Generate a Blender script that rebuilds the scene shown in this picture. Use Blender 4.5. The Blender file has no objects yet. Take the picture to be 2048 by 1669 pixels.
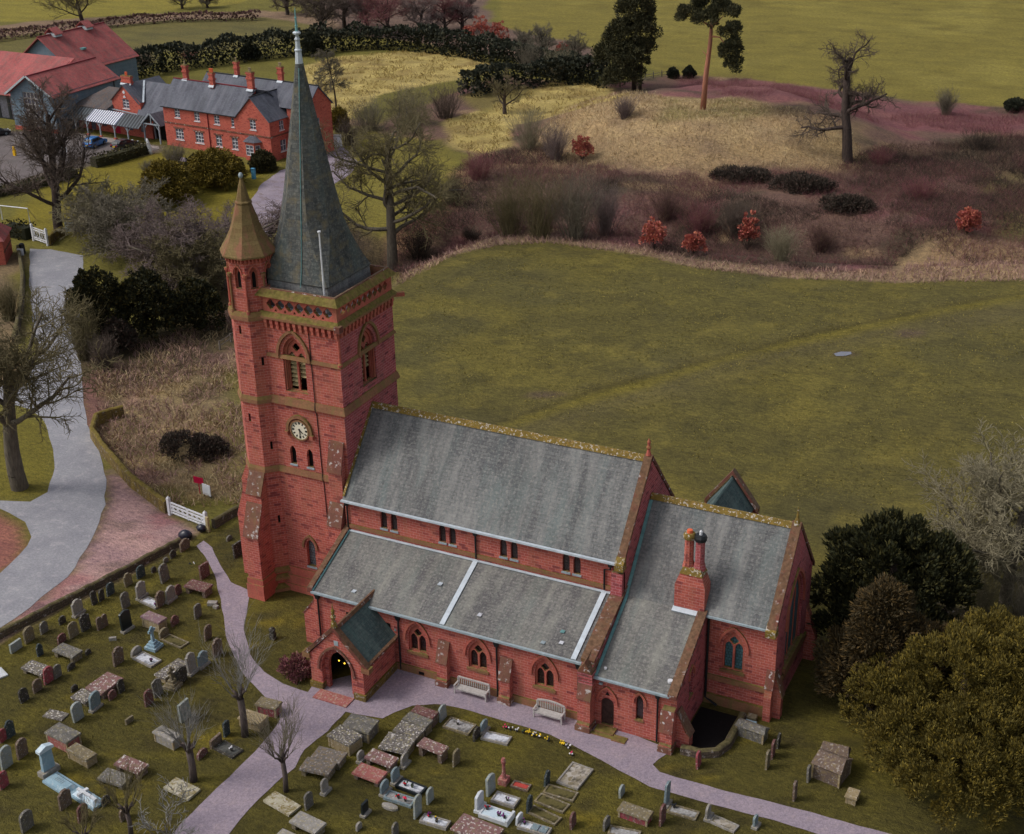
import bpy, math, random
import numpy as np
from mathutils import Vector
from mathutils.geometry import tessellate_polygon
R = math.radians
sc = bpy.context.scene
# ---------------------------------------------------------------- camera
CAM = np.array([49.145, -66.855, 55.898]); FPX = 2798.03; PITCH, ROLL, YAW = 0.440427, -0.0212787, -0.466098
_f = np.array([math.sin(YAW)*math.cos(PITCH), math.cos(YAW)*math.cos(PITCH), -math.sin(PITCH)])
_r = np.array([math.cos(YAW), -math.sin(YAW), 0.0]); _u = np.cross(_r, _f)
_r, _u = _r*math.cos(ROLL)+_u*math.sin(ROLL), _u*math.cos(ROLL)-_r*math.sin(ROLL)
cam = bpy.data.cameras.new('camera'); cam.lens = FPX/2048*36; cam.sensor_width = 36; cam.sensor_fit = 'HORIZONTAL'
cam.clip_start = 0.5; cam.clip_end = 9000
co = bpy.data.objects.new('camera', cam); sc.collection.objects.link(co); sc.camera = co
from mathutils import Matrix
mt = Matrix(((_r[0], _u[0], -_f[0], CAM[0]), (_r[1], _u[1], -_f[1], CAM[1]), (_r[2], _u[2], -_f[2], CAM[2]), (0, 0, 0, 1)))
co.matrix_world = mt
# ---------------------------------------------------------------- light
SUN_EL, SUN_AZ = 48, 238        # degrees; azimuth clockwise from +Y (north)
w = bpy.data.worlds.new('World'); sc.world = w; w.use_nodes = True
wn = w.node_tree.nodes; wl = w.node_tree.links
for n in list(wn): wn.remove(n)
wo = wn.new('ShaderNodeOutputWorld'); bg = wn.new('ShaderNodeBackground'); sky = wn.new('ShaderNodeTexSky')
sky.sky_type = 'NISHITA'; sky.sun_disc = False; sky.sun_elevation = R(SUN_EL); sky.sun_rotation = R(SUN_AZ)
sky.dust_density = 4.0; sky.air_density = 1.0; sky.ozone_density = 1.0
hs = wn.new('ShaderNodeHueSaturation'); hs.inputs['Saturation'].default_value = 0.35
wl.new(sky.outputs[0], hs.inputs['Color']); wl.new(hs.outputs[0], bg.inputs['Color']); bg.inputs['Strength'].default_value = 0.11
wl.new(bg.outputs[0], wo.inputs['Surface'])
sl = bpy.data.lights.new('sun', 'SUN'); sl.energy = 1.1; sl.angle = R(14); sl.color = (1.0, 0.93, 0.84)
so = bpy.data.objects.new('sun', sl); sc.collection.objects.link(so)
_d = Vector((math.sin(R(SUN_AZ))*math.cos(R(SUN_EL)), math.cos(R(SUN_AZ))*math.cos(R(SUN_EL)), math.sin(R(SUN_EL))))
so.rotation_euler = _d.to_track_quat('Z', 'Y').to_euler(); so.location = (-60, -60, 90)
sc.view_settings.view_transform = 'Standard'; sc.view_settings.look = 'None'; sc.view_settings.gamma = 1
sc.view_settings.exposure = 0.28
# ---------------------------------------------------------------- objects and tags
COL = sc.collection
def tag(o, label=None, cat=None, group=None, kind=None):
    if label: o['label'] = label
    if cat: o['category'] = cat
    if group: o['group'] = group
    if kind: o['kind'] = kind
    return o
def thing(name, label, cat, loc=(0, 0, 0), rz=0.0, group=None):
    o = bpy.data.objects.new(name, None); COL.objects.link(o); o.location = loc; o.rotation_euler = (0, 0, rz)
    o.empty_display_size = 0.3
    return tag(o, label, cat, group)
def copy_tree(o, parent=None):
    c = o.copy(); COL.objects.link(c)
    if parent: c.parent = parent
    for ch in list(o.children): copy_tree(ch, c)
    return c
def uvs(me):
    n = len(me.loops)
    if n == 0: return
    pn = len(me.polygons)
    nor = np.empty(pn*3, np.float32); me.polygons.foreach_get('normal', nor); nor = nor.reshape(-1, 3)
    tot = np.empty(pn, np.int32); me.polygons.foreach_get('loop_total', tot)
    vi = np.empty(n, np.int32); me.loops.foreach_get('vertex_index', vi)
    vc = np.empty(len(me.vertices)*3, np.float32); me.vertices.foreach_get('co', vc); vc = vc.reshape(-1, 3)
    ln = np.repeat(nor, tot, axis=0); p = vc[vi]
    t = np.stack([-ln[:, 1], ln[:, 0], np.zeros(n)], 1); l = np.linalg.norm(t, axis=1)
    flat = l < 0.02; t[flat] = (1, 0, 0); l[flat] = 1; t /= l[:, None]
    b = np.cross(ln, t)
    uv = np.stack([(p*t).sum(1), (p*b).sum(1)], 1).astype(np.float32)
    lay = me.uv_layers.new(name='UVMap'); lay.data.foreach_set('uv', uv.ravel())
def np_mesh(name, V, F, mat, parent=None, smooth=False, midx=None, attr=None):
    """V (n,3) array, F (m,k) array of equal-sided faces"""
    me = bpy.data.meshes.new(name); V = np.asarray(V, np.float32); F = np.asarray(F, np.int32); k = F.shape[1]
    me.vertices.add(len(V)); me.vertices.foreach_set('co', V.ravel())
    me.loops.add(F.size); me.loops.foreach_set('vertex_index', F.ravel())
    me.polygons.add(len(F)); me.polygons.foreach_set('loop_start', np.arange(0, F.size, k, dtype=np.int32))
    if smooth: me.polygons.foreach_set('use_smooth', np.ones(len(F), bool))
    for m in (mat if isinstance(mat, (list, tuple)) else [mat]): me.materials.append(m)
    if midx is not None: me.polygons.foreach_set('material_index', np.asarray(midx, np.int32))
    me.update(calc_edges=True)
    o = bpy.data.objects.new(name, me); COL.objects.link(o)
    if parent: o.parent = parent
    return o
class MB:
    def __init__(s): s.v = []; s.f = []; s.m = []
    def add(s, vs, fs, m=0):
        b = len(s.v); s.v += [tuple(map(float, q)) for q in vs]; s.f += [tuple(b+i for i in f) for f in fs]; s.m += [m]*len(fs)
        return s
    def box(s, x0, x1, y0, y1, z0, z1, m=0):
        v = [(x, y, z) for z in (z0, z1) for y in (y0, y1) for x in (x0, x1)]
        return s.add(v, [(0, 2, 3, 1), (4, 5, 7, 6), (0, 1, 5, 4), (2, 6, 7, 3), (0, 4, 6, 2), (1, 3, 7, 5)], m)
    def rbox(s, c, sx, sy, sz, rz=0, m=0, tilt=0):
        c = np.array(c, float); ca, sa = math.cos(rz), math.sin(rz); v = []
        for z in (0, sz):
            for y in (-sy/2, sy/2):
                for x in (-sx/2, sx/2):
                    xx = x + z*math.tan(tilt)
                    v.append((c[0]+xx*ca-y*sa, c[1]+xx*sa+y*ca, c[2]+z))
        return s.add(v, [(0, 2, 3, 1), (4, 5, 7, 6), (0, 1, 5, 4), (2, 6, 7, 3), (0, 4, 6, 2), (1, 3, 7, 5)], m)
    def hexa(s, bot, top, m=0):
        """two matching polygons joined into a solid"""
        n = len(bot); v = list(bot)+list(top)
        f = [tuple(range(n-1, -1, -1)), tuple(range(n, 2*n))]+[(i, (i+1) % n, n+(i+1) % n, n+i) for i in range(n)]
        return s.add(v, f, m)
    def prism(s, pts, d, m=0):
        d = np.array(d, float); return s.hexa(pts, [tuple(np.array(p)+d) for p in pts], m)
    def loft(s, rings, m=0, cap=True):
        n = len(rings[0]); v = [p for r in rings for p in r]; f = []
        for k in range(len(rings)-1):
            for i in range(n): f.append((k*n+i, k*n+(i+1) % n, (k+1)*n+(i+1) % n, (k+1)*n+i))
        if cap: f += [tuple(range(n-1, -1, -1)), tuple(range((len(rings)-1)*n, len(rings)*n))]
        return s.add(v, f, m)
    def lathe(s, prof, n=12, c=(0, 0), m=0, ph=0.0):
        return s.loft([[(c[0]+r*math.cos(ph+2*math.pi*i/n), c[1]+r*math.sin(ph+2*math.pi*i/n), z) for i in range(n)] for r, z in prof], m)
    def tube(s, path, r, n=6, m=0):
        path = [np.array(p, float) for p in path]; rs = r if isinstance(r, (list, tuple)) else [r]*len(path); rings = []
        for i, p in enumerate(path):
            d = path[min(i+1, len(path)-1)]-path[max(i-1, 0)]; d /= max(1e-9, np.linalg.norm(d))
            a = np.array((0, 0, 1.)) if abs(d[2]) < .9 else np.array((1., 0, 0)); u = np.cross(d, a); u /= np.linalg.norm(u); v = np.cross(d, u)
            rings.append([tuple(p+rs[i]*(math.cos(2*math.pi*k/n)*u+math.sin(2*math.pi*k/n)*v)) for k in range(n)])
        return s.loft(rings, m)
    def panel(s, O, U, outline, holes=(), depth=0.3, m=0, mr=None, front=0.0):
        """wall face in the plane O + U*a + Z*b, pierced by holes with reveals going in by depth"""
        O = np.array(O, float); U = np.array(U, float); U /= np.linalg.norm(U); N = np.cross(U, (0, 0, 1.))
        P = lambda q, d=0.0: tuple(O+U*q[0]+np.array((0, 0, q[1]))+N*d)
        loops = [list(outline)]+[list(h) for h in holes]
        tr = tessellate_polygon([[Vector((q[0], q[1], 0)) for q in l] for l in loops])
        allp = [q for l in loops for q in l]
        def ori(t):
            (a, b, c) = [allp[i] for i in t]
            return t if (b[0]-a[0])*(c[1]-a[1])-(b[1]-a[1])*(c[0]-a[0]) > 0 else (t[0], t[2], t[1])
        s.add([P(q, front) for q in allp], [ori(t) for t in tr], m)
        for h in holes:
            n = len(h); v = [P(q, front) for q in h]+[P(q, -depth) for q in h]
            s.add(v, [(i, n+i, n+(i+1) % n, (i+1) % n) for i in range(n)], m if mr is None else mr)
        return s
    def slab(s, O, U, outline, d0, d1, m=0, holes=()):
        """flat solid in a vertical plane between offsets d0 and d1 along the outward normal"""
        O = np.array(O, float); U = np.array(U, float); U /= np.linalg.norm(U); N = np.cross(U, (0, 0, 1.))
        P = lambda q, d: tuple(O+U*q[0]+np.array((0, 0, q[1]))+N*d)
        loops = [list(outline)]+[list(h) for h in holes]
        tr = tessellate_polygon([[Vector((q[0], q[1], 0)) for q in l] for l in loops]); allp = [q for l in loops for q in l]
        def ori(t, flip):
            (a, b, c) = [allp[i] for i in t]
            pos = (b[0]-a[0])*(c[1]-a[1])-(b[1]-a[1])*(c[0]-a[0]) > 0
            return t if pos != flip else (t[0], t[2], t[1])
        s.add([P(q, d1) for q in allp], [ori(t, False) for t in tr], m)
        s.add([P(q, d0) for q in allp], [ori(t, True) for t in tr], m)
        for l in loops:
            n = len(l); v = [P(q, d1) for q in l]+[P(q, d0) for q in l]
            s.add(v, [(i, n+i, n+(i+1) % n, (i+1) % n) for i in range(n)], m)
        return s
    def build(s, name, mats, parent=None, smooth=False):
        me = bpy.data.meshes.new(name); me.from_pydata(s.v, [], s.f)
        for m in (mats if isinstance(mats, (list, tuple)) else [mats]): me.materials.append(m)
        me.polygons.foreach_set('material_index', s.m)
        if smooth: me.polygons.foreach_set('use_smooth', [True]*len(s.f))
        me.update(); uvs(me)
        o = bpy.data.objects.new(name, me); COL.objects.link(o)
        if parent: o.parent = parent
        return o
def arch(cx, w, z0, zs, ha, n=6):
    """pointed arch outline, counter-clockwise from bottom left"""
    rr = (ha*ha+w*w/4)/w; pts = [(cx-w/2, z0), (cx+w/2, z0)]; th = math.asin(min(1, ha/rr))
    if rr < w/2+1e-6: rr = w/2; th = math.pi/2
    for i in range(n+1):
        a = th*i/n; pts.append((cx+w/2-rr+rr*math.cos(a), zs+rr*math.sin(a)))
    for i in range(n-1, -1, -1):
        a = th*i/n; pts.append((cx-w/2+rr-rr*math.cos(a), zs+rr*math.sin(a)))
    return pts
def arch_top(cx, w, zs, ha, n=6): return arch(cx, w, zs-1, zs, ha, n)[2:]
def hood(cx, w, zs, ha, t, drop=0.12):
    i = arch_top(cx, w, zs, ha); o = arch_top(cx, w+2*t, zs, ha+t*1.15)
    return [(o[0][0], o[0][1]-drop)]+o+[(o[-1][0], o[-1][1]-drop), (i[-1][0], i[-1][1]-drop)]+i[::-1]+[(i[0][0], i[0][1]-drop)]
def circ(cx, cz, r, n=14, ph=0): return [(cx+r*math.cos(ph+2*math.pi*i/n), cz+r*math.sin(ph+2*math.pi*i/n)) for i in range(n)]
def quatre(cx, cz, r, n=5):
    p = []
    for k in range(4):
        a0 = k*math.pi/2
        for i in range(n):
            a = a0-math.pi/2*0.86+math.pi*0.86*i/(n-1); p.append((cx+r*.52*math.cos(a0)+r*.48*math.cos(a), cz+r*.52*math.sin(a0)+r*.48*math.sin(a)))
    return p
# ---------------------------------------------------------------- materials
def lin(r, g=None, b=None, k=1.0):
    f = lambda c: (c/255/12.92 if c/255 < 0.04045 else ((c/255+0.055)/1.055)**2.4)*k
    return (f(r), f(g), f(b), 1.0)
class G:
    def __init__(s, name):
        s.mat = bpy.data.materials.new(name); s.mat.use_nodes = True; s.n = s.mat.node_tree.nodes; s.l = s.mat.node_tree.links
        s.b = s.n['Principled BSDF']; s.b.inputs['Roughness'].default_value = 0.9; s.b.inputs['Specular IOR Level'].default_value = 0.2
    def put(s, sock, v):
        if hasattr(v, 'is_linked') or isinstance(v, bpy.types.NodeSocket): s.l.new(v, sock)
        else: sock.default_value = v
    def node(s, t, ins={}, **kw):
        n = s.n.new(t)
        for k, v in kw.items(): setattr(n, k, v)
        for k, v in ins.items(): s.put(n.inputs[k], v)
        return n
    def uv(s, sx=1, sy=1):
        t = s.node('ShaderNodeTexCoord'); m = s.node('ShaderNodeMapping', {'Vector': t.outputs['UV'], 'Scale': (sx, sy, 1)}); return m.outputs[0]
    def pos(s, sx=1, sy=1, sz=1, obj=True):
        t = s.node('ShaderNodeTexCoord').outputs['Object'] if obj else s.node('ShaderNodeNewGeometry').outputs['Position']
        return s.node('ShaderNodeMapping', {'Vector': t, 'Scale': (sx, sy, sz)}).outputs[0]
    def noise(s, vec, scale, detail=3, rough=0.6, lo=0.35, hi=0.65):
        n = s.node('ShaderNodeTexNoise', {'Vector': vec, 'Scale': scale, 'Detail': detail, 'Roughness': rough})
        return s.node('ShaderNodeMapRange', {'Value': n.outputs[0], 'From Min': lo, 'From Max': hi}).outputs[0]
    def mix(s, f, a, b, mode='MIX'):
        n = s.node('ShaderNodeMix', data_type='RGBA', blend_type=mode); s.put(n.inputs['Factor'], f); s.put(n.inputs['A'], a); s.put(n.inputs['B'], b)
        return n.outputs['Result']
    def math(s, op, a, b=0.0, clamp=False):
        n = s.node('ShaderNodeMath', operation=op, use_clamp=clamp); s.put(n.inputs[0], a); s.put(n.inputs[1], b); return n.outputs[0]
    def up(s, lo=0.25, hi=0.6):
        g = s.node('ShaderNodeNewGeometry'); x = s.node('ShaderNodeSeparateXYZ', {'Vector': g.outputs['True Normal']})
        return s.node('ShaderNodeMapRange', {'Value': x.outputs['Z'], 'From Min': lo, 'From Max': hi}).outputs[0]
    def rnd(s): return s.node('ShaderNodeNewGeometry').outputs['Random Per Island']
    def bump(s, h, st=0.4, d=0.03):
        b = s.node('ShaderNodeBump', {'Height': h, 'Strength': st, 'Distance': d}); s.l.new(b.outputs[0], s.b.inputs['Normal'])
    def out(s, c, rough=None):
        s.put(s.b.inputs['Base Color'], c)
        if rough is not None: s.b.inputs['Roughness'].default_value = rough
        return s.mat
MAT = {}
def plain(name, rgb, rough=0.8, var=0.12, sc_=3.0, spec=0.2, metal=0.0):
    g = G(name); c = lin(*rgb); v = g.noise(g.pos(), sc_, 4)
    col = g.mix(v, tuple(x*(1-var) for x in c[:3])+(1,), tuple(min(1, x*(1+var)) for x in c[:3])+(1,))
    g.b.inputs['Specular IOR Level'].default_value = spec; g.b.inputs['Metallic'].default_value = metal
    MAT[name] = g.out(col, rough); return MAT[name]
def masonry(name, c1, c2, mort, bw, bh, ms=0.014, top=None, stain=None, stain_amt=0.5, dark=None, bump=0.35, lo=.46, hi=.66, white=0.0, uvs_=(1, 1)):
    g = G(name); uv = g.uv(*uvs_)
    br = g.node('ShaderNodeTexBrick', {'Vector': uv, 'Color1': lin(*c1), 'Color2': lin(*c2), 'Mortar': lin(*mort), 'Scale': 1.0, 'Mortar Size': ms, 'Mortar Smooth': 0.3, 'Bias': 0.0, 'Brick Width': bw, 'Row Height': bh})
    # irregular: second, coarser bond picks odd darker and paler blocks
    b2 = g.node('ShaderNodeTexBrick', {'Vector': uv, 'Color1': (0, 0, 0, 1), 'Color2': (1, 1, 1, 1), 'Mortar': (.5, .5, .5, 1), 'Scale': 1.0, 'Mortar Size': 0.0, 'Brick Width': bw*1.0, 'Row Height': bh})
    b2.offset = 0.37; b2.squash = 1.0
    p = g.pos()
    col = br.outputs['Color']
    if dark: 
        odd = g.node('ShaderNodeMapRange', {'Value': b2.outputs['Color'], 'From Min': .82, 'From Max': .95}).outputs[0]
        col = g.mix(g.math('MULTIPLY', odd, .75), col, lin(*dark))
    col = g.mix(g.math('MULTIPLY', g.noise(p, 0.55, 4), 0.45), col, g.mix(1.0, col, (0.62, 0.62, 0.66, 1), 'MULTIPLY'))
    col = g.mix(0.5, col, g.mix(1.0, col, g.mix(g.noise(p, 9, 3), (.72, .72, .72, 1), (1.3, 1.27, 1.22, 1)), 'MULTIPLY'))
    if stain: col = g.mix(g.math('MULTIPLY', g.noise(g.pos(1.6, 1.6, .35), 0.9, 5, .65, lo, hi), stain_amt), col, lin(*stain))
    if white: col = g.mix(g.math('MULTIPLY', g.noise(p, 3.2, 4, .6, .58, .66), white), col, lin(196, 190, 190))
    if top: col = g.mix(g.math('MULTIPLY', g.up(), g.noise(p, 1.5, 4, .6, .28, .5)), col, g.mix(g.noise(p, 4, 3), lin(*top), tuple(x*.55 for x in lin(*top)[:3])+(1,)))
    g.bump(g.mix(.6, br.outputs['Fac'], g.noise(p, 14, 3), 'MIX'), bump, 0.02)
    MAT[name] = g.out(col, .92); return MAT[name]
def slate(name, c1, c2, pale, teal, bw=.42, bh=.24, streak=.6, speck=.5, warm=None):
    g = G(name); uv = g.uv()
    br = g.node('ShaderNodeTexBrick', {'Vector': uv, 'Color1': lin(*c1), 'Color2': lin(*c2), 'Mortar': tuple(x*.45 for x in lin(*c1)[:3])+(1,), 'Scale': 1.0, 'Mortar Size': .012, 'Mortar Smooth': .2, 'Brick Width': bw, 'Row Height': bh})
    col = br.outputs['Color']
    col = g.mix(g.math('MULTIPLY', g.noise(g.uv(1.1, .16), 1.0, 4, .6, .42, .66), streak), col, lin(*pale))
    col = g.mix(g.math('MULTIPLY', g.noise(g.uv(.9, .14), 0.9, 4, .6, .5, .68), .55), col, lin(*teal))
    col = g.mix(g.math('MULTIPLY', g.noise(uv, .28, 3, .5, .45, .62), .5), col, g.mix(1.0, col, (.62, .61, .62, 1), 'MULTIPLY'))
    col = g.mix(g.math('MULTIPLY', g.noise(uv, 5.5, 4, .7, .5, .72), speck), col, lin(168, 165, 158))
    col = g.mix(g.math('MULTIPLY', g.noise(uv, 4.2, 4, .7, .52, .72), speck*.9), col, lin(56, 56, 60))
    if warm: col = g.mix(g.math('MULTIPLY', g.noise(uv, 1.4, 3, .6, .5, .68), .6), col, lin(*warm))
    g.bump(g.mix(.5, br.outputs['Fac'], g.noise(uv, 6, 3)), .5, .03)
    MAT[name] = g.out(col, .8); return MAT[name]
def lichen(name, base, c2, c3, s=2.2, white=.8, dark=None):
    g = G(name); p = g.pos(); c = g.mix(g.noise(p, s, 4), lin(*base), lin(*c2))
    c = g.mix(g.math('MULTIPLY', g.noise(p, s*1.7, 4, .6, .53, .6), .85), c, lin(*c3))
    if dark: c = g.mix(g.math('MULTIPLY', g.noise(p, s*.8, 4, .6, .5, .62), .8), c, lin(*dark))
    c = g.mix(g.math('MULTIPLY', g.noise(p, s*2.4, 3, .55, .57, .63), white), c, lin(205, 200, 196))
    g.bump(g.noise(p, 12, 4), .5, .02); MAT[name] = g.out(c, .95); return MAT[name]
masonry('sandstone', (190, 102, 88), (170, 84, 77), (200, 140, 134), .5, .2, .018, top=(128, 112, 70), stain=(156, 104, 82), stain_amt=.4, dark=(124, 64, 66), bump=.5)
masonry('sandstone_shaded', (182, 92, 94), (160, 76, 82), (200, 138, 144), .5, .2, .018, top=(122, 108, 74), stain=(146, 100, 96), stain_amt=.5, dark=(108, 56, 64), bump=.5)  # copy of the sandstone with the east side's shade put into its colour
masonry('dressed_stone', (190, 104, 90), (174, 92, 82), (170, 100, 92), .9, .4, .008, top=(138, 120, 72), stain=(146, 108, 84), stain_amt=.5)
masonry('mossy_string', (152, 108, 82), (136, 96, 74), (130, 92, 72), .9, .5, .006, top=(124, 112, 60), stain=(120, 108, 66), stain_amt=.7)
masonry('coping_stone', (126, 76, 66), (108, 66, 60), (90, 60, 54), .8, .6, .01, top=(120, 92, 72), stain=(118, 98, 60), stain_amt=.6, white=.85, dark=(92, 60, 56))
masonry('buttress_cap', (134, 84, 74), (118, 76, 68), (110, 80, 70), .7, .5, .01, top=(122, 102, 84), stain=(120, 104, 70), stain_amt=.5, white=.95)
masonry('house_brick', (190, 92, 76), (170, 78, 68), (200, 130, 116), .34, .12, .014, stain=(176, 92, 76), stain_amt=.35, dark=(146, 66, 60), bump=.15)
masonry('rubble_wall', (108, 92, 80), (88, 78, 72), (60, 54, 48), .36, .2, .02, top=(104, 96, 66), stain=(86, 84, 56), stain_amt=.6, white=.5)
masonry('ochre_wall', (124, 104, 62), (104, 88, 58), (70, 60, 44), .4, .2, .02, top=(124, 108, 52), stain=(132, 112, 46), stain_amt=.7, white=.35)
masonry('turret_cone', (128, 110, 74), (118, 98, 66), (104, 86, 62), .8, .42, .01, stain=(150, 92, 82), stain_amt=.55, lo=.5, hi=.62)
slate('nave_slate', (112, 113, 114), (92, 94, 97), (152, 152, 150), (108, 120, 120), streak=.55)
slate('aisle_slate', (114, 113, 112), (96, 95, 97), (156, 156, 146), (118, 126, 122), streak=.45, speck=.55)
slate('porch_slate', (74, 92, 92), (62, 78, 80), (104, 120, 116), (86, 112, 108), speck=.2)
slate('spire_slate', (92, 95, 94), (66, 70, 72), (128, 128, 122), (84, 98, 98), .38, .26, streak=.2, speck=.35, warm=(118, 108, 84))
slate('house_slate', (98, 100, 112), (84, 87, 98), (120, 122, 132), (92, 98, 106), .4, .25, speck=.15)
slate('old_slate', (92, 84, 84), (80, 76, 80), (110, 100, 94), (86, 92, 96), .4, .25, speck=.3, warm=(110, 84, 70))
slate('red_tile', (178, 96, 94), (152, 84, 84), (192, 104, 102), (126, 90, 88), .3, .3, streak=.4, speck=.1, warm=(124, 96, 92))
lichen('ridge_lichen', (128, 108, 52), (112, 94, 50), (146, 118, 62), 2.6, .75)
plain('lead', (186, 196, 206), .55, .12, 2.0, .4)
plain('gutter_lead', (150, 164, 172), .6, .15, 3.0, .4)
plain('black_iron', (26, 30, 34), .5, .2, 4, .4)
plain('white_paint', (212, 214, 220), .6, .06, 2, .3)
plain('pale_paint', (176, 186, 192), .6, .1, 2, .3)
plain('grey_oak', (142, 150, 158), .8, .2, 3)
plain('dark_door', (62, 44, 42), .6, .3, 4)
plain('red_door', (172, 18, 60), .5, .1)
plain('maroon_iron', (118, 34, 44), .5, .15)
plain('clock_white', (226, 218, 198), .6, .05, 3)
plain('shade_black', (20, 17, 18), .9, .2)  # near-black that stands in for shade inside openings and recesses
plain('orange_pot', (214, 104, 70), .7, .15)
plain('louvre_wood', (176, 160, 120), .8, .25, 5)
plain('teak_grey', (176, 172, 170), .8, .12, 6)
plain('teal_copper', (104, 148, 150), .6, .2)
def glassy(name, rgb, rough=.15, spec=.6, leads=True):
    g = G(name); uv = g.uv(); c = lin(*rgb)
    br = g.node('ShaderNodeTexBrick', {'Vector': uv, 'Color1': c, 'Color2': tuple(x*1.5 for x in c[:3])+(1,), 'Mortar': (.01, .01, .01, 1), 'Scale': 1.0, 'Mortar Size': .012 if leads else 0, 'Brick Width': .2, 'Row Height': .22})
    g.b.inputs['Specular IOR Level'].default_value = spec; MAT[name] = g.out(br.outputs['Color'], rough); return MAT[name]
glassy('leaded_glass', (50, 36, 38)); glassy('teal_glass', (62, 96, 104), .45, .3); glassy('house_glass', (84, 84, 96), .1, .7, False); glassy('grey_glass', (86, 90, 98), .25, .5)
for nm, a, b, c_ in (('g_tan', (122, 112, 92), (106, 98, 80), (132, 118, 84)), ('g_grey', (112, 108, 102), (92, 90, 88), (122, 116, 92)), ('g_dark', (70, 66, 62), (58, 56, 54), (84, 80, 58)),
        ('g_light', (150, 146, 142), (128, 124, 120), (150, 142, 120)), ('g_slate', (64, 74, 78), (54, 62, 66), (80, 86, 76)), ('g_brown', (112, 96, 84), (96, 82, 76), (124, 108, 80)),
        ('g_redd', (114, 76, 74), (96, 68, 68), (108, 92, 74)), ('g_red', (156, 74, 84), (128, 66, 72), (112, 96, 84)), ('g_pale', (150, 158, 158), (132, 140, 140), (150, 152, 130)),
        ('g_blue', (124, 140, 148), (106, 122, 130), (134, 142, 136)), ('g_purple', (134, 106, 112), (120, 98, 104), (130, 116, 96)), ('g_wood', (118, 108, 100), (96, 92, 90), (118, 102, 74)),
        ('g_cream', (158, 142, 112), (140, 126, 100), (140, 122, 84)), ('g_rose', (162, 100, 96), (150, 88, 84), (160, 130, 110))):
    lichen(nm, a, b, c_, 3.0, .3)
lichen('g_lichen', (116, 110, 102), (92, 88, 88), (150, 142, 110), 3.2, .9, dark=(74, 70, 74)); lichen('g_redlich', (134, 98, 96), (112, 88, 88), (126, 110, 92), 2.4, .8)
lichen('g_paleochre', (186, 180, 160), (150, 142, 116), (128, 112, 62), 2.2, .6); lichen('g_white', (206, 210, 216), (186, 192, 200), (196, 200, 200), 2, .3)
lichen('g_marble', (196, 212, 224), (178, 198, 212), (206, 218, 224), 1.5, .2); lichen('g_bluewhite', (142, 168, 182), (124, 152, 168), (150, 172, 184), 1.5, .2); plain('g_black', (28, 36, 40), .35, .3, 4, .5)
def chips(name, a, b, sc_=9):
    g = G(name); p = g.pos(); v = g.node('ShaderNodeTexVoronoi', {'Vector': p, 'Scale': sc_})
    c = g.mix(v.outputs['Color'], lin(*a), lin(*b)); c = g.mix(g.math('MULTIPLY', g.noise(p, 1.8, 4, .6, .52, .64), .8), c, lin(*tuple(int(x*.5) for x in b)))
    g.bump(v.outputs['Distance'], .5, .02); MAT[name] = g.out(c); return MAT[name]
chips('chip_white', (214, 216, 224), (182, 186, 196)); chips('chip_grey', (170, 170, 172), (128, 124, 120)); chips('chip_red', (186, 78, 70), (168, 66, 60)); chips('chip_dark', (70, 72, 72), (96, 96, 92))
chips('chip_grass', (100, 92, 58), (84, 78, 44)); chips('chip_patch', (178, 172, 166), (110, 98, 66), 4)
# ---------------------------------------------------------------- terrain
def sstep(a, b, x): t = np.clip((x-a)/(b-a), 0, 1); return t*t*(3-2*t)
_cx = np.array([-60, -40, -33, -30, -28.4, -22.9, -9.9, -2.1, 9.8, 20.9, 33.7, 60, 120]); _cy = np.array([60, 64, 69, 79, 84.5, 88.2, 88, 86.2, 87.4, 90.2, 96.6, 108, 130])
def vnoise(x, y, s, seed=0):
    """cheap smooth value noise, -1..1"""
    x = np.asarray(x, float)/s+seed*17.3; y = np.asarray(y, float)/s+seed*9.1; xi = np.floor(x); yi = np.floor(y); fx = x-xi; fy = y-yi
    h = lambda a, b: np.modf(np.abs(np.sin(a*127.1+b*311.7+seed*74.7)*43758.5453))[0]
    fx = fx*fx*(3-2*fx); fy = fy*fy*(3-2*fy)
    return 2*((h(xi, yi)*(1-fx)+h(xi+1, yi)*fx)*(1-fy)+(h(xi, yi+1)*(1-fx)+h(xi+1, yi+1)*fx)*fy)-1
def H(x, y):
    x = np.asarray(x, float); y = np.asarray(y, float)
    xm = sstep(-58, -38, x)*(1-sstep(90, 140, x))
    yc = np.interp(x, _cx, _cy)
    up = 1.6*sstep(28, 80, y)*sstep(-42, -26, x)*(1-sstep(60, 120, x))*(1-sstep(yc+1, yc+9, y))
    ditch = -3.6*np.exp(-((y-yc-15)/8.5)**2)*xm
    r = np.hypot((x+22)/27, (y-150)/24); motte = 5.0*(1-sstep(.45, 1.25, r))
    bank = 1.8*np.exp(-(((x-19)/11)**2+((y-112)/5)**2))
    far = 3.0*sstep(190, 420, y)
    rough = (.35*vnoise(x, y, 5.5, 1)+.2*vnoise(x, y, 2.4, 2))*sstep(0, 6, y-yc)*xm*(1-sstep(178, 186, y-.12*x))
    fieldr = .10*vnoise(x, y, 7, 3)*sstep(22, 40, y)*sstep(-30, -15, x)
    return up+ditch+motte+bank+far+rough+fieldr
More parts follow.
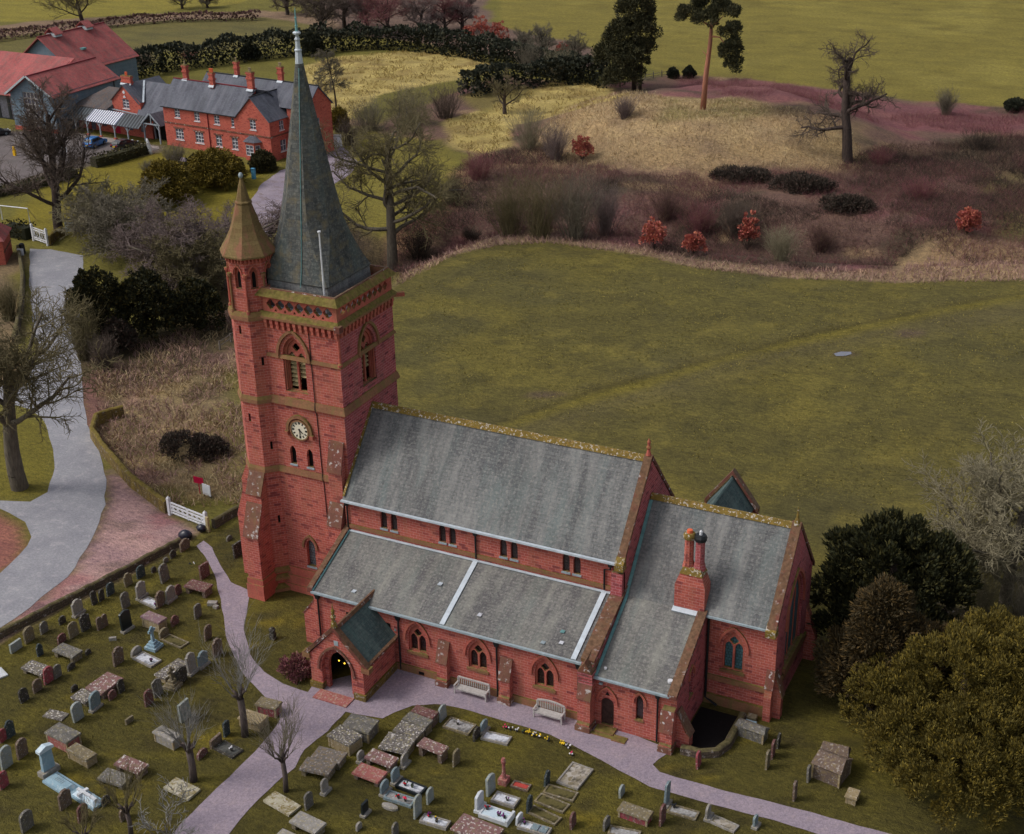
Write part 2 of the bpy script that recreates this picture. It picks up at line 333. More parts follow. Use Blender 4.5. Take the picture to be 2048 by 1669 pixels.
def at(u, v, dz=0.0):
    """photo pixel (2048 wide) -> the ground point seen there"""
    d = _f+_r*(u-1024)/FPX+_u*(834.5-v)/FPX
    t = np.linspace(40, 900, 1800); P = CAM[None]+d[None]*t[:, None]; g = P[:, 2]-H(P[:, 0], P[:, 1])
    i = int(np.argmax(g <= 0)); i = max(i, 1) if (g <= 0).any() else len(t)-1
    a, b = t[i-1], t[i]
    for _ in range(24):
        m = (a+b)/2; p = CAM+d*m
        if p[2]-float(H(p[0], p[1])) > 0: a = m
        else: b = m
    p = CAM+d*a
    return np.array([p[0], p[1], float(H(p[0], p[1]))+dz])
def poly(pts): return np.array([at(u, v)[:2] for u, v in pts])
def inside(x, y, P):
    r = np.zeros(x.shape, bool); n = len(P)
    for i in range(n):
        (x0, y0), (x1, y1) = P[i], P[(i+1) % n]
        if y0 == y1: continue
        c = ((y0 > y) != (y1 > y)) & (x < (x1-x0)*(y-y0)/(y1-y0)+x0); r ^= c
    return r
def edge_dist(x, y, P):
    d = np.full(x.shape, 1e9); n = len(P)
    for i in range(n):
        a = P[i]; b = P[(i+1) % n]; ab = b-a; L = ab@ab+1e-9; t = np.clip(((x-a[0])*ab[0]+(y-a[1])*ab[1])/L, 0, 1)
        d = np.minimum(d, np.hypot(x-a[0]-t*ab[0], y-a[1]-t*ab[1]))
    return d
def axis(a, b, st, lo, hi):
    c = list(np.arange(a, b+1e-6, st)); s = st; q = a; l = []
    while q > lo: s *= 1.25; q -= s; l.append(q)
    s = st; q = b; r = []
    while q < hi: s *= 1.25; q += s; r.append(q)
    return np.array(l[::-1]+c+r)
gx = axis(-270, 75, .8, -4000, 4000)
gy = np.concatenate([axis(-30, 110, .7, -3000, 109.9), np.arange(111, 330, 1.0), axis(331, 340, 1.5, 340, 5000)])
gy = np.unique(np.round(gy, 3)); GX, GY = np.meshgrid(gx, gy); GZ = H(GX, GY)
# land cover (what grows or lies where), as albedo per vertex
K = lambda r, g, b: np.array(lin(r, g, b)[:3])
col = np.zeros(GX.shape+(3,)); col[:] = K(112, 106, 52)
nj = vnoise(GX, GY, 3.2, 5)*.8+vnoise(GX, GY, 9, 6)*1.6
def paint(pts, c, feather=1.0, amt=1.0, jit=1.0, world=False):
    P = np.array(pts, float) if world else poly(pts)
    x0, y0 = P.min(0)-12; x1, y1 = P.max(0)+12
    i0, i1 = np.searchsorted(gy, [y0, y1]); j0, j1 = np.searchsorted(gx, [x0, x1]); sx = GX[i0:i1, j0:j1]; sy = GY[i0:i1, j0:j1]
    if sx.size == 0: return
    ins = inside(sx, sy, P); d = edge_dist(sx, sy, P)*np.where(ins, 1, -1)+nj[i0:i1, j0:j1]*jit
    wgt = (sstep(-feather, feather, d)*amt)[..., None]; col[i0:i1, j0:j1] = col[i0:i1, j0:j1]*(1-wgt)+np.array(c)*wgt
def spots(pts, c, scale, thr, soft=.2, amt=1.0, seed=7, world=False):
    """irregular patches of another cover inside a region"""
    P = np.array(pts, float) if world else poly(pts)
    x0, y0 = P.min(0); x1, y1 = P.max(0); i0, i1 = np.searchsorted(gy, [y0, y1]); j0, j1 = np.searchsorted(gx, [x0, x1]); sx = GX[i0:i1, j0:j1]; sy = GY[i0:i1, j0:j1]
    if sx.size == 0: return
    n = .65*vnoise(sx, sy, scale, seed)+.35*vnoise(sx, sy, scale*.4, seed+1); wgt = (sstep(thr, thr+soft, n)*inside(sx, sy, P)*amt)[..., None]
    col[i0:i1, j0:j1] = col[i0:i1, j0:j1]*(1-wgt)+np.array(c)*wgt
FIELD = [(780, 575), (800, 560), (900, 512), (1000, 488), (1100, 484), (1290, 511), (1400, 537), (1600, 557), (1800, 566), (2100, 556), (2400, 560), (2400, 1400), (1500, 1500), (780, 1100), (700, 700)]
FARF = [(985, -40), (1010, 60), (1180, 95), (1340, 150), (1500, 158), (1700, 184), (1850, 203), (2100, 226), (2700, 280), (2900, -120), (985, -90)]
paint(FARF, K(124, 114, 56), .8, jit=.5); spots(FARF, K(138, 128, 66), 16, .1, .5, .7, 11); spots(FARF, K(110, 100, 48), 6, .25, .4, .6, 12)
TLF = [(-700, 130), (-200, 40), (0, 44), (110, 40), (330, 24), (480, 8), (560, -30), (0, -80), (-900, -80)]
paint(TLF, K(134, 124, 56), .8, jit=.6)
MIDF = [(-100, 84), (140, 56), (330, 38), (520, 34), (640, 48), (690, 75), (600, 84), (450, 100), (300, 104), (120, 100), (-100, 110)]
paint(MIDF, K(108, 101, 60), .7, jit=.5); spots(MIDF, K(94, 90, 58), 9, 0, .5, .6, 13)
paint([(-150, 70), (60, 45), (300, 28), (560, 22), (660, 30), (700, 70), (640, 50), (520, 36), (330, 41), (140, 59), (-150, 90)], K(134, 112, 94), .8)
paint([(980, 40), (1020, 60), (1200, 95), (1200, 140), (1050, 120), (900, 95), (720, 70), (660, 30), (640, -20), (985, -30)], K(112, 92, 84), 1)
# rough ground of the motte and its ditch
ROUGH = [(640, 300), (690, 240), (760, 250), (900, 190), (1000, 150), (1190, 170), (1340, 150), (1500, 158), (1700, 184), (1850, 203), (2150, 228), (2500, 300), (2500, 570), (2100, 556), (1800, 566), (1600, 557), (1400, 537), (1290, 511), (1100, 484), (1000, 488), (900, 512), (800, 560), (740, 540), (790, 470), (880, 420), (910, 370), (940, 310), (880, 280)]
paint(ROUGH, K(112, 88, 80), 1.2)
spots(ROUGH, K(128, 84, 88), 9, 0.05, .4, .8, 21); spots(ROUGH, K(82, 72, 60), 7, .15, .3, .85, 22); spots(ROUGH, K(160, 134, 104), 6, .3, .3, .7, 23)
paint([(1010, 330), (1100, 240), (1200, 200), (1340, 205), (1480, 200), (1600, 220), (1690, 250), (1720, 300), (1680, 330), (1560, 340), (1400, 345), (1250, 340), (1150, 330)], K(164, 140, 106), 4, .9, 2)
paint([(1340, 195), (1480, 195), (1560, 225), (1460, 245), (1330, 235)], K(132, 122, 78), 2, .8)
MOTTE = [(1010, 330), (1100, 240), (1200, 200), (1600, 215), (1720, 300), (1400, 350)]
spots(MOTTE, K(182, 158, 120), 4, .05, .4, .7, 24); spots(MOTTE, K(140, 118, 96), 7, .2, .4, .6, 25)
paint([(1340, 160), (1500, 162), (1700, 190), (1860, 212), (2100, 240), (2100, 290), (1900, 262), (1720, 236), (1560, 205), (1430, 190), (1340, 180)], K(122, 78, 84), 1.5, .85)
paint([(1950, 350), (2080, 340), (2200, 420), (2150, 500), (2000, 470), (1960, 400)], K(104, 94, 60), 2, .9)
paint([(1840, 290), (2100, 250), (2200, 340), (1960, 350), (1780, 300)], K(98, 84, 64), 3, .7)
# rim of pale dead grass along the field
paint([(770, 590), (790, 556), (900, 505), (1000, 480), (1100, 474), (1290, 500), (1400, 525), (1600, 542), (1800, 548), (2100, 520), (2200, 545), (2100, 566), (1800, 572), (1600, 563), (1400, 543), (1290, 517), (1100, 490), (1000, 495), (900, 520), (800, 575)], K(160, 138, 112), .8, .9, .6)
paint([(1780, 560), (1800, 520), (1870, 470), (1960, 470), (2060, 520), (2100, 560)], K(160, 136, 104), 1.5, .8)
# pale tussock fields
PALE = [(600, 135), (660, 118), (800, 102), (930, 108), (985, 130), (960, 150), (830, 175), (760, 190), (700, 235), (640, 260), (600, 210)]
PALE2 = [(900, 290), (890, 240), (980, 215), (1100, 165), (1200, 168), (1260, 190), (1200, 205), (1100, 235), (1030, 250), (1020, 290), (960, 310)]
for q in (PALE, PALE2):
    paint(q, K(170, 152, 96), 1.0); spots(q, K(194, 174, 112), 3.5, 0, .4, .8, 31); spots(q, K(138, 118, 74), 4, .15, .3, .75, 32)
paint([(930, 190), (1010, 165), (1090, 180), (1010, 215), (960, 230)], K(122, 112, 62), 1.2, .8)
# field behind the church
paint(FIELD, K(98, 91, 50), .7, jit=.4)
spots(FIELD, K(110, 101, 50), 8, .0, .5, .7, 41); spots(FIELD, K(88, 83, 52), 12, .05, .4, .7, 42); spots(FIELD, K(118, 108, 56), 2.2, .2, .3, .6, 43); spots(FIELD, K(80, 75, 44), 1.7, .25, .3, .6, 44)
paint([(830, 950), (1000, 850), (1400, 720), (1700, 660), (2100, 590), (2100, 640), (1700, 690), (1400, 765), (1050, 890), (900, 960)], K(96, 88, 62), 4, .7)
paint([(960, 860), (1200, 782), (1500, 700), (1800, 634), (2100, 578), (2100, 588), (1800, 646), (1500, 712), (1200, 796), (970, 872)], K(116, 106, 44), 1.2, .9, .4)
paint([(960, 852), (1200, 775), (1500, 694), (1800, 629), (2100, 575), (2100, 579), (1800, 634), (1500, 700), (1200, 782), (960, 860)], K(66, 60, 34), .5, .7, .2)
for (u, v, a, b) in ((1090, 790, 40, 7), (1820, 667, 34, 9), (1690, 708, 24, 5)):
    paint([(u-a, v), (u-a*.4, v-b), (u+a*.6, v-b*.8), (u+a, v), (u+a*.3, v+b), (u-a*.5, v+b)], K(92, 78, 66), .5, .9, .2)
# house garden, drive verge, lawns
paint([(-40, 470), (0, 455), (20, 440), (110, 350), (200, 330), (300, 300), (430, 330), (560, 330), (520, 400), (500, 440), (440, 500), (300, 480), (150, 470), (60, 480)], K(124, 113, 42), 1)
paint([(640, 300), (700, 360), (660, 400), (700, 440), (760, 470), (860, 420), (900, 380), (920, 320), (860, 280), (760, 260), (690, 250)], K(124, 115, 54), 1.5)
paint([(780, 480), (860, 430), (900, 385), (930, 330), (960, 380), (900, 450), (820, 500)], K(158, 126, 98), 1.5, .9)
paint([(560, 470), (640, 430), (760, 480), (800, 560), (700, 600), (500, 640), (400, 640), (430, 560)], K(96, 82, 62), 2)
# rough bank between the road and the tower
BANK = [(180, 720), (300, 690), (460, 620), (560, 600), (560, 1000), (420, 1015), (340, 1015), (260, 950), (200, 890), (196, 830)]
paint(BANK, K(138, 120, 92), 1); spots(BANK, K(150, 114, 112), 5, .0, .3, .8, 51); spots(BANK, K(98, 86, 60), 4, .2, .3, .8, 52); spots(BANK, K(166, 144, 102), 2.2, .2, .3, .7, 53)
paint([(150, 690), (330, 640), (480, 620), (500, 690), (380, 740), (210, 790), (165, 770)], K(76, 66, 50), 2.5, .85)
paint([(430, 880), (470, 740), (560, 690), (600, 900), (520, 990), (440, 985)], K(108, 102, 50), 2, .8)
paint([(165, 760), (190, 750), (205, 830), (190, 840), (190, 870), (180, 900), (165, 850)], K(124, 88, 84), .6, .9, .3)
# churchyard turf
CY = [(-200, 1400), (0, 1285), (220, 1172), (370, 1092), (500, 1028), (560, 1010), (700, 1150), (1650, 1150), (2300, 1150), (2400, 1900), (1024, 1950), (-300, 1950)]
paint(CY, K(84, 78, 38), .5, jit=.2)
spots(CY, K(102, 94, 40), 3.0, .0, .4, .75, 61); spots(CY, K(66, 60, 36), 2.2, .2, .3, .75, 62); spots(CY, K(124, 110, 40), 1.6, .45, .25, .7, 63)
# verge of the lane
paint([(216, 945), (260, 962), (340, 1030), (400, 1062), (372, 1085), (220, 1168), (0, 1280), (-220, 1410), (-200, 1380), (0, 1262), (135, 1162), (195, 1070), (215, 1000)], K(172, 140, 142), .5, 1, .2)
VERGE = [(200, 1060), (220, 960), (340, 1030), (390, 1070), (220, 1165), (0, 1278), (0, 1260)]
spots(VERGE, K(160, 112, 118), 2.6, .1, .3, .8, 71); spots(VERGE, K(124, 104, 102), 1.6, .25, .3, .7, 72)
paint([(212, 940), (236, 965), (225, 1030), (190, 1090), (100, 1180), (-60, 1275), (-60, 1262), (90, 1165), (180, 1075), (212, 1000)], K(120, 96, 98), .3, .8, .1)
paint([(-60, 1020), (0, 1022), (50, 1050), (58, 1090), (30, 1130), (-60, 1170)], K(150, 100, 92), .6, 1, .3)
paint([(-60, 830), (20, 830), (90, 850), (104, 900), (104, 950), (90, 990), (0, 1000), (-60, 1000)], K(112, 104, 44), .5, 1, .3)
paint([(-60, 480), (30, 500), (45, 600), (40, 690), (60, 760), (-60, 790)], K(130, 112, 88), .8)
paint([(-300, 280), (0, 262), (110, 262), (330, 292), (320, 305), (190, 330), (100, 352), (0, 385), (-300, 440)], K(104, 94, 88), .8, 1, .3)
V = np.stack([GX.ravel(), GY.ravel(), GZ.ravel()], 1); ny, nx = GX.shape
ii = (np.arange(ny-1)[:, None]*nx+np.arange(nx-1)[None]).ravel(); F = np.stack([ii, ii+1, ii+nx+1, ii+nx], 1)
g = G('ground'); ca = g.node('ShaderNodeVertexColor', layer_name='cover').outputs['Color']; p = g.pos()
c = g.mix(1.0, ca, g.mix(g.noise(g.pos(1, 1.9, 1), 1.6, 5, .7, .3, .7), (.62, .62, .66, 1), (1.36, 1.34, 1.25, 1)), 'MULTIPLY')
c = g.mix(1.0, c, g.mix(g.noise(p, 6, 3, .7, .32, .68), (.74, .74, .76, 1), (1.26, 1.26, 1.2, 1)), 'MULTIPLY')
c = g.mix(1.0, c, g.mix(g.noise(g.pos(.5, 1.3, 1), .22, 4, .6, .35, .65), (.86, .86, .9, 1), (1.12, 1.12, 1.06, 1)), 'MULTIPLY')
g.bump(g.math('ADD', g.noise(g.pos(1, 1.7, 1), 2.2, 5, .7, .2, .8), g.math('MULTIPLY', g.noise(p, 9, 3), .3)), .8, .16)
GROUND = g.out(c, .95)
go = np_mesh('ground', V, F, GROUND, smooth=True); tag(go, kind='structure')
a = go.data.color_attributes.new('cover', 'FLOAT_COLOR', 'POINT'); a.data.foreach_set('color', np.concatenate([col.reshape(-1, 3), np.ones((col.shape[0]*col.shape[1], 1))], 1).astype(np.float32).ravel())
# ---------------------------------------------------------------- road, paths
def road_mat(name, a, b, rut, sc_=1.0, speck=40):
    g = G(name); p = g.pos(); c = g.mix(g.noise(p, .35*sc_, 5, .6), lin(*a), lin(*b)); c = g.mix(g.math('MULTIPLY', g.noise(p, 1.1*sc_, 5, .65, .52, .66), .7), c, lin(*rut))
    v = g.node('ShaderNodeTexVoronoi', {'Vector': p, 'Scale': speck}); c = g.mix(.35, c, g.mix(1.0, c, g.mix(v.outputs['Color'], (.5, .5, .5, 1), (1.5, 1.45, 1.5, 1)), 'MULTIPLY'))
    c = g.mix(1.0, c, g.mix(g.noise(p, 5, 4, .7), (.86, .86, .88, 1), (1.14, 1.13, 1.12, 1)), 'MULTIPLY')
    g.bump(v.outputs['Distance'], .4, .02); return g.out(c, .9)
def sheet(name, pts, mat, lift, step=1.2, label=None, jit=.12, kind='structure'):
    P = poly(pts); Q = []
    for i in range(len(P)):
        a, b = P[i], P[(i+1) % len(P)]; n = max(1, int(np.hypot(*(b-a))/step)); nrm = np.array([-(b-a)[1], (b-a)[0]])/max(1e-6, np.hypot(*(b-a)))
        for k in range(n):
            q = a+(b-a)*k/n; Q.append(q+nrm*jit*(float(vnoise(q[0], q[1], .9, 8))+float(vnoise(q[0], q[1], 2.7, 9))))
    import bmesh
    # grid the interior so that the sheet follows the ground
    tr = tessellate_polygon([[Vector((q[0], q[1], 0)) for q in Q]]); bm = bmesh.new(); vs = [bm.verts.new((q[0], q[1], 0)) for q in Q]
    for t in tr:
        try: bm.faces.new([vs[i] for i in t])
        except ValueError: pass
    for _ in range(3):
        e = [e for e in bm.edges if e.calc_length() > 4.0]
        if not e: break
        bmesh.ops.subdivide_edges(bm, edges=e, cuts=1); bmesh.ops.triangulate(bm, faces=bm.faces[:])
    for v in bm.verts: v.co.z = float(H(v.co.x, v.co.y))+lift
    bmesh.ops.recalc_face_normals(bm, faces=bm.faces[:])
    for f_ in bm.faces:
        if f_.normal.z < 0: f_.normal_flip()
    me = bpy.data.meshes.new(name); bm.to_mesh(me); bm.free(); me.materials.append(mat)
    o = bpy.data.objects.new(name, me); COL.objects.link(o); return tag(o, label, kind=kind)
TARMAC = road_mat('tarmac', (134, 135, 142), (148, 149, 154), (164, 162, 166), 1.0, 30)
GRAVEL = road_mat('gravel', (150, 138, 148), (138, 128, 140), (158, 144, 150), 1.4, 14)
DRIVE = road_mat('drive_gravel', (152, 142, 152), (136, 126, 138), (120, 106, 100), .7, 14)
YARD = road_mat('yard', (112, 104, 104), (98, 92, 90), (118, 110, 108), .6, 20)
sheet('lane', [(60, 498), (100, 500), (165, 512), (168, 560), (160, 620), (158, 680), (163, 740), (165, 790), (178, 860), (205, 915), (213, 960), (212, 1010), (195, 1062), (135, 1155), (60, 1215), (0, 1256), (-150, 1340), (-400, 1420), (-400, 1300), (-150, 1200), (0, 1148), (40, 1110), (62, 1075), (50, 1045), (0, 1018), (-80, 1012), (-80, 985), (0, 1002), (60, 1004), (95, 985), (108, 950), (106, 900), (95, 850), (60, 818), (-30, 800), (-30, 770), (50, 770), (75, 720), (62, 620), (58, 560)], TARMAC, .02)
sheet('gravel_path', [(392, 1092), (408, 1082), (424, 1096), (440, 1130), (462, 1165), (500, 1182), (492, 1225), (486, 1260), (500, 1310), (528, 1345), (566, 1368), (615, 1385), (625, 1372), (800, 1325), (1000, 1380), (1170, 1440), (1262, 1468), (1345, 1502), (1318, 1520), (1306, 1530), (1320, 1545), (1400, 1568), (1500, 1594), (1600, 1620), (1720, 1652), (1860, 1690), (2000, 1720), (1880, 1760), (1700, 1690), (1550, 1642), (1400, 1604), (1300, 1574), (1235, 1540), (1180, 1510), (1100, 1470), (1000, 1440), (920, 1416), (870, 1408), (825, 1412), (790, 1425), (765, 1438), (690, 1424), (655, 1462), (610, 1500), (590, 1536), (560, 1558), (520, 1598), (465, 1660), (430, 1710), (310, 1710), (375, 1635), (420, 1590), (470, 1545), (510, 1505), (545, 1462), (560, 1440), (556, 1422), (520, 1385), (480, 1340), (455, 1280), (445, 1215), (430, 1150), (410, 1115)], GRAVEL, .025, .5, jit=.05)
sheet('drive', [(470, 470), (492, 420), (520, 372), (560, 342), (600, 330), (660, 305), (668, 294), (690, 296), (715, 325), (705, 345), (690, 358), (660, 372), (630, 380), (590, 405), (560, 432), (545, 455), (500, 500), (440, 530), (400, 520)], DRIVE, .03)
sheet('garden_path', [(345, 312), (400, 322), (430, 330), (425, 337), (395, 330), (340, 318)], DRIVE, .03)
sheet('car_park', [(-250, 285), (0, 268), (100, 262), (190, 276), (260, 290), (320, 298), (300, 305), (230, 312), (160, 330), (90, 345), (0, 372), (-250, 430)], YARD, .03)
sheet('flagstones', [(95, 260), (180, 270), (260, 284), (318, 294), (318, 299), (255, 291), (178, 278), (95, 267)], road_mat('paving', (158, 148, 142), (140, 132, 128), (150, 138, 132)), .05)
tag(sheet('puddle', [(1668, 709), (1682, 704), (1700, 705), (1702, 709), (1690, 713), (1674, 713)], plain('puddle', (120, 122, 132), .1, .05, 2, .6), .05), kind='structure')
# ---------------------------------------------------------------- the church (x east along the nave, y north)
CH = thing('church', 'red sandstone church with grey slate roofs, square tower and tall slate spire', 'church')
X, Y = (1, 0, 0), (0, 1, 0); XN, YN = (-1, 0, 0), (0, -1, 0)
SS, SD, DS, MS = MAT['sandstone'], MAT['sandstone_shaded'], MAT['dressed_stone'], MAT['mossy_string']
def infl(o, d): 
    cx = sum(q[0] for q in o)/len(o); cz = sum(q[1] for q in o)/len(o)
    return [(q[0]+d*(1 if q[0] > cx else -1), q[1]+d*(1 if q[1] > cz else -1)) for q in o]
def tracery_window(O, U, cx, w, z0, zs, ha, parent=CH, glass='leaded_glass', hm=True, t=.16, depth=.34):
    h = []; lw = w*.375
    for s in (-1, 1): h.append(arch(cx+s*w*.235, lw, z0+.08, zs-.05, lw*.8, 4))
    h.append(quatre(cx, zs+ha*.42, w*.21))
    mb = MB().slab(O, U, infl(arch(cx, w, z0, zs, ha), .03), -depth+.06, -depth+.2, 0, h)
    wnd = mb.build('traceried_window', DS, parent)
    MB().slab(O, U, infl(arch(cx, w, z0, zs, ha), .02), -depth-.03, -depth+.02).build('glass', MAT[glass], wnd)
    if hm: MB().slab(O, U, hood(cx, w+.34, zs, ha+.22, t), -.02, .12).build('hood_mould', DS, wnd)
    MB().slab(O, U, [(cx-w/2-.12, z0-.2), (cx+w/2+.12, z0-.2), (cx+w/2+.12, z0-.004), (cx-w/2-.12, z0-.004)], -.2, .09).build('sill', MS, wnd)
    return wnd
def lancet(O, U, cx, w, z0, zs, ha, parent=CH, glass='leaded_glass', hm=False, depth=.22, name='lancet_window', sill=True):
    wnd = MB().slab(O, U, infl(arch(cx, w, z0, zs, ha), .03), -depth, -depth+.05).build(name, MAT[glass], parent)
    if sill: MB().slab(O, U, [(cx-w/2-.06, z0-.14), (cx+w/2+.06, z0-.14), (cx+w/2+.06, z0-.004), (cx-w/2-.06, z0-.004)], -depth+.06, .06).build('sill', MAT['gutter_lead'] if not hm else MS, wnd)
    if hm: MB().slab(O, U, hood(cx, w+.2, zs, ha+.12, .13), -.02, .1).build('hood_mould', DS, wnd)
    return wnd
def buttress(pts, p0, p1, axis_, name='buttress', slopes=(), m=0):
    """profile pts (out, z) swept sideways from p0 to p1; axis_ 'S' projects to -y from y0, 'W' to -x, 'E' to +x"""
    ax, base = axis_; mb = MB()
    f = {'S': lambda o, z, s: (s, base-o, z), 'W': lambda o, z, s: (base-o, s, z), 'E': lambda o, z, s: (base+o, s, z)}[ax]
    mb.hexa([f(o, z, p0) for o, z in pts], [f(o, z, p1) for o, z in pts], 0)
    b = mb.build(name, SS, CH)
    for (o0, z0, o1, z1) in slopes:      # dressed weathering on each set-off
        d = np.array((z0-z1, o1-o0)); d = d/np.hypot(*d)*.07
        q = [(o0, z0), (o1+.05, z1-.06), (o1+.05+d[0], z1-.06+d[1]), (o0+d[0], z0+d[1])]
        MB().hexa([f(o, z, p0-.05) for o, z in q], [f(o, z, p1+.05) for o, z in q]).build('set_off', MAT['buttress_cap'], b)
    return b
def slope(name, e0, e1, r1, r0, mat, th=.14, parent=CH):
    """roof plane with thickness: eave e0-e1, ridge r0-r1"""
    e0, e1, r0, r1 = [np.array(q, float) for q in (e0, e1, r0, r1)]; n = np.cross(e1-e0, r0-e0); n /= np.linalg.norm(n); n = n if n[2] > 0 else -n
    t = [e0, e1, r1, r0]; return MB().hexa([tuple(q-n*th) for q in t], [tuple(q) for q in t]).build(name, mat, parent)
def beam(name, a, b, wd, ht, mat, parent=CH, up=(0, 0, 1)):
    a, b = np.array(a, float), np.array(b, float); d = (b-a)/np.linalg.norm(b-a); s = np.cross(d, up); s /= np.linalg.norm(s); u = np.cross(s, d)
    q = [-s*wd/2, s*wd/2, s*wd/2+u*ht, -s*wd/2+u*ht]
    return MB().hexa([tuple(a+k) for k in q], [tuple(b+k) for k in q]).build(name, mat, parent)
def downpipe(x, y, z1, z0, n=(0, -1), jog=None):
    mb = MB(); yy = y+n[1]*.1; xx = x+n[0]*.1
    path = [(xx, yy, z1), (xx, yy, z0)] if not jog else [(xx, yy, z1), (xx, yy, z1-.5), (xx+jog, yy, z1-.6), (xx+jog, yy, z0)]
    mb.tube(path, .065, 6); p = mb.build('downpipe', MAT['black_iron'], CH)
    MB().hexa([(xx-.11, yy-.09, z1-.3), (xx+.11, yy-.09, z1-.3), (xx+.11, yy+.1, z1-.3), (xx-.11, yy+.1, z1-.3)], [(xx-.2, yy-.16, z1+.12), (xx+.2, yy-.16, z1+.12), (xx+.2, yy+.12, z1+.12), (xx-.2, yy+.12, z1+.12)]).build('hopper', MAT['black_iron'], p)
# --- south aisle
wins = [(8.08, 1.38), (12.62, 1.38), (17.44, 1.38)]
wall = MB().panel((0, 0, 0), X, [(-.05, 0), (20.5, 0), (20.5, 4.62), (-.05, 4.62)], [arch(c_, w_, 1.75, 2.75, 1.2) for c_, w_ in wins], .36)
wall.panel((-.05, 4.9, 0), YN, [(0, 0), (4.9, 0), (4.9, 4.6), (0, 6.7)], [], .3)
wall.build('aisle_wall', SS, CH)
for c_, w_ in wins: tracery_window((0, 0, 0), X, c_, w_, 1.75, 2.75, 1.2)
MB().slab((0, 0, 0), X, [(6.45, 0), (20.1, 0), (20.1, .55), (6.45, .55)], .004, .13).build('plinth', MAT['mossy_string'], CH)
MB().slab((0, 0, 0), X, [(6.5, 4.36), (20.1, 4.36), (20.1, 4.6), (6.5, 4.6)], .004, .1).build('eaves_course', DS, CH)
for xv in (8.35, 12.0, 17.0): MB().box(xv-.2, xv+.2, -.15, -.125, .12, .34).build('air_vent', MAT['shade_black'], CH)
slope('aisle_roof', (.12, -.22, 4.64), (20.12, -.22, 4.64), (20.12, 4.87, 6.79), (.12, 4.87, 6.79), MAT['aisle_slate'])
beam('gutter', (.0, -.28, 4.5), (20.15, -.28, 4.5), .2, .14, MAT['gutter_lead'])
beam('flashing', (-.1, 4.78, 6.78), (20.1, 4.78, 6.78), .22, .05, MAT['lead'])
for xr in (10.15, 19.55): beam('lead_strip', (xr, -.2, 4.67), (xr, 4.8, 6.79), .34, .06, MAT['lead'])
beam('lead_strip', (.06, -.2, 4.66), (.06, 4.8, 6.79), .2, .09, MAT['teal_copper'])
for (xp, yp, zp, c_) in ((8.6, 2.5, 5.86, 'lead'), (12.3, 1.1, 5.25, 'chip_white'), (18.35, .7, 5.06, 'chip_white'), (18.1, 1.45, 5.37, 'teal_copper'), (17.2, .4, 4.93, 'gutter_lead'), (3.0, .5, 4.98, 'lead')):
    MB().rbox((xp, yp, zp-.03), .28, .34, .05).build('roof_patch', MAT[c_], CH)
# west verge coping of the aisle, thick with white lichen
cw = MB().hexa([(-.32, -.3, 4.5), (.06, -.3, 4.5), (.06, 5.2, 6.82), (-.32, 5.2, 6.82)], [(-.32, -.3, 4.86), (.06, -.3, 4.86), (.06, 5.2, 7.2), (-.32, 5.2, 7.2)]).build('coping', MAT['coping_stone'], CH)
buttress([(0, 0), (1.0, 0), (1.0, 2.4), (0, 3.7)], .1, .85, ('W', -.05), slopes=[(0, 3.7, 1.0, 2.4)])
for xb in (10.15, 14.78):
    buttress([(0, 0), (.62, 0), (.62, .5), (.5, .62), (.5, 1.85), (0, 3.3)], xb-.38, xb+.38, ('S', 0), slopes=[(0, 3.3, .5, 1.85)])
    MB().box(xb-.46, xb+.46, -.7, -.02, 0, .42).build('buttress_foot', MAT['buttress_cap'], CH)
# parapet wall between aisle and vestry, with gableted foot
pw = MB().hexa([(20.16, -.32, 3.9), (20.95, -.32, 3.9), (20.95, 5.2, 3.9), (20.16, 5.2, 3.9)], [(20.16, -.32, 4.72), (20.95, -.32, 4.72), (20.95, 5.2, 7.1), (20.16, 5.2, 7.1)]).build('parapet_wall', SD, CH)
MB().hexa([(20.1, -.3, 4.78), (21.02, -.3, 4.78), (21.02, 5.25, 7.17), (20.1, 5.25, 7.17)], [(20.1, -.3, 5.02), (21.02, -.3, 5.02), (21.02, 5.25, 7.4), (20.1, 5.25, 7.4)]).build('coping', MAT['coping_stone'], CH)
b3 = buttress([(0, 0), (1.0, 0), (1.0, .5), (.85, .64), (.85, 2.4), (.5, 3.5), (0, 3.6)], 20.12, 20.98, ('S', 0), slopes=[(.5, 3.5, .85, 2.4)])
for k in range(4):
    MB().box(20.06, 21.04, -.62-.03*k, -.0, 3.35+.24*k, 3.53+.24*k).build('corbel_course', SD, b3)
MB().hexa([(20.06, -.75, 4.3), (21.04, -.75, 4.3), (20.55, -.75, 5.05)], [(20.06, .55, 4.62), (21.04, .55, 4.62), (20.55, .55, 5.35)]).build('gablet', MAT['coping_stone'], b3)
MB().box(20.04, 21.06, -1.12, -.02, 0, .4).build('buttress_foot', MAT['buttress_cap'], CH)
for xp in (6.72, 14.08, 19.86): downpipe(xp, -.0, 4.3, .1)
downpipe(.35, 0, 4.3, .1)
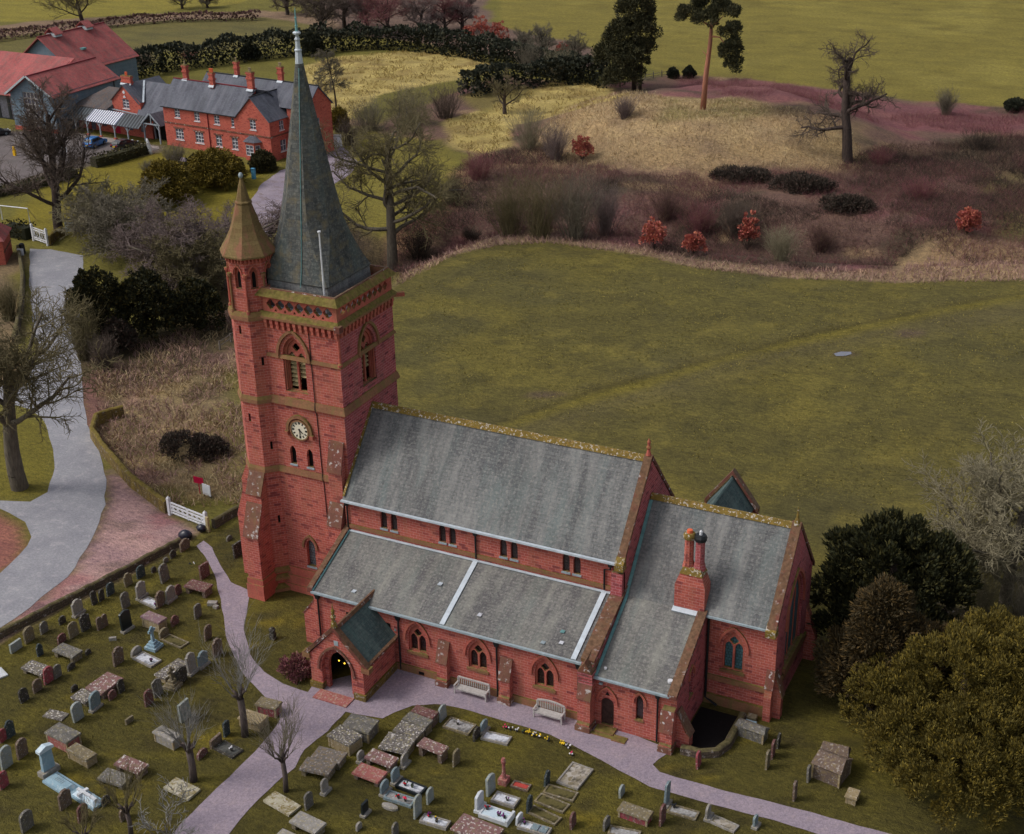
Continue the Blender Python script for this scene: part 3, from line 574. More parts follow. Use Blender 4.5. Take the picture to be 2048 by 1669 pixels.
# --- nave
cl = [2.92, 3.74, 7.56, 8.34, 12.2, 13.0, 16.78, 17.56]
MB().panel((0, 4.89, 0), X, [(-.2, 4.5), (20.9, 4.5), (20.9, 9.3), (-.2, 9.3)], [arch(c_, .52, 7.55, 8.5, .5, 4) for c_ in cl], .24).build('nave_wall', SS, CH)
for c_ in cl: lancet((0, 4.89, 0), X, c_, .52, 7.55, 8.5, .5, name='clerestory_window')
MB().slab((0, 4.89, 0), X, [(-.1, 7.0), (20.3, 7.0), (20.3, 7.28), (-.1, 7.28)], .004, .1).build('string_course', MS, CH)
MB().panel((20.9, 13.61, 0), XN, [(0, 0), (21.1, 0), (21.1, 9.3), (0, 9.3)], [], .2).build('north_wall', SS, CH)
slope('nave_roof', (-.2, 4.55, 9.24), (20.45, 4.55, 9.24), (20.45, 9.25, 14.7), (-.2, 9.25, 14.7), MAT['nave_slate'])
slope('nave_roof', (-.2, 13.95, 9.24), (20.45, 13.95, 9.24), (20.45, 9.25, 14.7), (-.2, 9.25, 14.7), MAT['nave_slate'])
MB().hexa([(-.2, 8.98, 14.5), (20.5, 8.98, 14.5), (20.5, 9.52, 14.5), (-.2, 9.52, 14.5)], [(-.2, 9.17, 14.86), (20.5, 9.17, 14.86), (20.5, 9.33, 14.86), (-.2, 9.33, 14.86)]).build('ridge_tiles', MAT['ridge_lichen'], CH)
beam('gutter', (-.25, 4.5, 9.16), (20.4, 4.5, 9.16), .2, .13, MAT['lead'])
beam('flashing', (-.12, 4.7, 9.5), (-.12, 9.1, 14.62), .16, .1, MAT['ridge_lichen'])
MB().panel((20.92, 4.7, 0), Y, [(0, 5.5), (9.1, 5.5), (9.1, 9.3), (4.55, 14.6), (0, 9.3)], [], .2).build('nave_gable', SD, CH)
def gable_coping(x0, x1, yc, hw, z0, zr, parent=CH, mat='coping_stone', th=.22, low=.0):
    for s in (-1, 1):
        q = [(yc+s*hw, z0), (yc, zr), (yc, zr+th*1.5), (yc+s*hw, z0+th*1.5)]
        MB().hexa([(x0, a, b) for a, b in q], [(x1, a, b) for a, b in q]).build('coping', MAT[mat], parent)
gable_coping(20.44, 20.98, 9.25, 4.85, 9.02, 14.66)
MB().hexa([(20.4, 4.3, 8.85), (21.0, 4.3, 8.85), (21.0, 4.95, 8.85), (20.4, 4.95, 8.85)], [(20.4, 4.3, 9.3), (21.0, 4.3, 9.3), (21.0, 4.75, 9.75), (20.4, 4.75, 9.75)]).build('kneeler', MAT['ridge_lichen'], CH)
fin = MB().lathe([(.2, 14.9), (.14, 15.1), (.09, 15.3), (.18, 15.45), (.09, 15.6), (.12, 15.85), (.02, 16.1)], 8, (20.7, 9.25)); fin.build('finial', DS, CH)
MB().hexa([(20.15, 4.15, 4.7), (20.92, 4.15, 4.7), (20.92, 4.9, 4.7), (20.15, 4.9, 4.7)], [(20.15, 4.45, 8.6), (20.92, 4.45, 8.6), (20.92, 4.9, 8.6), (20.15, 4.9, 8.6)]).build('buttress', SD, CH)
downpipe(-.0, 4.89, 9.05, 6.9); downpipe(10.15, 4.89, 9.05, 6.95); downpipe(19.95, 4.89, 9.05, 6.95, jog=-.42)
# --- chancel
MB().panel((0, 5.33, 0), X, [(20.9, 0), (30.97, 0), (30.97, 7.3), (20.9, 7.3)], [arch(28.2, 1.42, 2.8, 4.5, 1.25)], .36).build('chancel_wall', SS, CH)
tracery_window((0, 5.33, 0), X, 28.2, 1.42, 2.8, 4.5, 1.25, glass='teal_glass')
EO = arch(9.25-5.33, 3.6, 2.7, 5.6, 3.0)
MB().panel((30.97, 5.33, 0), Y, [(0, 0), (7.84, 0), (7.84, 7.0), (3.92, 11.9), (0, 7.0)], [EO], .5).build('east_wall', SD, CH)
hh = [arch(9.25-5.33+k*1.12, .9, 2.9, 5.5, .8, 4) for k in (-1, 0, 1)]+[quatre(3.92+k*.62, 6.75, .42) for k in (-1, 1)]+[quatre(3.92, 7.7, .5)]
ew = MB().slab((30.97, 5.33, 0), Y, infl(EO, .04), -.22, -.14, 0, [arch(9.25-5.33, 3.3, 2.75, 5.6, 2.75)]).build('east_window', DS, CH)
for k in (-.55, .55): MB().slab((30.97, 5.33, 0), Y, [(3.92+k-.05, 2.75), (3.92+k+.05, 2.75), (3.92+k+.05, 7.2), (3.92+k-.05, 7.2)], -.22, -.15).build('mullion', DS, ew)
MB().slab((30.97, 5.33, 0), Y, infl(EO, .03), -.3, -.23).build('glass', MAT['teal_glass'], ew)
MB().slab((30.97, 5.33, 0), Y, hood(3.92, 3.9, 5.6, 3.2, .2), -.02, .14).build('hood_mould', DS, ew)
MB().slab((30.97, 5.33, 0), Y, [(1.7, 2.3), (6.1, 2.3), (6.1, 2.69), (1.7, 2.69)], -.3, .2).build('sill', MS, ew)
MB().panel((30.97, 13.17, 0), XN, [(0, 0), (10.1, 0), (10.1, 7.3), (0, 7.3)], [], .2).build('north_wall', SS, CH)
MB().slab((0, 5.33, 0), X, [(26.45, 1.82), (30.6, 1.82), (30.6, 2.2), (26.45, 2.2)], .004, .16).slab((0, 5.33, 0), X, [(26.45, 0), (30.6, 0), (30.6, .7), (26.45, .7)], .004, .22).slab((30.97, 5.33, 0), Y, [(.2, 1.82), (7.6, 1.82), (7.6, 2.2), (.2, 2.2)], .004, .16).build('string_course', MS, CH)
slope('chancel_roof', (20.98, 4.88, 6.83), (30.42, 4.88, 6.83), (30.42, 9.25, 12.03), (20.98, 9.25, 12.03), MAT['nave_slate'])
slope('chancel_roof', (20.98, 13.62, 6.83), (30.42, 13.62, 6.83), (30.42, 9.25, 12.03), (20.98, 9.25, 12.03), MAT['nave_slate'])
MB().hexa([(20.98, 9.0, 11.85), (30.45, 9.0, 11.85), (30.45, 9.5, 11.85), (20.98, 9.5, 11.85)], [(20.98, 9.17, 12.2), (30.45, 9.17, 12.2), (30.45, 9.33, 12.2), (20.98, 9.33, 12.2)]).build('ridge_tiles', MAT['ridge_lichen'], CH)
beam('flashing', (21.06, 4.9, 6.93), (21.06, 9.0, 11.8), .22, .05, MAT['teal_copper'])
beam('gutter', (26.5, 4.84, 6.7), (30.4, 4.84, 6.7), .16, .13, MAT['gutter_lead'])
gable_coping(30.4, 31.0, 9.25, 4.5, 6.65, 12.0)
MB().hexa([(30.36, 4.6, 6.4), (31.02, 4.6, 6.4), (31.02, 5.3, 6.4), (30.36, 5.3, 6.4)], [(30.36, 4.6, 6.85), (31.02, 4.6, 6.85), (31.02, 5.1, 7.25), (30.36, 5.1, 7.25)]).build('kneeler', MAT['ridge_lichen'], CH)
MB().lathe([(.28, 12.1), (.16, 12.4), (.1, 12.55), (.05, 13.1), (.02, 13.35)], 6, (30.7, 9.25)).build('finial', MAT['ridge_lichen'], CH)
buttress([(0, 0), (.55, 0), (.55, 1.8), (.3, 2.4), (0, 3.6)], 30.5, 30.97, ('S', 5.33), slopes=[(.0, 3.6, .3, 2.4)])
buttress([(0, 0), (.5, 0), (.5, 1.7), (.2, 2.6), (0, 3.4)], 5.35, 5.9, ('E', 30.97), slopes=[(.0, 3.4, .5, 1.7)])
buttress([(0, 0), (.75, 0), (.75, 1.9), (.45, 2.7), (.3, 3.3), (0, 4.1)], 12.5, 13.1, ('E', 30.97))
# north organ chamber whose gable shows behind the ridge
slope('chapel_roof', (22.35, 12.6, 8.0), (22.35, 17.4, 8.0), (24.0, 17.4, 10.25), (24.0, 12.6, 10.25), MAT['porch_slate'])
slope('chapel_roof', (25.65, 12.6, 8.0), (25.65, 17.4, 8.0), (24.0, 17.4, 10.25), (24.0, 12.6, 10.25), MAT['porch_slate'])
for s in (-1, 1):
    q = [(24.0+s*1.95, 7.75), (24.0, 10.4), (24.0, 10.75), (24.0+s*1.95, 8.1)]
    MB().hexa([(a, 17.1, b) for a, b in q], [(a, 17.6, b) for a, b in q]).build('coping', MAT['buttress_cap'], CH)
MB().panel((26.0, 17.35, 0), XN, [(0, 0), (4.0, 0), (4.0, 7.6), (2.0, 10.3), (0, 7.6)], [], .2).panel((25.6, 13.2, 0), Y, [(0, 0), (4.15, 0), (4.15, 7.7), (0, 7.7)], [], .2).build('chapel_wall', SS, CH)
# --- vestry with its catslide roof
DH = arch(21.82, .88, .18, 1.85, .42, 5); LH = arch(23.98, .5, 1.3, 2.65, .5, 4)
MB().panel((0, -.02, 0), X, [(20.95, 0), (26.4, 0), (26.4, 3.95), (20.95, 3.95)], [DH, LH], .3).build('vestry_wall', SS, CH)
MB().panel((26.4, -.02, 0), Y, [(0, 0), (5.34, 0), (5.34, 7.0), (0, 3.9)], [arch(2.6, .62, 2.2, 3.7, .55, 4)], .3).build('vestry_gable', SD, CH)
lancet((26.4, -.02, 0), Y, 2.6, .62, 2.2, 3.7, .55, hm=True)
lancet((0, -.02, 0), X, 23.98, .5, 1.3, 2.65, .5, hm=True)
dr = MB().slab((0, -.02, 0), X, infl(DH, .03), -.24, -.18).build('door', MAT['dark_door'], CH)
MB().slab((0, -.02, 0), X, hood(21.82, 1.15, 2.05, 1.0, .14), -.02, .12).slab((0, -.02, 0), X, circ(21.82, 2.62, .17, 3, math.pi/2), .004, .03, 1).build('hood_mould', [DS, MAT['shade_black']], dr)
MB().box(22.13, 22.18, -.2, -.15, 1.05, 1.25).build('handle', MAT['black_iron'], dr)
MB().box(21.2, 22.5, -.75, -.04, 0, .16).box(21.0, 22.7, -1.05, -.75, 0, .08).build('doorstep', MAT['mossy_string'], CH)
MB().rbox((23.0, -.85, 0), .9, .6, .1).build('drain_slab', MAT['mossy_string'], CH)
slope('vestry_roof', (20.98, -.28, 3.92), (25.95, -.28, 3.92), (25.95, 4.95, 6.88), (20.98, 4.95, 6.88), MAT['aisle_slate'])
beam('gutter', (20.9, -.34, 3.8), (26.0, -.34, 3.8), .17, .13, MAT['gutter_lead'])
beam('flashing', (21.1, -.25, 3.95), (21.1, 4.9, 6.9), .2, .05, MAT['teal_copper'])
MB().hexa([(25.9, -.4, 3.78), (26.5, -.4, 3.78), (26.5, 5.0, 6.84), (25.9, 5.0, 6.84)], [(25.9, -.4, 4.06), (26.5, -.4, 4.06), (26.5, 5.0, 7.1), (25.9, 5.0, 7.1)]).build('coping', MAT['coping_stone'], CH)
MB().lathe([(.16, 4.35), (.17, 4.5)], 12, (25.75, .5)).build('roof_patch', MAT['white_paint'], CH)
MB().lathe([(.1, 4.25), (.1, 4.37)], 8, (21.55, .25)).build('roof_patch', MAT['white_paint'], CH)
buttress([(0, 0), (.8, 0), (.8, .5), (.68, .62), (.68, 1.5), (.4, 2.9), (0, 3.0)], 25.6, 26.38, ('S', -.02), slopes=[(.4, 2.9, .68, 1.5)])
buttress([(0, 0), (.85, 0), (.85, 1.0), (.6, 1.3), (0, 2.6)], .0, .75, ('E', 26.4), slopes=[(0, 2.6, .85, 1.0)])
MB().box(25.52, 26.46, -.92, -.04, 0, .42).build('buttress_foot', MAT['buttress_cap'], CH)
downpipe(25.2, -.02, 3.7, .1)
mb = MB(); mb.tube([(26.55, 5.15, 6.6), (26.55, 5.15, .4), (27.4, 4.95, .1)], .085, 6); mb.build('downpipe', MAT['black_iron'], CH)
MB().box(21.3, 21.52, -.2, -.03, 3.3, 3.42).build('lantern', MAT['gutter_lead'], CH)
# chimney on the vestry wall
ck = MB(); ck.box(24.3, 26.3, 4.86, 5.95, 5.6, 8.6)
ck.hexa([(24.3, 4.86, 8.6), (26.3, 4.86, 8.6), (26.3, 5.95, 8.6), (24.3, 5.95, 8.6)], [(24.62, 4.98, 9.5), (26.02, 4.98, 9.5), (26.02, 5.85, 9.5), (24.62, 5.85, 9.5)])
ch = ck.build('chimney', SS, CH)
MB().hexa([(24.55, 4.9, 9.4), (26.08, 4.9, 9.4), (26.08, 5.92, 9.4), (24.55, 5.92, 9.4)], [(24.75, 5.05, 9.85), (25.9, 5.05, 9.85), (25.9, 5.8, 9.85), (24.75, 5.8, 9.85)]).build('chimney_shoulder', MAT['ridge_lichen'], ch)
for k, xc in enumerate((24.98, 25.7)):
    MB().lathe([(.4, 9.7), (.34, 10.1), (.3, 10.2), (.29, 11.7), (.36, 11.8), (.38, 12.05), (.3, 12.15)], 8, (xc, 5.42), 0, math.pi/8).build('chimney_shaft', [SS, SD][k], ch)
    MB().lathe([(.4, 11.78), (.42, 12.0), (.33, 12.18)], 8, (xc, 5.42), 0, math.pi/8).build('chimney_cap', MAT['ridge_lichen' if k == 0 else 'black_iron'], ch)
    MB().lathe([(.2, 12.1), (.18, 12.36), (.02, 12.38)] if k == 0 else [(.1, 12.1), (.1, 12.4), (.03, 12.5)], 10, (xc, 5.42)).build('chimney_pot', MAT['orange_pot' if k == 0 else 'white_paint'], ch)
beam('flashing', (24.25, 4.75, 6.8), (26.3, 4.75, 6.8), .42, .1, MAT['lead'], up=(0, -.4, 1))
# --- south porch
PX0, PX1, PY, PM = 2.25, 6.35, -4.13, 4.3
AO = arch(PM, 2.35, 0, 1.75, 1.7, 7); AI = arch(PM, 1.75, .0, 1.75, 1.35, 7)
pz = MB().panel((0, PY, 0), X, [(PX0, 0), (PX1, 0), (PX1, 2.65), (PM, 4.95), (PX0, 2.65)], [AO], .34)
pz.panel((0, PY+.34, 0), X, infl(AO, .05), [AI], .3)
pz.panel((PX1, PY, 0), Y, [(0, 0), (4.1, 0), (4.1, 2.75), (0, 2.75)], [], .2).panel((PX0, 0, 0), YN, [(0, 0), (4.13, 0), (4.13, 2.75), (0, 2.75)], [], .2)
PO = pz.build('porch_wall', SS, CH)
MB().panel((PX1-.35, 0, 0), YN, [(0, 0), (3.4, 0), (3.4, 2.8), (0, 2.8)], [], .1).panel((PX0+.35, -3.4, 0), Y, [(0, 0), (3.4, 0), (3.4, 2.8), (0, 2.8)], [], .1).panel((0, -.02, 0), X, [(PX0+.3, 0), (PX1-.3, 0), (PX1-.3, 3.5), (PX0+.3, 3.5)], [], .1).build('porch_shade', MAT['shade_black'], CH)  # inner porch faces coloured black in place of the shade inside
MB().slab((0, -.02, 0), X, arch(PM, 1.5, .0, 1.7, 1.1), .02, .08).build('door', MAT['dark_door'], CH)
MB().slab((0, PY, 0), X, hood(PM, 2.6, 1.75, 1.85, .15), -.02, .12).build('hood_mould', MAT['buttress_cap'], PO)
MB().box(PX0-.1, PX0+.9, PY-.12, PY+.5, 0, .5).box(PX0-.13, PX0+.1, PY+.5, -.1, 0, .55).build('plinth', MAT['ochre_wall'], PO); MB().box(PX1-.78, PX1+.12, PY-.12, PY+.5, 0, .5).box(PX1-.1, PX1+.13, PY+.5, -.1, 0, .55).build('plinth', MAT['ochre_wall'], PO)
MB().box(3.0, 5.6, PY-1.15, PY-.14, 0, .1).build('porch_step', MAT['g_rose'], CH)
zr = 4.98; sl_ = 1.06
for s, e in ((-1, PX0-.2), (1, PX1+.2)):
    slope('porch_roof', (e, PY+.3, zr-abs(e-PM)*sl_), (e, .1, zr-abs(e-PM)*sl_), (PM, 1.3, zr), (PM, PY+.3, zr), MAT['porch_slate'], .12)
    q = [(PM+s*2.45, 2.35), (PM, 4.98), (PM, 5.34), (PM+s*2.45, 2.72)]
    MB().hexa([(a, PY-.1, b) for a, b in q], [(a, PY+.36, b) for a, b in q]).build('coping', MAT['coping_stone'], CH)
    MB().box(PM+s*2.3-.3, PM+s*2.3+.3, PY-.12, PY+.4, 2.3, 2.68).build('kneeler', MAT['mossy_string'], CH)
MB().hexa([(PM-.18, PY+.1, 4.92), (PM+.18, PY+.1, 4.92), (PM+.18, 1.25, 4.92), (PM-.18, 1.25, 4.92)], [(PM-.06, PY+.1, 5.16), (PM+.06, PY+.1, 5.16), (PM+.06, 1.25, 5.16), (PM-.06, 1.25, 5.16)]).build('ridge_tiles', MAT['coping_stone'], CH)
beam('eaves_course', (PX1+.16, PY+.3, 2.52), (PX1+.16, -.02, 2.52), .3, .2, MAT['coping_stone'])
beam('flashing', (PX1+.1, .06, 3.0), (PM+.1, 1.2, 5.02), .22, .12, MAT['teal_copper'])
MB().lathe([(.26, 5.2), (.2, 5.5), (.1, 5.7), (.2, 5.95), (.1, 6.1), (.14, 6.4), (.05, 6.6), (.02, 6.95)], 6, (PM, PY+.12)).build('finial', MAT['ridge_lichen'], CH)
MB().slab((0, PY, 0), X, [(PM-.02, 3.85), (PM+.3, 3.85), (PM+.3, 4.2), (PM-.02, 4.2)], .004, .03).build('niche', MAT['gutter_lead'], PO)
# --- tower
TX0, TX1, TY0, TY1, TZ = -7.6, -.2, 5.63, 12.71, 21.6
BW = (-3.95, 1.86, 16.35, 19.0, 1.5)
holesS = [arch(*BW, 7), arch(-4.78, .5, 10.65, 11.65, .45, 4), arch(-3.36, .5, 10.65, 11.65, .45, 4), arch(-4.03, .74, 2.3, 3.95, .6, 5)]
BE = (9.2-TY0,)+BW[1:]
tw = MB().panel((0, TY0, 0), X, [(TX0, 0), (TX1, 0), (TX1, TZ), (TX0, TZ)], holesS, .5)
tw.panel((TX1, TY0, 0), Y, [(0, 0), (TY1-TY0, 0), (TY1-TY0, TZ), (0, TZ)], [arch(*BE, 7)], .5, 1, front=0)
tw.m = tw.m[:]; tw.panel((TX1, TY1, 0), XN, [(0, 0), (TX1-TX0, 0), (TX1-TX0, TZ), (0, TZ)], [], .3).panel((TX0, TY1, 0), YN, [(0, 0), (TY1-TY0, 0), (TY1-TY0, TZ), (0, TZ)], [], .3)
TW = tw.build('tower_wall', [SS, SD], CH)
def belfry(O, U, b):
    cx, w_, z0, zs, ha = b; lw = .62; D = .5
    hs = [arch(cx+s*.38, lw, z0+.05, zs-.3, .55, 4) for s in (-1, 1)]+[quatre(cx, zs+.62, .3)]
    wd = MB().slab(O, U, infl(arch(cx, w_-.3, z0, zs, ha-.2, 7), .02), -D, -D+.16, 0, hs).slab(O, U, arch(cx, w_+.04, z0, zs, ha+.02, 7), -D+.17, -D+.28, 0, [arch(cx, w_-.36, z0+.01, zs, ha-.24, 7)]).build('belfry_window', DS, CH)
    MB().slab(O, U, hood(cx, w_+.5, zs, ha+.35, .2, .2), -.02, .16).build('hood_mould', MAT['mossy_string'], wd)
    MB().slab(O, U, [(cx-w_/2, z0), (cx+w_/2, z0), (cx+w_/2, zs+ha), (cx-w_/2, zs+ha)], -1.2, -1.1).build('dark_interior', MAT['shade_black'], wd)
    Un = np.array(U, float); N = np.cross(Un, (0, 0, 1.)); O_ = np.array(O, float)
    for s in (-1, 1):
        for k in range(8):
            if k < 2 and s == 1: continue
            zc = z0+.25+k*.33+(.08 if s > 0 else 0); m = MB()
            P = lambda a, b_, d: tuple(O_+Un*(cx+s*.38+a)+N*d+np.array((0, 0, b_)))
            m.hexa([P(-.34, zc, -D+.02), P(.34, zc, -D+.02), P(.34, zc+.16, -D-.25), P(-.34, zc+.16, -D-.25)], [P(-.34, zc+.035, -D+.03), P(.34, zc+.035, -D+.03), P(.34, zc+.195, -D-.24), P(-.34, zc+.195, -D-.24)])
            m.build('louvre', MAT['louvre_wood'], wd)
    MB().hexa([P(-s*.38-w_/2, z0-.55, .03), P(-s*.38+w_/2, z0-.55, .03), P(-s*.38+w_/2, z0-.55, -.48), P(-s*.38-w_/2, z0-.55, -.48)], [P(-s*.38-w_/2, z0-.5, .04), P(-s*.38+w_/2, z0-.5, .04), P(-s*.38+w_/2, z0+.06, -.48), P(-s*.38-w_/2, z0+.06, -.48)]).build('sill', MAT['mossy_string'], wd)
    for s in (-1, 1):
        sh = MB(); c0 = O_+Un*(cx+s*(w_/2-.07))-N*.14
        sh.lathe([(.1, z0+.1), (.06, z0+.25), (.055, zs-.3), (.11, zs-.12), (.11, zs)], 7, (c0[0], c0[1])); sh.build('shaft', DS, wd)
belfry((0, TY0, 0), X, BW); belfry((TX1, TY0, 0), Y, BE)
for c_ in (-4.78, -3.36): lancet((0, TY0, 0), X, c_, .5, 10.65, 11.65, .45, glass='shade_black', depth=.3)
lw = lancet((0, TY0, 0), X, -4.03, .74, 2.3, 3.95, .6, glass='grey_glass', depth=.34); MB().slab((0, TY0, 0), X, hood(-4.03, 1.05, 3.95, .85, .14), -.02, .12).build('hood_mould', MS, lw)
def bandt(z0, z1, o, name='string_course', mat=MS, sides='SEN'):
    m = MB()
    if 'S' in sides: m.hexa([(TX0, TY0-o, z0), (TX1+o, TY0-o, z0), (TX1+o, TY0+.1, z0), (TX0, TY0+.1, z0)], [(TX0, TY0-o*.3, z1), (TX1+o*.3, TY0-o*.3, z1), (TX1+o*.3, TY0+.1, z1), (TX0, TY0+.1, z1)])
    if 'E' in sides: m.hexa([(TX1-.1, TY0+.1, z0), (TX1+o, TY0+.1, z0), (TX1+o, TY1+o, z0), (TX1-.1, TY1+o, z0)], [(TX1-.1, TY0+.1, z1), (TX1+o*.3, TY0+.1, z1), (TX1+o*.3, TY1+o*.3, z1), (TX1-.1, TY1+o*.3, z1)])
    return m.build(name, mat, CH)
bandt(9.85, 10.3, .14, sides='S'); bandt(15.3, 15.85, .2); bandt(18.8, 19.05, .12)
ct = MB()
for k in range(13):
    xk = -6.0+k*.47
    if xk < -.3: ct.box(xk, xk+.2, TY0-.2, TY0+.02, 21.0, 21.62).box(xk-.02, xk+.22, TY0-.26, TY0+.02, 21.35, 21.64)
for k in range(15):
    yk = 5.75+k*.47; ct.box(TX1-.02, TX1+.2, yk, yk+.2, 21.0, 21.62).box(TX1-.02, TX1+.26, yk-.02, yk+.22, 21.35, 21.64)
ct.build('corbel_table', DS, CH)
cn = MB(); o = .32
cn.hexa([(TX0, TY0-o, 21.65), (TX1+o, TY0-o, 21.65), (TX1+o, TY1+o, 21.65), (TX0, TY1+o, 21.65)], [(TX0, TY0-o, 21.82), (TX1+o, TY0-o, 21.82), (TX1+o, TY1+o, 21.82), (TX0, TY1+o, 21.82)])
cn.hexa([(TX0, TY0-o, 21.82), (TX1+o, TY0-o, 21.82), (TX1+o, TY1+o, 21.82), (TX0, TY1+o, 21.82)], [(TX0, TY0-.05, 22.12), (TX1+.05, TY0-.05, 22.12), (TX1+.05, TY1+.05, 22.12), (TX0, TY1+.05, 22.12)])
cn.build('cornice', MAT['mossy_string'], CH)
MB().box(TX1-.02, TX1+.42, TY0-.42, TY0+.05, 21.5, 21.95).build('corner_carving', MAT['coping_stone'], CH)
MB().rbox((TX1+.3, TY1+.3, 21.55), 1.0, .28, .28, R(35)).build('gargoyle', DS, CH)
pp = MB(); zq = 22.68
hq = [q for k in range(7) for q in (quatre(-5.45+k*.76, zq, .36), )]+[[(-5.07+k*.76-.13, 22.2), (-5.07+k*.76+.13, 22.2), (-5.07+k*.76, 22.4)] for k in range(6)]
pp.slab((0, TY0, 0), X, [(-6.1, 22.12), (TX1+.03, 22.12), (TX1+.03, 23.25), (-6.1, 23.25)], -.26, .02, 0, hq)
hq = [quatre(.78+k*.68, zq, .32) for k in range(9)]
pp.slab((TX1, TY0, 0), Y, [(.26, 22.12), (TY1-TY0+.03, 22.12), (TY1-TY0+.03, 23.25), (.26, 23.25)], -.26, .02, 0, hq)
pp.box(TX0, TX1-.27, TY1-.26, TY1+.02, 22.12, 23.25).box(TX0-.02, TX0+.26, TY0+1.5, TY1-.27, 22.12, 23.25)
pp.build('parapet', DS, CH)
def copring(z0, z1, o0, o1, i):
    m = MB(); a = (TX0, TX1, TY0, TY1)
    out0 = [(a[0]-o0, a[2]-o0, z0), (a[1]+o0, a[2]-o0, z0), (a[1]+o0, a[3]+o0, z0), (a[0]-o0, a[3]+o0, z0)]
    out1 = [(a[0]-o1, a[2]-o1, z1), (a[1]+o1, a[2]-o1, z1), (a[1]+o1, a[3]+o1, z1), (a[0]-o1, a[3]+o1, z1)]
    in1 = [(a[0]+i, a[2]+i, z1), (a[1]-i, a[2]+i, z1), (a[1]-i, a[3]-i, z1), (a[0]+i, a[3]-i, z1)]
    in0 = [(q[0], q[1], z0) for q in in1]; v = out0+out1+in1+in0
    for k in range(4):
        for r in range(4): m.add([v[r*4+k], v[r*4+(k+1) % 4], v[(r+1) % 4*4+(k+1) % 4], v[(r+1) % 4*4+k]], [(0, 1, 2, 3)])
    return m
copring(23.25, 23.72, .3, -.06, .3).build('parapet_coping', MAT['mossy_string'], CH)
m = copring(23.722, 23.8, -.08, -.1, .26); m.build('coping_edge', MAT['buttress_cap'], CH)
MB().box(TX0+.3, TX1-.3, TY0+.3, TY1-.3, 21.7, 22.2).build('tower_roof', MAT['lead'], CH)
buttress([(0, 0), (1.25, 0), (1.25, 1.2), (1.1, 1.3), (1.1, 7.0), (.55, 8.6), (.55, 11.0), (0, 13.2)], -1.55, -.45, ('S', TY0), slopes=[(.55, 8.6, 1.1, 7.0), (0, 13.2, .55, 11.0)])
for q in ((TX1+.02, TY0-.02),): MB().lathe([(.17, 18.95), (.17, 19.1), (.1, 19.2), (.1, 21.2), (.18, 21.4), (.18, 21.6)], 8, q).build('corner_shaft', DS, CH)
pl = MB()
for z0, z1, o_ in ((0, .55, .42), (.55, 1.25, .28), (1.25, 1.9, .14)):
    pl.hexa([(TX0, TY0-o_, z0), (TX1-1.5, TY0-o_, z0), (TX1-1.5, TY0, z0), (TX0, TY0, z0)], [(TX0, TY0-o_+.06, z1), (TX1-1.5, TY0-o_+.06, z1), (TX1-1.5, TY0, z1), (TX0, TY0, z1)])
pl.build('plinth', MAT['dressed_stone'], CH)
# clock
cf = MB().slab((0, TY0, 0), X, circ(-3.98, 13.48, .7, 28), .02, .08).build('clock_face', MAT['clock_white'], CH)
MB().slab((0, TY0, 0), X, hood(-3.98, 1.75, 13.5, .93, .2, .22), -.02, .2).slab((0, TY0, 0), X, circ(-3.98, 13.48, .8, 28), .0, .16, 0, [circ(-3.98, 13.48, .7, 28)]).build('clock_surround', MAT['mossy_string'], cf)
for s in (-1, 1): MB().box(-3.98+s*1.05-.14, -3.98+s*1.05+.14, TY0-.3, TY0, 13.0, 13.3).build('label_stop', DS, cf)
tk = MB()
for k in range(12):
    a_ = math.pi/6*k; ca, sa = math.sin(a_), math.cos(a_); wd = .05 if k % 3 else .07
    P2 = lambda r, t: (-3.98+ca*r+sa*t, 13.48+sa*r-ca*t)
    tk.slab((0, TY0, 0), X, [P2(.45, -wd), P2(.63, -wd), P2(.63, wd), P2(.45, wd)], .082, .09)
tk.build('hour_marks', MAT['black_iron'], cf)
def hand(a_, r, wd):
    ca, sa = math.sin(a_), math.cos(a_); P2 = lambda q, t: (-3.98+ca*q+sa*t, 13.48+sa*q-ca*t)
    MB().slab((0, TY0, 0), X, [P2(-.12, -wd), P2(r, -wd*.4), P2(r, wd*.4), P2(-.12, wd)], .1, .13).build('clock_hand', MAT['black_iron'], cf)
hand(R(178), .55, .035); hand(R(128), .36, .045)
MB().tube([(-2.55, TY0-.04, 21.0), (-2.5, TY0-.05, 15.9), (-2.45, TY0-.22, 15.4), (-2.45, TY0-.04, 15.0), (-2.4, TY0-.04, 10.4), (-2.35, TY0-.2, 10.0), (-2.35, TY0-.04, 9.7), (-2.2, TY0-.04, .6)], .03, 5).build('lightning_conductor', MAT['black_iron'], CH)
# --- stair turret
TC = (-7.5, 6.45); AP = 1.57; RC = AP/math.cos(math.pi/8)
def octp(r, z, c=TC): return [(c[0]+r*math.cos(math.pi/8+math.pi/4*k), c[1]+r*math.sin(math.pi/8+math.pi/4*k), z) for k in range(8)]
def oct_panel(mb, ap, z0, z1, holes=lambda k: [], depth=.25):
    sd = 2*ap*math.tan(math.pi/8)
    for k in range(8):
        an = math.pi/4*k; n = np.array((math.cos(an), math.sin(an), 0)); u = np.array((-math.sin(an), math.cos(an), 0)); O_ = np.array((TC[0], TC[1], 0))+n*ap-u*sd/2
        mb.panel(O_, u, [(0, z0), (sd, z0), (sd, z1), (0, z1)], holes(k), depth)
sd = 2*AP*math.tan(math.pi/8)
slit = {6: [(.45, 20.4), (.45, 13.75), ], 7: [(.65, 18.1), (.65, 11.6), (.65, 5.6)], 0: []}
hs = lambda k: [[(a-.09, b), (a+.09, b), (a+.09, b+.62), (a-.09, b+.62)] for a, b in slit.get(k, [])]
tu = MB(); oct_panel(tu, AP, 0, 21.7, hs); TU = tu.build('stair_turret', SS, CH)
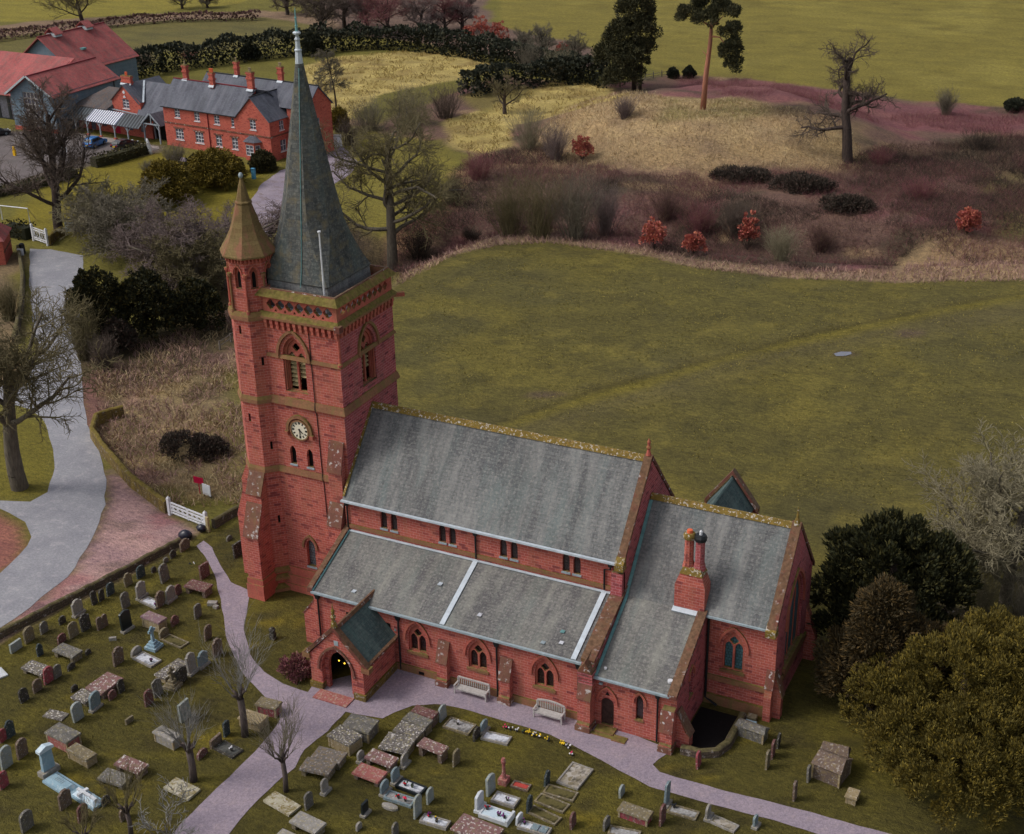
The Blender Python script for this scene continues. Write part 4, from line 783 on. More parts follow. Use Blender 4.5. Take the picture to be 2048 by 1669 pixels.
MB().loft([octp(AP*1.02, .1), octp(AP*1.02, 22)], 0).build('turret_core', MAT['shade_black'], TU)
sd2 = 2*1.45*math.tan(math.pi/8)
tt = MB(); oct_panel(tt, 1.45, 21.9, 25.9, lambda k: [arch(sd2/2, .5, 23.7, 24.75, .45, 5)], .2)
TT = tt.build('turret_belfry', SS, CH)
MB().loft([octp(1.25/math.cos(math.pi/8), 22), octp(1.25/math.cos(math.pi/8), 25.8)], 0).build('turret_core', MAT['dressed_stone'], TT)
for k in range(8):
    an = math.pi/4*k; n = np.array((math.cos(an), math.sin(an), 0)); u = np.array((-math.sin(an), math.cos(an), 0)); O_ = np.array((TC[0], TC[1], 0))+n*1.45-u*sd2/2
    MB().slab(O_, u, hood(sd2/2, .62, 24.75, .55, .1, .05), -.02, .08).slab(O_, u, arch(sd2/2, .24, 23.75, 24.6, .3, 4), -.18, -.15, 1).build('hood_mould', [DS, MAT['shade_black']], TT)
    cx_, cy_ = TC[0]+1.52/math.cos(math.pi/8)*math.cos(an+math.pi/8), TC[1]+1.52/math.cos(math.pi/8)*math.sin(an+math.pi/8)
    MB().lathe([(.14, 21.9), (.14, 22.15), (.08, 22.25), (.075, 24.4), (.17, 24.6), (.17, 24.78)], 7, (cx_, cy_)).build('corner_shaft', MAT['mossy_string'] if k % 2 else DS, TT)
for z0, z1, r0 in ((21.5, 22.05, 1.75), (15.3, 15.8, 1.72), (9.85, 10.3, 1.7), (1.5, 1.9, 1.75), (.9, 1.3, 1.85), (0, .5, 2.0)):
    MB().loft([octp(r0/math.cos(math.pi/8), z0), octp((r0-.02)/math.cos(math.pi/8), (z0+z1)/2), octp((AP+.02)/math.cos(math.pi/8), z1)], 0).build('string_course', MS, TU)
m = MB()
for k in range(8):
    an = math.pi/4*k
    for j in range(-2, 3):
        q = np.array(TC)+np.array((math.cos(an), math.sin(an)))*1.52+np.array((-math.sin(an), math.cos(an)))*j*.25; m.rbox((q[0], q[1], 25.55), .2, .12, .3, an)
m.build('corbel_table', DS, TT)
MB().loft([octp(r/math.cos(math.pi/8), z) for r, z in ((1.62, 25.83), (1.82, 25.9), (1.84, 26.02), (1.66, 26.35), (1.3, 26.95), (1.05, 27.5), (.8, 28.3), (.56, 29.15), (.5, 29.3), (.56, 29.34), (.55, 29.42), (.44, 29.5), (.24, 30.4), (.08, 31.0))]).build('turret_roof', MAT['turret_cone'], CH)
MB().lathe([(.05, 30.95), (.14, 31.08), (.16, 31.2), (.1, 31.34), (.01, 31.38)], 10, TC).build('finial', MAT['gutter_lead'], CH)
buttress([(0, 0), (1.62, 0), (1.62, 5.2), (.75, 7.6), (.75, 8.3), (0, 10.0)], TC[0]-.62, TC[0]+.62, ('S', TC[1]-AP), slopes=[(.75, 7.6, 1.62, 5.2), (0, 10.0, .75, 8.3)])
MB().box(TC[0]-.75, TC[0]+.75, TC[1]-AP-1.78, TC[1]-AP, 0, 1.25).box(TC[0]-.7, TC[0]+.7, TC[1]-AP-1.7, TC[1]-AP, 1.25, 1.7).build('buttress_foot', DS, CH)
buttress([(0, 0), (1.5, 0), (1.5, 5.2), (.75, 7.4), (.75, 8.3), (0, 10.0)], TC[1]-.6, TC[1]+.6, ('W', TC[0]-AP))
# --- spire
SC = (-4.02, 9.25)
def sring(a_, c_, z): return [(SC[0]+p, SC[1]+q, z) for p, q in ((a_, -(a_-c_)), (a_, a_-c_), (a_-c_, a_), (-(a_-c_), a_), (-a_, a_-c_), (-a_, -(a_-c_)), (-(a_-c_), -a_), (a_-c_, -a_))]
MB().loft([sring(2.78, .06, 22.2), sring(2.66, .06, 24.1)]).build('spire_skirt', MAT['nave_slate'], CH)
MB().loft([sring(2.7, .08, 24.05), sring(2.76, .08, 24.12), sring(2.5, .34, 25.0), sring(2.3, .64, 26.0), sring(2.12, .9, 27.0), sring(1.95, 1.02, 28.0), sring(1.62, .95, 30.0), sring(1.29, .756, 32.0), sring(.96, .563, 34.0), sring(.53, .31, 36.5), sring(.25, .147, 38.25)]).build('spire', MAT['spire_slate'], CH)
MB().lathe([(.3, 37.6), (.27, 38.2), (.2, 39.0), (.24, 39.05), (.24, 39.12), (.17, 39.2), (.15, 39.7), (.19, 39.74), (.19, 39.8), (.12, 39.9), (.11, 40.05), (.24, 40.1), (.27, 40.2), (.18, 40.28)], 8, SC, 0, math.pi/8).build('spire_cap', MAT['lead'], CH)
MB().lathe([(.1, 40.25), (.09, 40.6), (.12, 40.62), (.08, 40.7), (.07, 41.1), (.1, 41.12), (.05, 41.2), (.04, 41.6), (.01, 41.75)], 6, SC).build('weathervane_rod', MAT['teal_copper'], CH)
sp = lambda a_, z: (SC[0]+.45*a_/2.6+.12, SC[1]-a_-.03, z)
MB().tube([sp(.3, 38), sp(.96, 34), sp(1.62, 30), sp(1.95, 28), sp(2.3, 26), sp(2.62, 24.6), sp(2.85, 23.9)], .028, 5).build('lightning_conductor', MAT['teal_copper'], CH)
fp = MB(); fp.tube([(-1.52, 6.35, 22.2), (-1.52, 6.33, 28.0)], [.075, .05], 8); fo = fp.build('flagpole', MAT['white_paint'])
tag(fo, 'white flagpole standing behind the tower parapet in front of the spire', 'flagpole')
MB().lathe([(.05, 27.98), (.12, 28.02), (.12, 28.1), (.01, 28.14)], 10, (-1.52, 6.33)).build('finial', MAT['white_paint'], fo)
# small lights strung inside the porch
sg = G('festoon_bulb'); sg.b.inputs['Emission Color'].default_value = lin(255, 205, 60); sg.b.inputs['Emission Strength'].default_value = 2.5; sg.out(lin(240, 200, 80))
fl = thing('festoon_lights', 'string of small yellow lights hanging inside the porch arch', 'string lights', (PM, -2.9, 1.6))
MB().tube([(-1.0, 0, .3), (-.5, 0, .08), (0, 0, 0), (.5, 0, .05), (1.0, 0, .25)], .012, 4).build('cable', MAT['black_iron'], fl)
for a_, b_ in ((-.62, .1), (-.2, .0), (.2, -.02), (.62, .07)): MB().lathe([(.01, b_-.1), (.05, b_-.06), (.05, b_-.01), (.01, b_+.03)], 8, (a_, 0)).build('bulb', sg.mat, fl)
# ---------------------------------------------------------------- estate house (local frame: s along the front, v back, z up)
HA, HR = (-101.306, 109.626, 0), R(-6.4)
def win(parent, O, U, s0, s1, z0, z1, nx=2, nz=2, frame='white_paint', glass='house_glass', d=.16, sill=True, wt=.07):
    """pane recessed behind a white frame with glazing bars"""
    hs_ = []; gx_ = (s1-s0)/nx; gz_ = (z1-z0)/nz
    for i in range(nx):
        for j in range(nz): hs_.append([(s0+i*gx_+wt/2, z0+j*gz_+wt/2), (s0+(i+1)*gx_-wt/2, z0+j*gz_+wt/2), (s0+(i+1)*gx_-wt/2, z0+(j+1)*gz_-wt/2), (s0+i*gx_+wt/2, z0+(j+1)*gz_-wt/2)])
    f = MB().slab(O, U, [(s0-.04, z0-.04), (s1+.04, z0-.04), (s1+.04, z1+.04), (s0-.04, z1+.04)], -d+.02, -d+.1, 0, hs_).build('window', MAT[frame], parent)
    MB().slab(O, U, [(s0-.02, z0-.02), (s1+.02, z0-.02), (s1+.02, z1+.02), (s0-.02, z1+.02)], -d-.05, -d-.01).build('glass', MAT[glass], f)
    if sill: MB().slab(O, U, [(s0-.1, z0-.18), (s1+.1, z0-.18), (s1+.1, z0-.05), (s0-.1, z0-.05)], -.1, .09).build('sill', MAT[frame], f)
    return f
rect = lambda a, b, c, d_: [(a, c), (b, c), (b, d_), (a, d_)]
HO = thing('estate_house', 'rambling red brick house with slate roofs, white windows and many chimneys', 'house', HA, HR)
HB = MAT['house_brick']; up_ = [(3.1, 4.8, 6.15, 1.15), (7.4, 4.75, 6.1, 1.15), (11.65, 4.7, 6.05, 1.15), (15.0, 4.65, 6.05, .6), (19.2, 4.7, 6.15, 1.2)]
dn_ = [(3.1, 1.28, 2.95, 1.75), (7.45, 1.22, 2.9, 1.75), (11.65, 1.15, 2.88, 1.25), (15.05, 1.15, 2.9, 1.25)]
mb = MB().panel((0, 0, 0), X, [(0, 0), (22.6, 0), (22.6, 6.4), (19.2, 9.6), (15.8, 6.45), (0, 6.5)], [rect(c_-w_/2, c_+w_/2, a_, b_) for c_, a_, b_, w_ in up_+dn_], .2)
SW = [(2.2, 3.2, 4.5, 5.9), (2.1, 3.4, 1.2, 2.9)]
mb.panel((22.6, 0, 0), Y, [(0, 0), (4.2, 0), (4.2, 6.4), (0, 6.4)], [rect(*q) for q in SW], .2)
mb.panel((22.6, 4.2, 0), X, [(0, 0), (4.0, 0), (4.0, 7.7), (0, 7.7)], [], .2)
GW = [(2.0, 2.9, 4.3, 5.9), (1.9, 3.2, 1.3, 2.9)]
mb.panel((26.6, 4.2, 0), Y, [(0, 0), (5.9, 0), (5.9, 7.7), (2.95, 10.7), (0, 7.7)], [rect(*q) for q in GW], .2)
mb.panel((26.6, 10.1, 0), XN, [(0, 0), (26.6, 0), (26.6, 7.7), (0, 7.7)], [], .2).panel((0, 10.1, 0), YN, [(0, 0), (10.1, 0), (10.1, 6.5), (6.8, 10.1), (0, 7.0)], [], .2)
LW = [(-12.55, -11.05, 4.1, 5.6)]
mb.panel((0, 3, 0), X, [(-15.1, 0), (-8.4, 0), (-8.4, 5.3), (-11.9, 7.9), (-15.1, 5.3)], [rect(*q) for q in LW], .2).panel((-8.4, 3, 0), Y, rect(0, 8, 0, 5.3), [], .2).panel((-15.1, 11, 0), YN, rect(0, 8, 0, 5.3), [], .2)
mb.panel((0, 2.2, 0), X, rect(-8.4, 0, 0, 3.3), [rect(-4.0, -2.0, 0, 2.4)], .3)
mb.build('wall', HB, HO)
for c_, a_, b_, w_ in up_: win(HO, (0, 0, 0), X, c_-w_/2, c_+w_/2, a_, b_, 2 if w_ > .8 else 1, 3)
for c_, a_, b_, w_ in dn_: win(HO, (0, 0, 0), X, c_-w_/2, c_+w_/2, a_, b_, 3 if w_ > 1.5 else 2, 3)
for q in SW: win(HO, (22.6, 0, 0), Y, *q)
for q in GW: win(HO, (26.6, 4.2, 0), Y, *q)
for q in LW: win(HO, (0, 3, 0), X, *q, 2, 3)
MB().slab((0, 0, 0), X, [(0, 3.68), (22.65, 3.68), (22.65, 3.9), (0, 3.9)], -.02, .08).slab((22.6, 0, 0), Y, [(.01, 3.68), (4.2, 3.68), (4.2, 3.9), (.01, 3.9)], -.02, .08).build('string_course', MAT['coping_stone'], HO)
for c_, a_, b_, w_ in dn_+up_[4:]: MB().slab((0, 0, 0), X, rect(c_-w_/2-.3, c_+w_/2+.3, b_+.05, b_+.28), -.02, .07).build('lintel', MAT['coping_stone'], HO)
hs_ = MAT['house_slate']
slope('roof', (-.2, -.3, 6.35), (15.9, -.3, 6.35), (17.6, 3.3, 10.2), (-.2, 3.3, 10.2), hs_, .12, HO)
slope('roof', (-.2, 6.9, 6.35), (20, 6.9, 6.35), (20, 3.3, 10.2), (-.2, 3.3, 10.2), hs_, .12, HO)
for s in (-1, 1): slope('roof', (19.2+s*3.65, -.25, 6.2), (19.2+s*3.65, 7.0, 6.2), (19.2, 7.0, 9.75), (19.2, -.25, 9.75), hs_, .12, HO)
for s, e in ((-1, 3.9), (1, 10.4)): slope('roof', (3.5, e, 7.6), (26.85, e, 7.6), (26.85, 7.15, 10.85), (3.5, 7.15, 10.85), hs_, .12, HO)
for s in (-1, 1): slope('roof', (-11.9+s*3.45, 2.75, 5.15), (-11.9+s*3.45, 11.2, 5.15), (-11.9, 11.2, 8.05), (-11.9, 2.75, 8.05), MAT['old_slate'] if s < 0 else hs_, .12, HO)
slope('roof', (-8.6, 1.95, 3.2), (-.1, 1.95, 3.2), (-.1, 7.0, 8.0), (-10.5, 7.0, 8.0), hs_, .12, HO)
beam('flashing', (-8.3, 3.6, 5.3), (-11.0, 6.9, 8.05), .3, .08, MAT['lead'], HO)
beam('ridge_tiles', (-.2, 3.3, 10.15), (17.6, 3.3, 10.15), .25, .12, MAT['maroon_iron'], HO); beam('ridge_tiles', (19.2, -.3, 9.7), (19.2, 7, 9.7), .22, .12, MAT['black_iron'], HO)
beam('ridge_tiles', (3.5, 7.15, 10.8), (26.8, 7.15, 10.8), .25, .12, MAT['black_iron'], HO)
beam('gutter', (-.2, -.34, 6.25), (15.7, -.34, 6.25), .14, .12, MAT['black_iron'], HO)
mb = MB(); mb.tube([(9.75, -.09, 6.3), (9.75, -.09, 0)], .07, 6); mb.build('downpipe', MAT['maroon_iron'], HO)
def chimney(s, v, z0, z1, pots, mat='orange_pot', a=.85, b=.55):
    c_ = MB().box(s-a/2, s+a/2, v-b/2, v+b/2, z0, z1-.5).box(s-a/2-.12, s+a/2+.12, v-b/2-.12, v+b/2+.12, z1-1.3, z1-1.1).box(s-a/2-.1, s+a/2+.1, v-b/2-.1, v+b/2+.1, z1-.5, z1-.3).build('chimney', HB, HO)
    MB().box(s-a/2-.06, s+a/2+.06, v-b/2-.06, v+b/2+.06, z1-.298, z1-.14).build('chimney_cap', MAT['mossy_string'], c_)
    for k in range(pots): MB().lathe([(.13, z1-.15), (.12, z1+.35), (.15, z1+.38), (.14, z1+.45), (.08, z1+.45)], 9, (s+(k-(pots-1)/2)*.27, v)).build('chimney_pot', MAT[mat], c_)
    MB().hexa([(s-a/2-.12, v-b/2-.25, z0+.35), (s+a/2+.12, v-b/2-.25, z0+.35), (s+a/2+.12, v-b/2-.02, z0+.55), (s-a/2-.12, v-b/2-.02, z0+.55)], [(s-a/2-.12, v-b/2-.25, z0+.45), (s+a/2+.12, v-b/2-.25, z0+.45), (s+a/2+.12, v-b/2-.02, z0+.7), (s-a/2-.12, v-b/2-.02, z0+.7)]).build('flashing', MAT['lead'], c_)
chimney(8.7, 2.9, 9.3, 12.1, 3); chimney(16.6, 3.2, 9.4, 12.9, 2, 'g_cream', 1.1, .6); chimney(2.3, 3.6, 9.6, 12.6, 1, 'g_cream'); chimney(10.0, 7.3, 10.2, 13.2, 1, 'g_cream', .7, .6); chimney(19.2, 7.3, 10.2, 13.2, 2, 'g_cream', .9, .5); chimney(-12.6, 4.6, 7.3, 9.3, 2, 'orange_pot', 2.2, .5)
by = MB(); P5 = [(17.5, 0), (18.0, -.95), (19.9, -.95), (20.5, 0)]
for (a_, b_) in zip(P5[:-1], P5[1:]):
    d = np.array(b_)-np.array(a_); L = float(np.hypot(*d)); O_ = (a_[0], a_[1], 0); U_ = (d[0]/L, d[1]/L, 0)
    by.panel(O_, U_, [(0, 0), (L, 0), (L, 2.95), (0, 2.95)], [rect(.18, L-.18, .75, 2.4)], .12)
bo = by.build('bay_window', HB, HO)
for (a_, b_) in zip(P5[:-1], P5[1:]):
    d = np.array(b_)-np.array(a_); L = float(np.hypot(*d)); win(bo, (a_[0], a_[1], 0), (d[0]/L, d[1]/L, 0), .2, L-.2, .78, 2.38, 2 if L > 1.2 else 1, 3, d=.1, sill=False)
MB().hexa([(17.2, .0, 2.9), (17.85, -1.2, 2.9), (20.05, -1.2, 2.9), (20.8, 0, 2.9)], [(18.3, -.0, 3.66), (18.5, -.35, 3.66), (19.4, -.35, 3.66), (19.7, 0, 3.66)]).build('bay_roof', hs_, bo)
MB().slab((0, 3, 0), X, circ(-11.95, 6.75, .26, 12), .004, .07).build('wall_plaque', MAT['white_paint'], HO); MB().slab((0, 3, 0), X, [(-12.2, 5.85), (-11.6, 5.85), (-11.9, 6.3)], .004, .07).build('wall_plaque', MAT['white_paint'], HO)
# veranda with striped glazed roof, and the timber porch
VE = thing('veranda', 'long timber veranda with striped glass and metal roof in front of the brick range', 'veranda', HA, HR)
MB().panel((0, 1.6, 0), X, [(-22.5, 0), (-4.8, 0), (-4.8, 3.6), (-22.5, 3.6)], [rect(-13.6, -12.4, .05, 2.1), rect(-19.5, -18.3, .05, 2.2), rect(-16.6, -15.6, .9, 2.1), rect(-10.5, -9.3, .9, 2.1), rect(-7.6, -6.4, .9, 2.1)], .2).build('back_wall', HB, VE)
for q in (rect(-16.65, -15.55, .85, 2.15), rect(-10.55, -9.25, .85, 2.15), rect(-7.65, -6.35, .85, 2.15), rect(-19.55, -18.25, .0, 2.25)): MB().slab((0, 1.6, 0), X, q, -.16, -.1).build('window', MAT['house_glass'], VE)
MB().slab((0, 1.6, 0), X, rect(-13.62, -12.38, .0, 2.12), -.14, -.06).build('door', MAT['red_door'], VE)
def vroof(s0, s1, mat): return slope('roof', (s0, -1.75, 2.5), (s1, -1.75, 2.5), (s1-.9, 1.5, 3.72), (s0-.9, 1.5, 3.72), MAT[mat], .06, VE)
g = G('striped_roof'); u = g.node('ShaderNodeSeparateXYZ', {'Vector': g.uv()}); st = g.math('GREATER_THAN', g.math('FRACT', g.math('ADD', g.math('MULTIPLY', u.outputs['X'], 1.9), g.math('MULTIPLY', u.outputs['Y'], .5))), .5)
MAT['stripe_white'] = g.out(g.mix(st, lin(226, 228, 236), lin(90, 98, 124)), .4)
g = G('striped_roof_dark'); u = g.node('ShaderNodeSeparateXYZ', {'Vector': g.uv()}); st = g.math('GREATER_THAN', g.math('FRACT', g.math('ADD', g.math('MULTIPLY', u.outputs['X'], 1.5), g.math('MULTIPLY', u.outputs['Y'], .5))), .6)
MAT['stripe_dark'] = g.out(g.mix(st, lin(52, 56, 60), lin(98, 104, 108)), .4)
vroof(-22.6, -17.0, 'stripe_dark'); vroof(-16.99, -9.8, 'stripe_white'); vroof(-9.79, -4.4, 'stripe_dark')
for k, s in enumerate((-22.2, -19.6, -16.8, -13.7, -10.3, -7.2)):
    po = MB().box(s-.09, s+.09, -1.64, -1.46, 0, 2.45).build('post', MAT['grey_oak'], VE)
    for t in (-1, 1): beam('brace', (s+t*.08, -1.55, 1.7), (s+t*.75, -1.55, 2.4), .08, .08, MAT['grey_oak'], po, up=(0, 1, 0))
    MB().rbox((s, -1.55, 0), .45, .45, .28).build('post_base', HB, po)
beam('beam', (-22.8, -1.6, 2.38), (-4.5, -1.6, 2.38), .14, .12, MAT['grey_oak'], VE)
MB().hexa([(-23.2, 1.4, 3.72), (-15.0, 1.4, 3.72), (-15.0, 7.5, 5.9), (-20.5, 7.5, 5.9)], [(-23.2, 1.4, 3.86), (-15.0, 1.4, 3.86), (-15.0, 7.5, 6.05), (-20.5, 7.5, 6.05)]).build('range_roof', MAT['old_slate'], VE)
beam('fascia', (-15.1, 2.6, 3.7), (-8.4, 2.6, 3.35), .3, .1, MAT['gutter_lead'], VE)
PR = thing('timber_porch', 'open grey timber porch with gable truss beside the veranda', 'porch', HA, HR)
for s in (-4.6, -1.15):
    for v in (-.3, 2.0): MB().box(s-.1, s+.1, v-.1, v+.1, 0, 3.1).build('post', MAT['grey_oak'], PR)
for s, e in ((-1, -5.0), (1, -.75)): slope('roof', (e, -.55, 2.95), (e, 3.2, 2.95), (-2.88, 3.2, 4.75), (-2.88, -.55, 4.75), hs_, .1, PR)
beam('tie_beam', (-4.7, -.32, 3.0), (-1.05, -.32, 3.0), .16, .2, MAT['grey_oak'], PR)
for e in (-4.9, -.85): beam('bargeboard', (e, -.5, 2.95), (-2.88, -.5, 4.75), .08, .26, MAT['grey_oak'], PR)
beam('king_post', (-2.88, -.32, 3.2), (-2.88, -.32, 4.5), .14, .14, MAT['grey_oak'], PR, up=(1, 0, 0))
for s in (-1, 1): beam('brace', (-2.88+s*1.65, -.32, 2.2), (-2.88+s*1.0, -.32, 2.95), .1, .1, MAT['grey_oak'], PR, up=(0, 1, 0))
MB().panel((0, 2.15, 0), X, rect(-4.6, -1.2, 0, 2.9), [], .1).build('doorway', MAT['shade_black'], PR)  # black sheet in place of the shade at the porch back
# ---------------------------------------------------------------- barns
def lp(s, v): ca, sa = math.cos(HR), math.sin(HR); return (HA[0]+s*ca-v*sa, HA[1]+s*sa+v*ca, 0)
clad = masonry('grey_cladding', (118, 136, 150), (108, 126, 140), (92, 108, 122), 6, .22, .02, bump=.3, stain=(134, 136, 146), stain_amt=.4)
def barn(name, label, loc, rz, wd, ln, ze, zr, front=True, lean=None):
    b = thing(name, label, 'barn', loc, rz); GO = rect(2.7, 6.0, .5, 6.6) if front else None
    m = MB().panel((0, 0, 0), X, [(0, 0), (wd, 0), (wd, ze), (wd/2, zr), (0, ze)], [GO] if front else [], .3).panel((wd, 0, 0), Y, rect(0, ln, 0, ze), [], .2).panel((0, ln, 0), YN, rect(0, ln, 0, ze), [], .2).panel((wd, ln, 0), XN, [(0, 0), (wd, 0), (wd, ze), (wd/2, zr), (0, ze)], [], .2)
    m.build('wall', clad, b)
    for s in (-1, 1): slope('roof', (wd/2+s*(wd/2+.5), -.7, ze-.4), (wd/2+s*(wd/2+.5), ln+.5, ze-.4), (wd/2, ln+.5, zr+.15), (wd/2, -.7, zr+.15), MAT['red_tile'], .15, b)
    beam('ridge_tiles', (wd/2, -.7, zr+.12), (wd/2, ln+.5, zr+.12), .3, .14, MAT['maroon_iron'], b)
    if front:
        for s in (-1, 1): beam('bargeboard', (wd/2+s*(wd/2+.5), -.72, ze-.55), (wd/2, -.72, zr+.02), .1, .3, MAT['pale_paint'], b)
        f = win(b, (0, 0, 0), X, 2.74, 5.96, .55, 6.55, 4, 6, 'teak_grey', 'house_glass', .25, False, .14)
        MB().box(-.05, wd+.05, -.06, .2, 0, .7).build('brick_plinth', HB, b)
        mb_ = MB(); mb_.tube([(wd+.12, .3, ze-.3), (wd+.12, .3, 0)], .08, 6); mb_.build('downpipe', MAT['black_iron'], b); mb_ = MB(); mb_.tube([(wd+.12, ln-1, ze-.3), (wd+.12, ln-1, 0)], .08, 6); mb_.build('downpipe', MAT['black_iron'], b)
    return b
barn('barn', 'grey boarded barn with mottled red tile roof and tall glazed gable', lp(-31.2, -4.7), HR+R(7), 9.3, 16.2, 6.5, 9.25)
b2 = barn('barn', 'long red tiled barn roof with two ridge vents behind the glazed barn', lp(-60, 10), HR+R(4), 15, 16, 6.0, 11.2, False)
b2.location = lp(-52.5, 14); b2.scale = (1, 1, 1)
for k in (2.6, 10.6):
    vt = MB().hexa([(6.2, k, 10.9), (8.8, k, 10.9), (8.8, k+1.6, 10.9), (6.2, k+1.6, 10.9)], [(6.5, k, 11.5), (8.5, k, 11.5), (8.5, k+1.6, 11.5), (6.5, k+1.6, 11.5)]).build('ridge_vent', MAT['pale_paint'], b2)
    for s in (-1, 1): slope('vent_roof', (7.5+s*1.5, k-.2, 11.4), (7.5+s*1.5, k+1.8, 11.4), (7.5, k+1.8, 12.5), (7.5, k-.2, 12.5), MAT['red_tile'], .08, vt)
MB().rbox((11.4, 6, 8.35), 1.4, 1.0, .3, 0).build('skylight', MAT['teal_copper'], b2)
b3 = thing('barn', 'bright red tiled roof with two skylights over dark glazing at the left edge', 'barn', lp(-49, -1), HR+R(4))
MB().panel((0, 0, 0), X, rect(0, 18, 0, 4.6), [rect(1+k*2.6, 3+k*2.6, .2, 4.2) for k in range(6)], .2).panel((18, 0, 0), Y, [(0, 0), (9, 0), (9, 9.0), (0, 4.6)], [], .2).build('wall', MAT['black_iron'], b3)
for k in range(6): MB().slab((0, 0, 0), X, rect(.98+k*2.6, 3.02+k*2.6, .18, 4.22), -.16, -.1).build('window', MAT['house_glass'], b3)
slope('roof', (-.3, -.6, 4.4), (18.3, -.6, 4.4), (18.3, 10, 9.4), (-.3, 10, 9.4), MAT['red_tile'], .15, b3)
for k in (14.5, 15.6): slope('skylight', (k, 2.6, 6.0), (k+.8, 2.6, 6.0), (k+.8, 4.6, 6.95), (k, 4.6, 6.95), MAT['teal_copper'], .05, b3)
# corner house at the left edge
k3 = thing('cottage', 'red brick cottage corner with red tile roof cut by the left edge', 'house', (-84.3, 57.6, 0), R(35))
MB().panel((-7, -5, 0), X, rect(0, 7, 0, 3.3), [], .2).panel((0, -5, 0), Y, rect(0, 5, 0, 3.3), [], .2).panel((0, 0, 0), XN, rect(0, 7, 0, 3.3), [], .2).build('wall', HB, k3)
MB().hexa([(-7.4, -5.4, 3.1), (.35, -5.4, 3.1), (.35, .35, 3.1), (-7.4, .35, 3.1)], [(-5.5, -2.6, 5.9), (-2.4, -2.6, 5.9), (-2.4, -2.4, 5.9), (-5.5, -2.4, 5.9)]).build('roof', MAT['red_tile'], k3)
MB().slab((0, -5, 0), Y, rect(-.02, 5.02, 1.5, 1.7), -.02, .06).build('string_course', MAT['coping_stone'], k3)
# ---------------------------------------------------------------- walls, gates, signs
def stone_wall(name, label, pts, wd, ht, mat, cap=None, step=.45, jit=.06, cat='wall'):
    P = [np.array(p, float) for p in pts]; Q = []
    for a, b in zip(P[:-1], P[1:]):
        n = max(1, int(np.linalg.norm(b-a)/step)); Q += [a+(b-a)*k/n for k in range(n)]
    Q.append(P[-1]); m = MB(); rnd = random.Random(len(Q)); rings = []
    for i, q in enumerate(Q):
        d = Q[min(i+1, len(Q)-1)]-Q[max(i-1, 0)]; d /= np.linalg.norm(d); nn = np.array((-d[1], d[0])); z = float(H(q[0], q[1]))
        h_ = ht+rnd.uniform(-1, 1)*jit; w1 = wd/2+rnd.uniform(-.3, .3)*jit; w2 = wd*.42+rnd.uniform(-.3, .3)*jit
        rings.append([tuple(q+nn*w1)+(z-.2,), tuple(q-nn*w1)+(z-.2,), tuple(q-nn*w2)+(z+h_-.06,), tuple(q-nn*w2*.5)+(z+h_+.02,), tuple(q+nn*w2*.5)+(z+h_+.02,), tuple(q+nn*w2)+(z+h_-.06,)])
    m.loft(rings); o = m.build(name, MAT[mat]); tag(o, label, cat)
    return o
stone_wall('churchyard_wall', 'low dark rubble wall between the churchyard and the pink lane verge', [(-24.5, -26), (-22.6, -16), (-21.3, -9), (-20.3, -4.6), (-19.2, .4), (-18.3, 4.6), (-17.75, 7.2)], .45, .62, 'rubble_wall')
stone_wall('churchyard_wall', 'short rubble wall running from the white gate towards the tower', [(-16.9, 10.4), (-16.7, 12.5), (-15.6, 15.5), (-14.2, 18.5)], .45, .8, 'rubble_wall')
stone_wall('lane_wall', 'ochre lichened stone wall curving along the lane towards the white gate', [(-37.9, 24.3), (-38.7, 23.4), (-39.0, 21.8), (-37.4, 19.4), (-33.9, 17.0), (-27.8, 13.4), (-22.0, 10.9)], .5, 1.15, 'ochre_wall')
stone_wall('boundary_wall', 'pale stone wall along the far side of the lane below the cottage', [at(38, 505)[:2], at(47, 560)[:2], at(44, 620)[:2], at(30, 690)[:2]], .5, 1.0, 'rubble_wall')
stone_wall('gate_wall', 'mossy curved stone wall beside the far white gate', [at(99, 492)[:2], at(112, 478)[:2], at(130, 470)[:2]], .5, 1.2, 'ochre_wall')
stone_wall('boundary_wall', 'thin low wall at the back of the churchyard behind the dark yew', [(31.8, 20.5), (36, 21.5), (46, 23), (58, 24)], .4, .9, 'rubble_wall')
def gate(name, label, p, q, h_=1.25):
    p, q = np.array(p), np.array(q); L = float(np.hypot(*(q-p))); rz = math.atan2(*(q-p)[::-1]); t = thing(name, label, 'gate', (p[0], p[1], 0), rz)
    WP = MAT['white_paint']
    for s in (0, L): MB().box(s-.13, s+.13, -.13, .13, 0, h_+.25).lathe([(.19, h_+.25), (.19, h_+.32), (.02, h_+.5)], 4, (s, 0), 0, math.pi/4).build('gate_post', WP, t)
    fr = MB(); 
    for z in (.25, .5, h_-.38, h_-.1): fr.box(.14, L-.14, -.04, .04, z, z+.13)
    for s in (.15, L/2, L-.27): fr.box(s, s+.12, -.045, .045, .2, h_+.03)
    fr.build('gate_frame', WP, t); n = max(3, int(L/.6)); d = (L-.4)/n
    cr = MB()
    for k in range(n):
        for (a_, b_) in ((.5, h_-.3), (h_-.3, .5)): cr.hexa([(.2+k*d, -.03, a_), (.2+k*d, .03, a_), (.2+k*d, .03, a_+.09), (.2+k*d, -.03, a_+.09)], [(.2+(k+1)*d, -.03, b_), (.2+(k+1)*d, .03, b_), (.2+(k+1)*d, .03, b_+.09), (.2+(k+1)*d, -.03, b_+.09)])
    cr.build('cross_bars', WP, t); return t
gate('lane_gate', 'white gate with crossed bars at the churchyard corner of the lane', (-21.6, 10.75), (-17.3, 10.0))
a0, b0 = at(68, 482), at(96, 492); gate('lane_gate', 'white gate with crossed bars at the far end of the lane by the tree', a0[:2], b0[:2], 1.9)
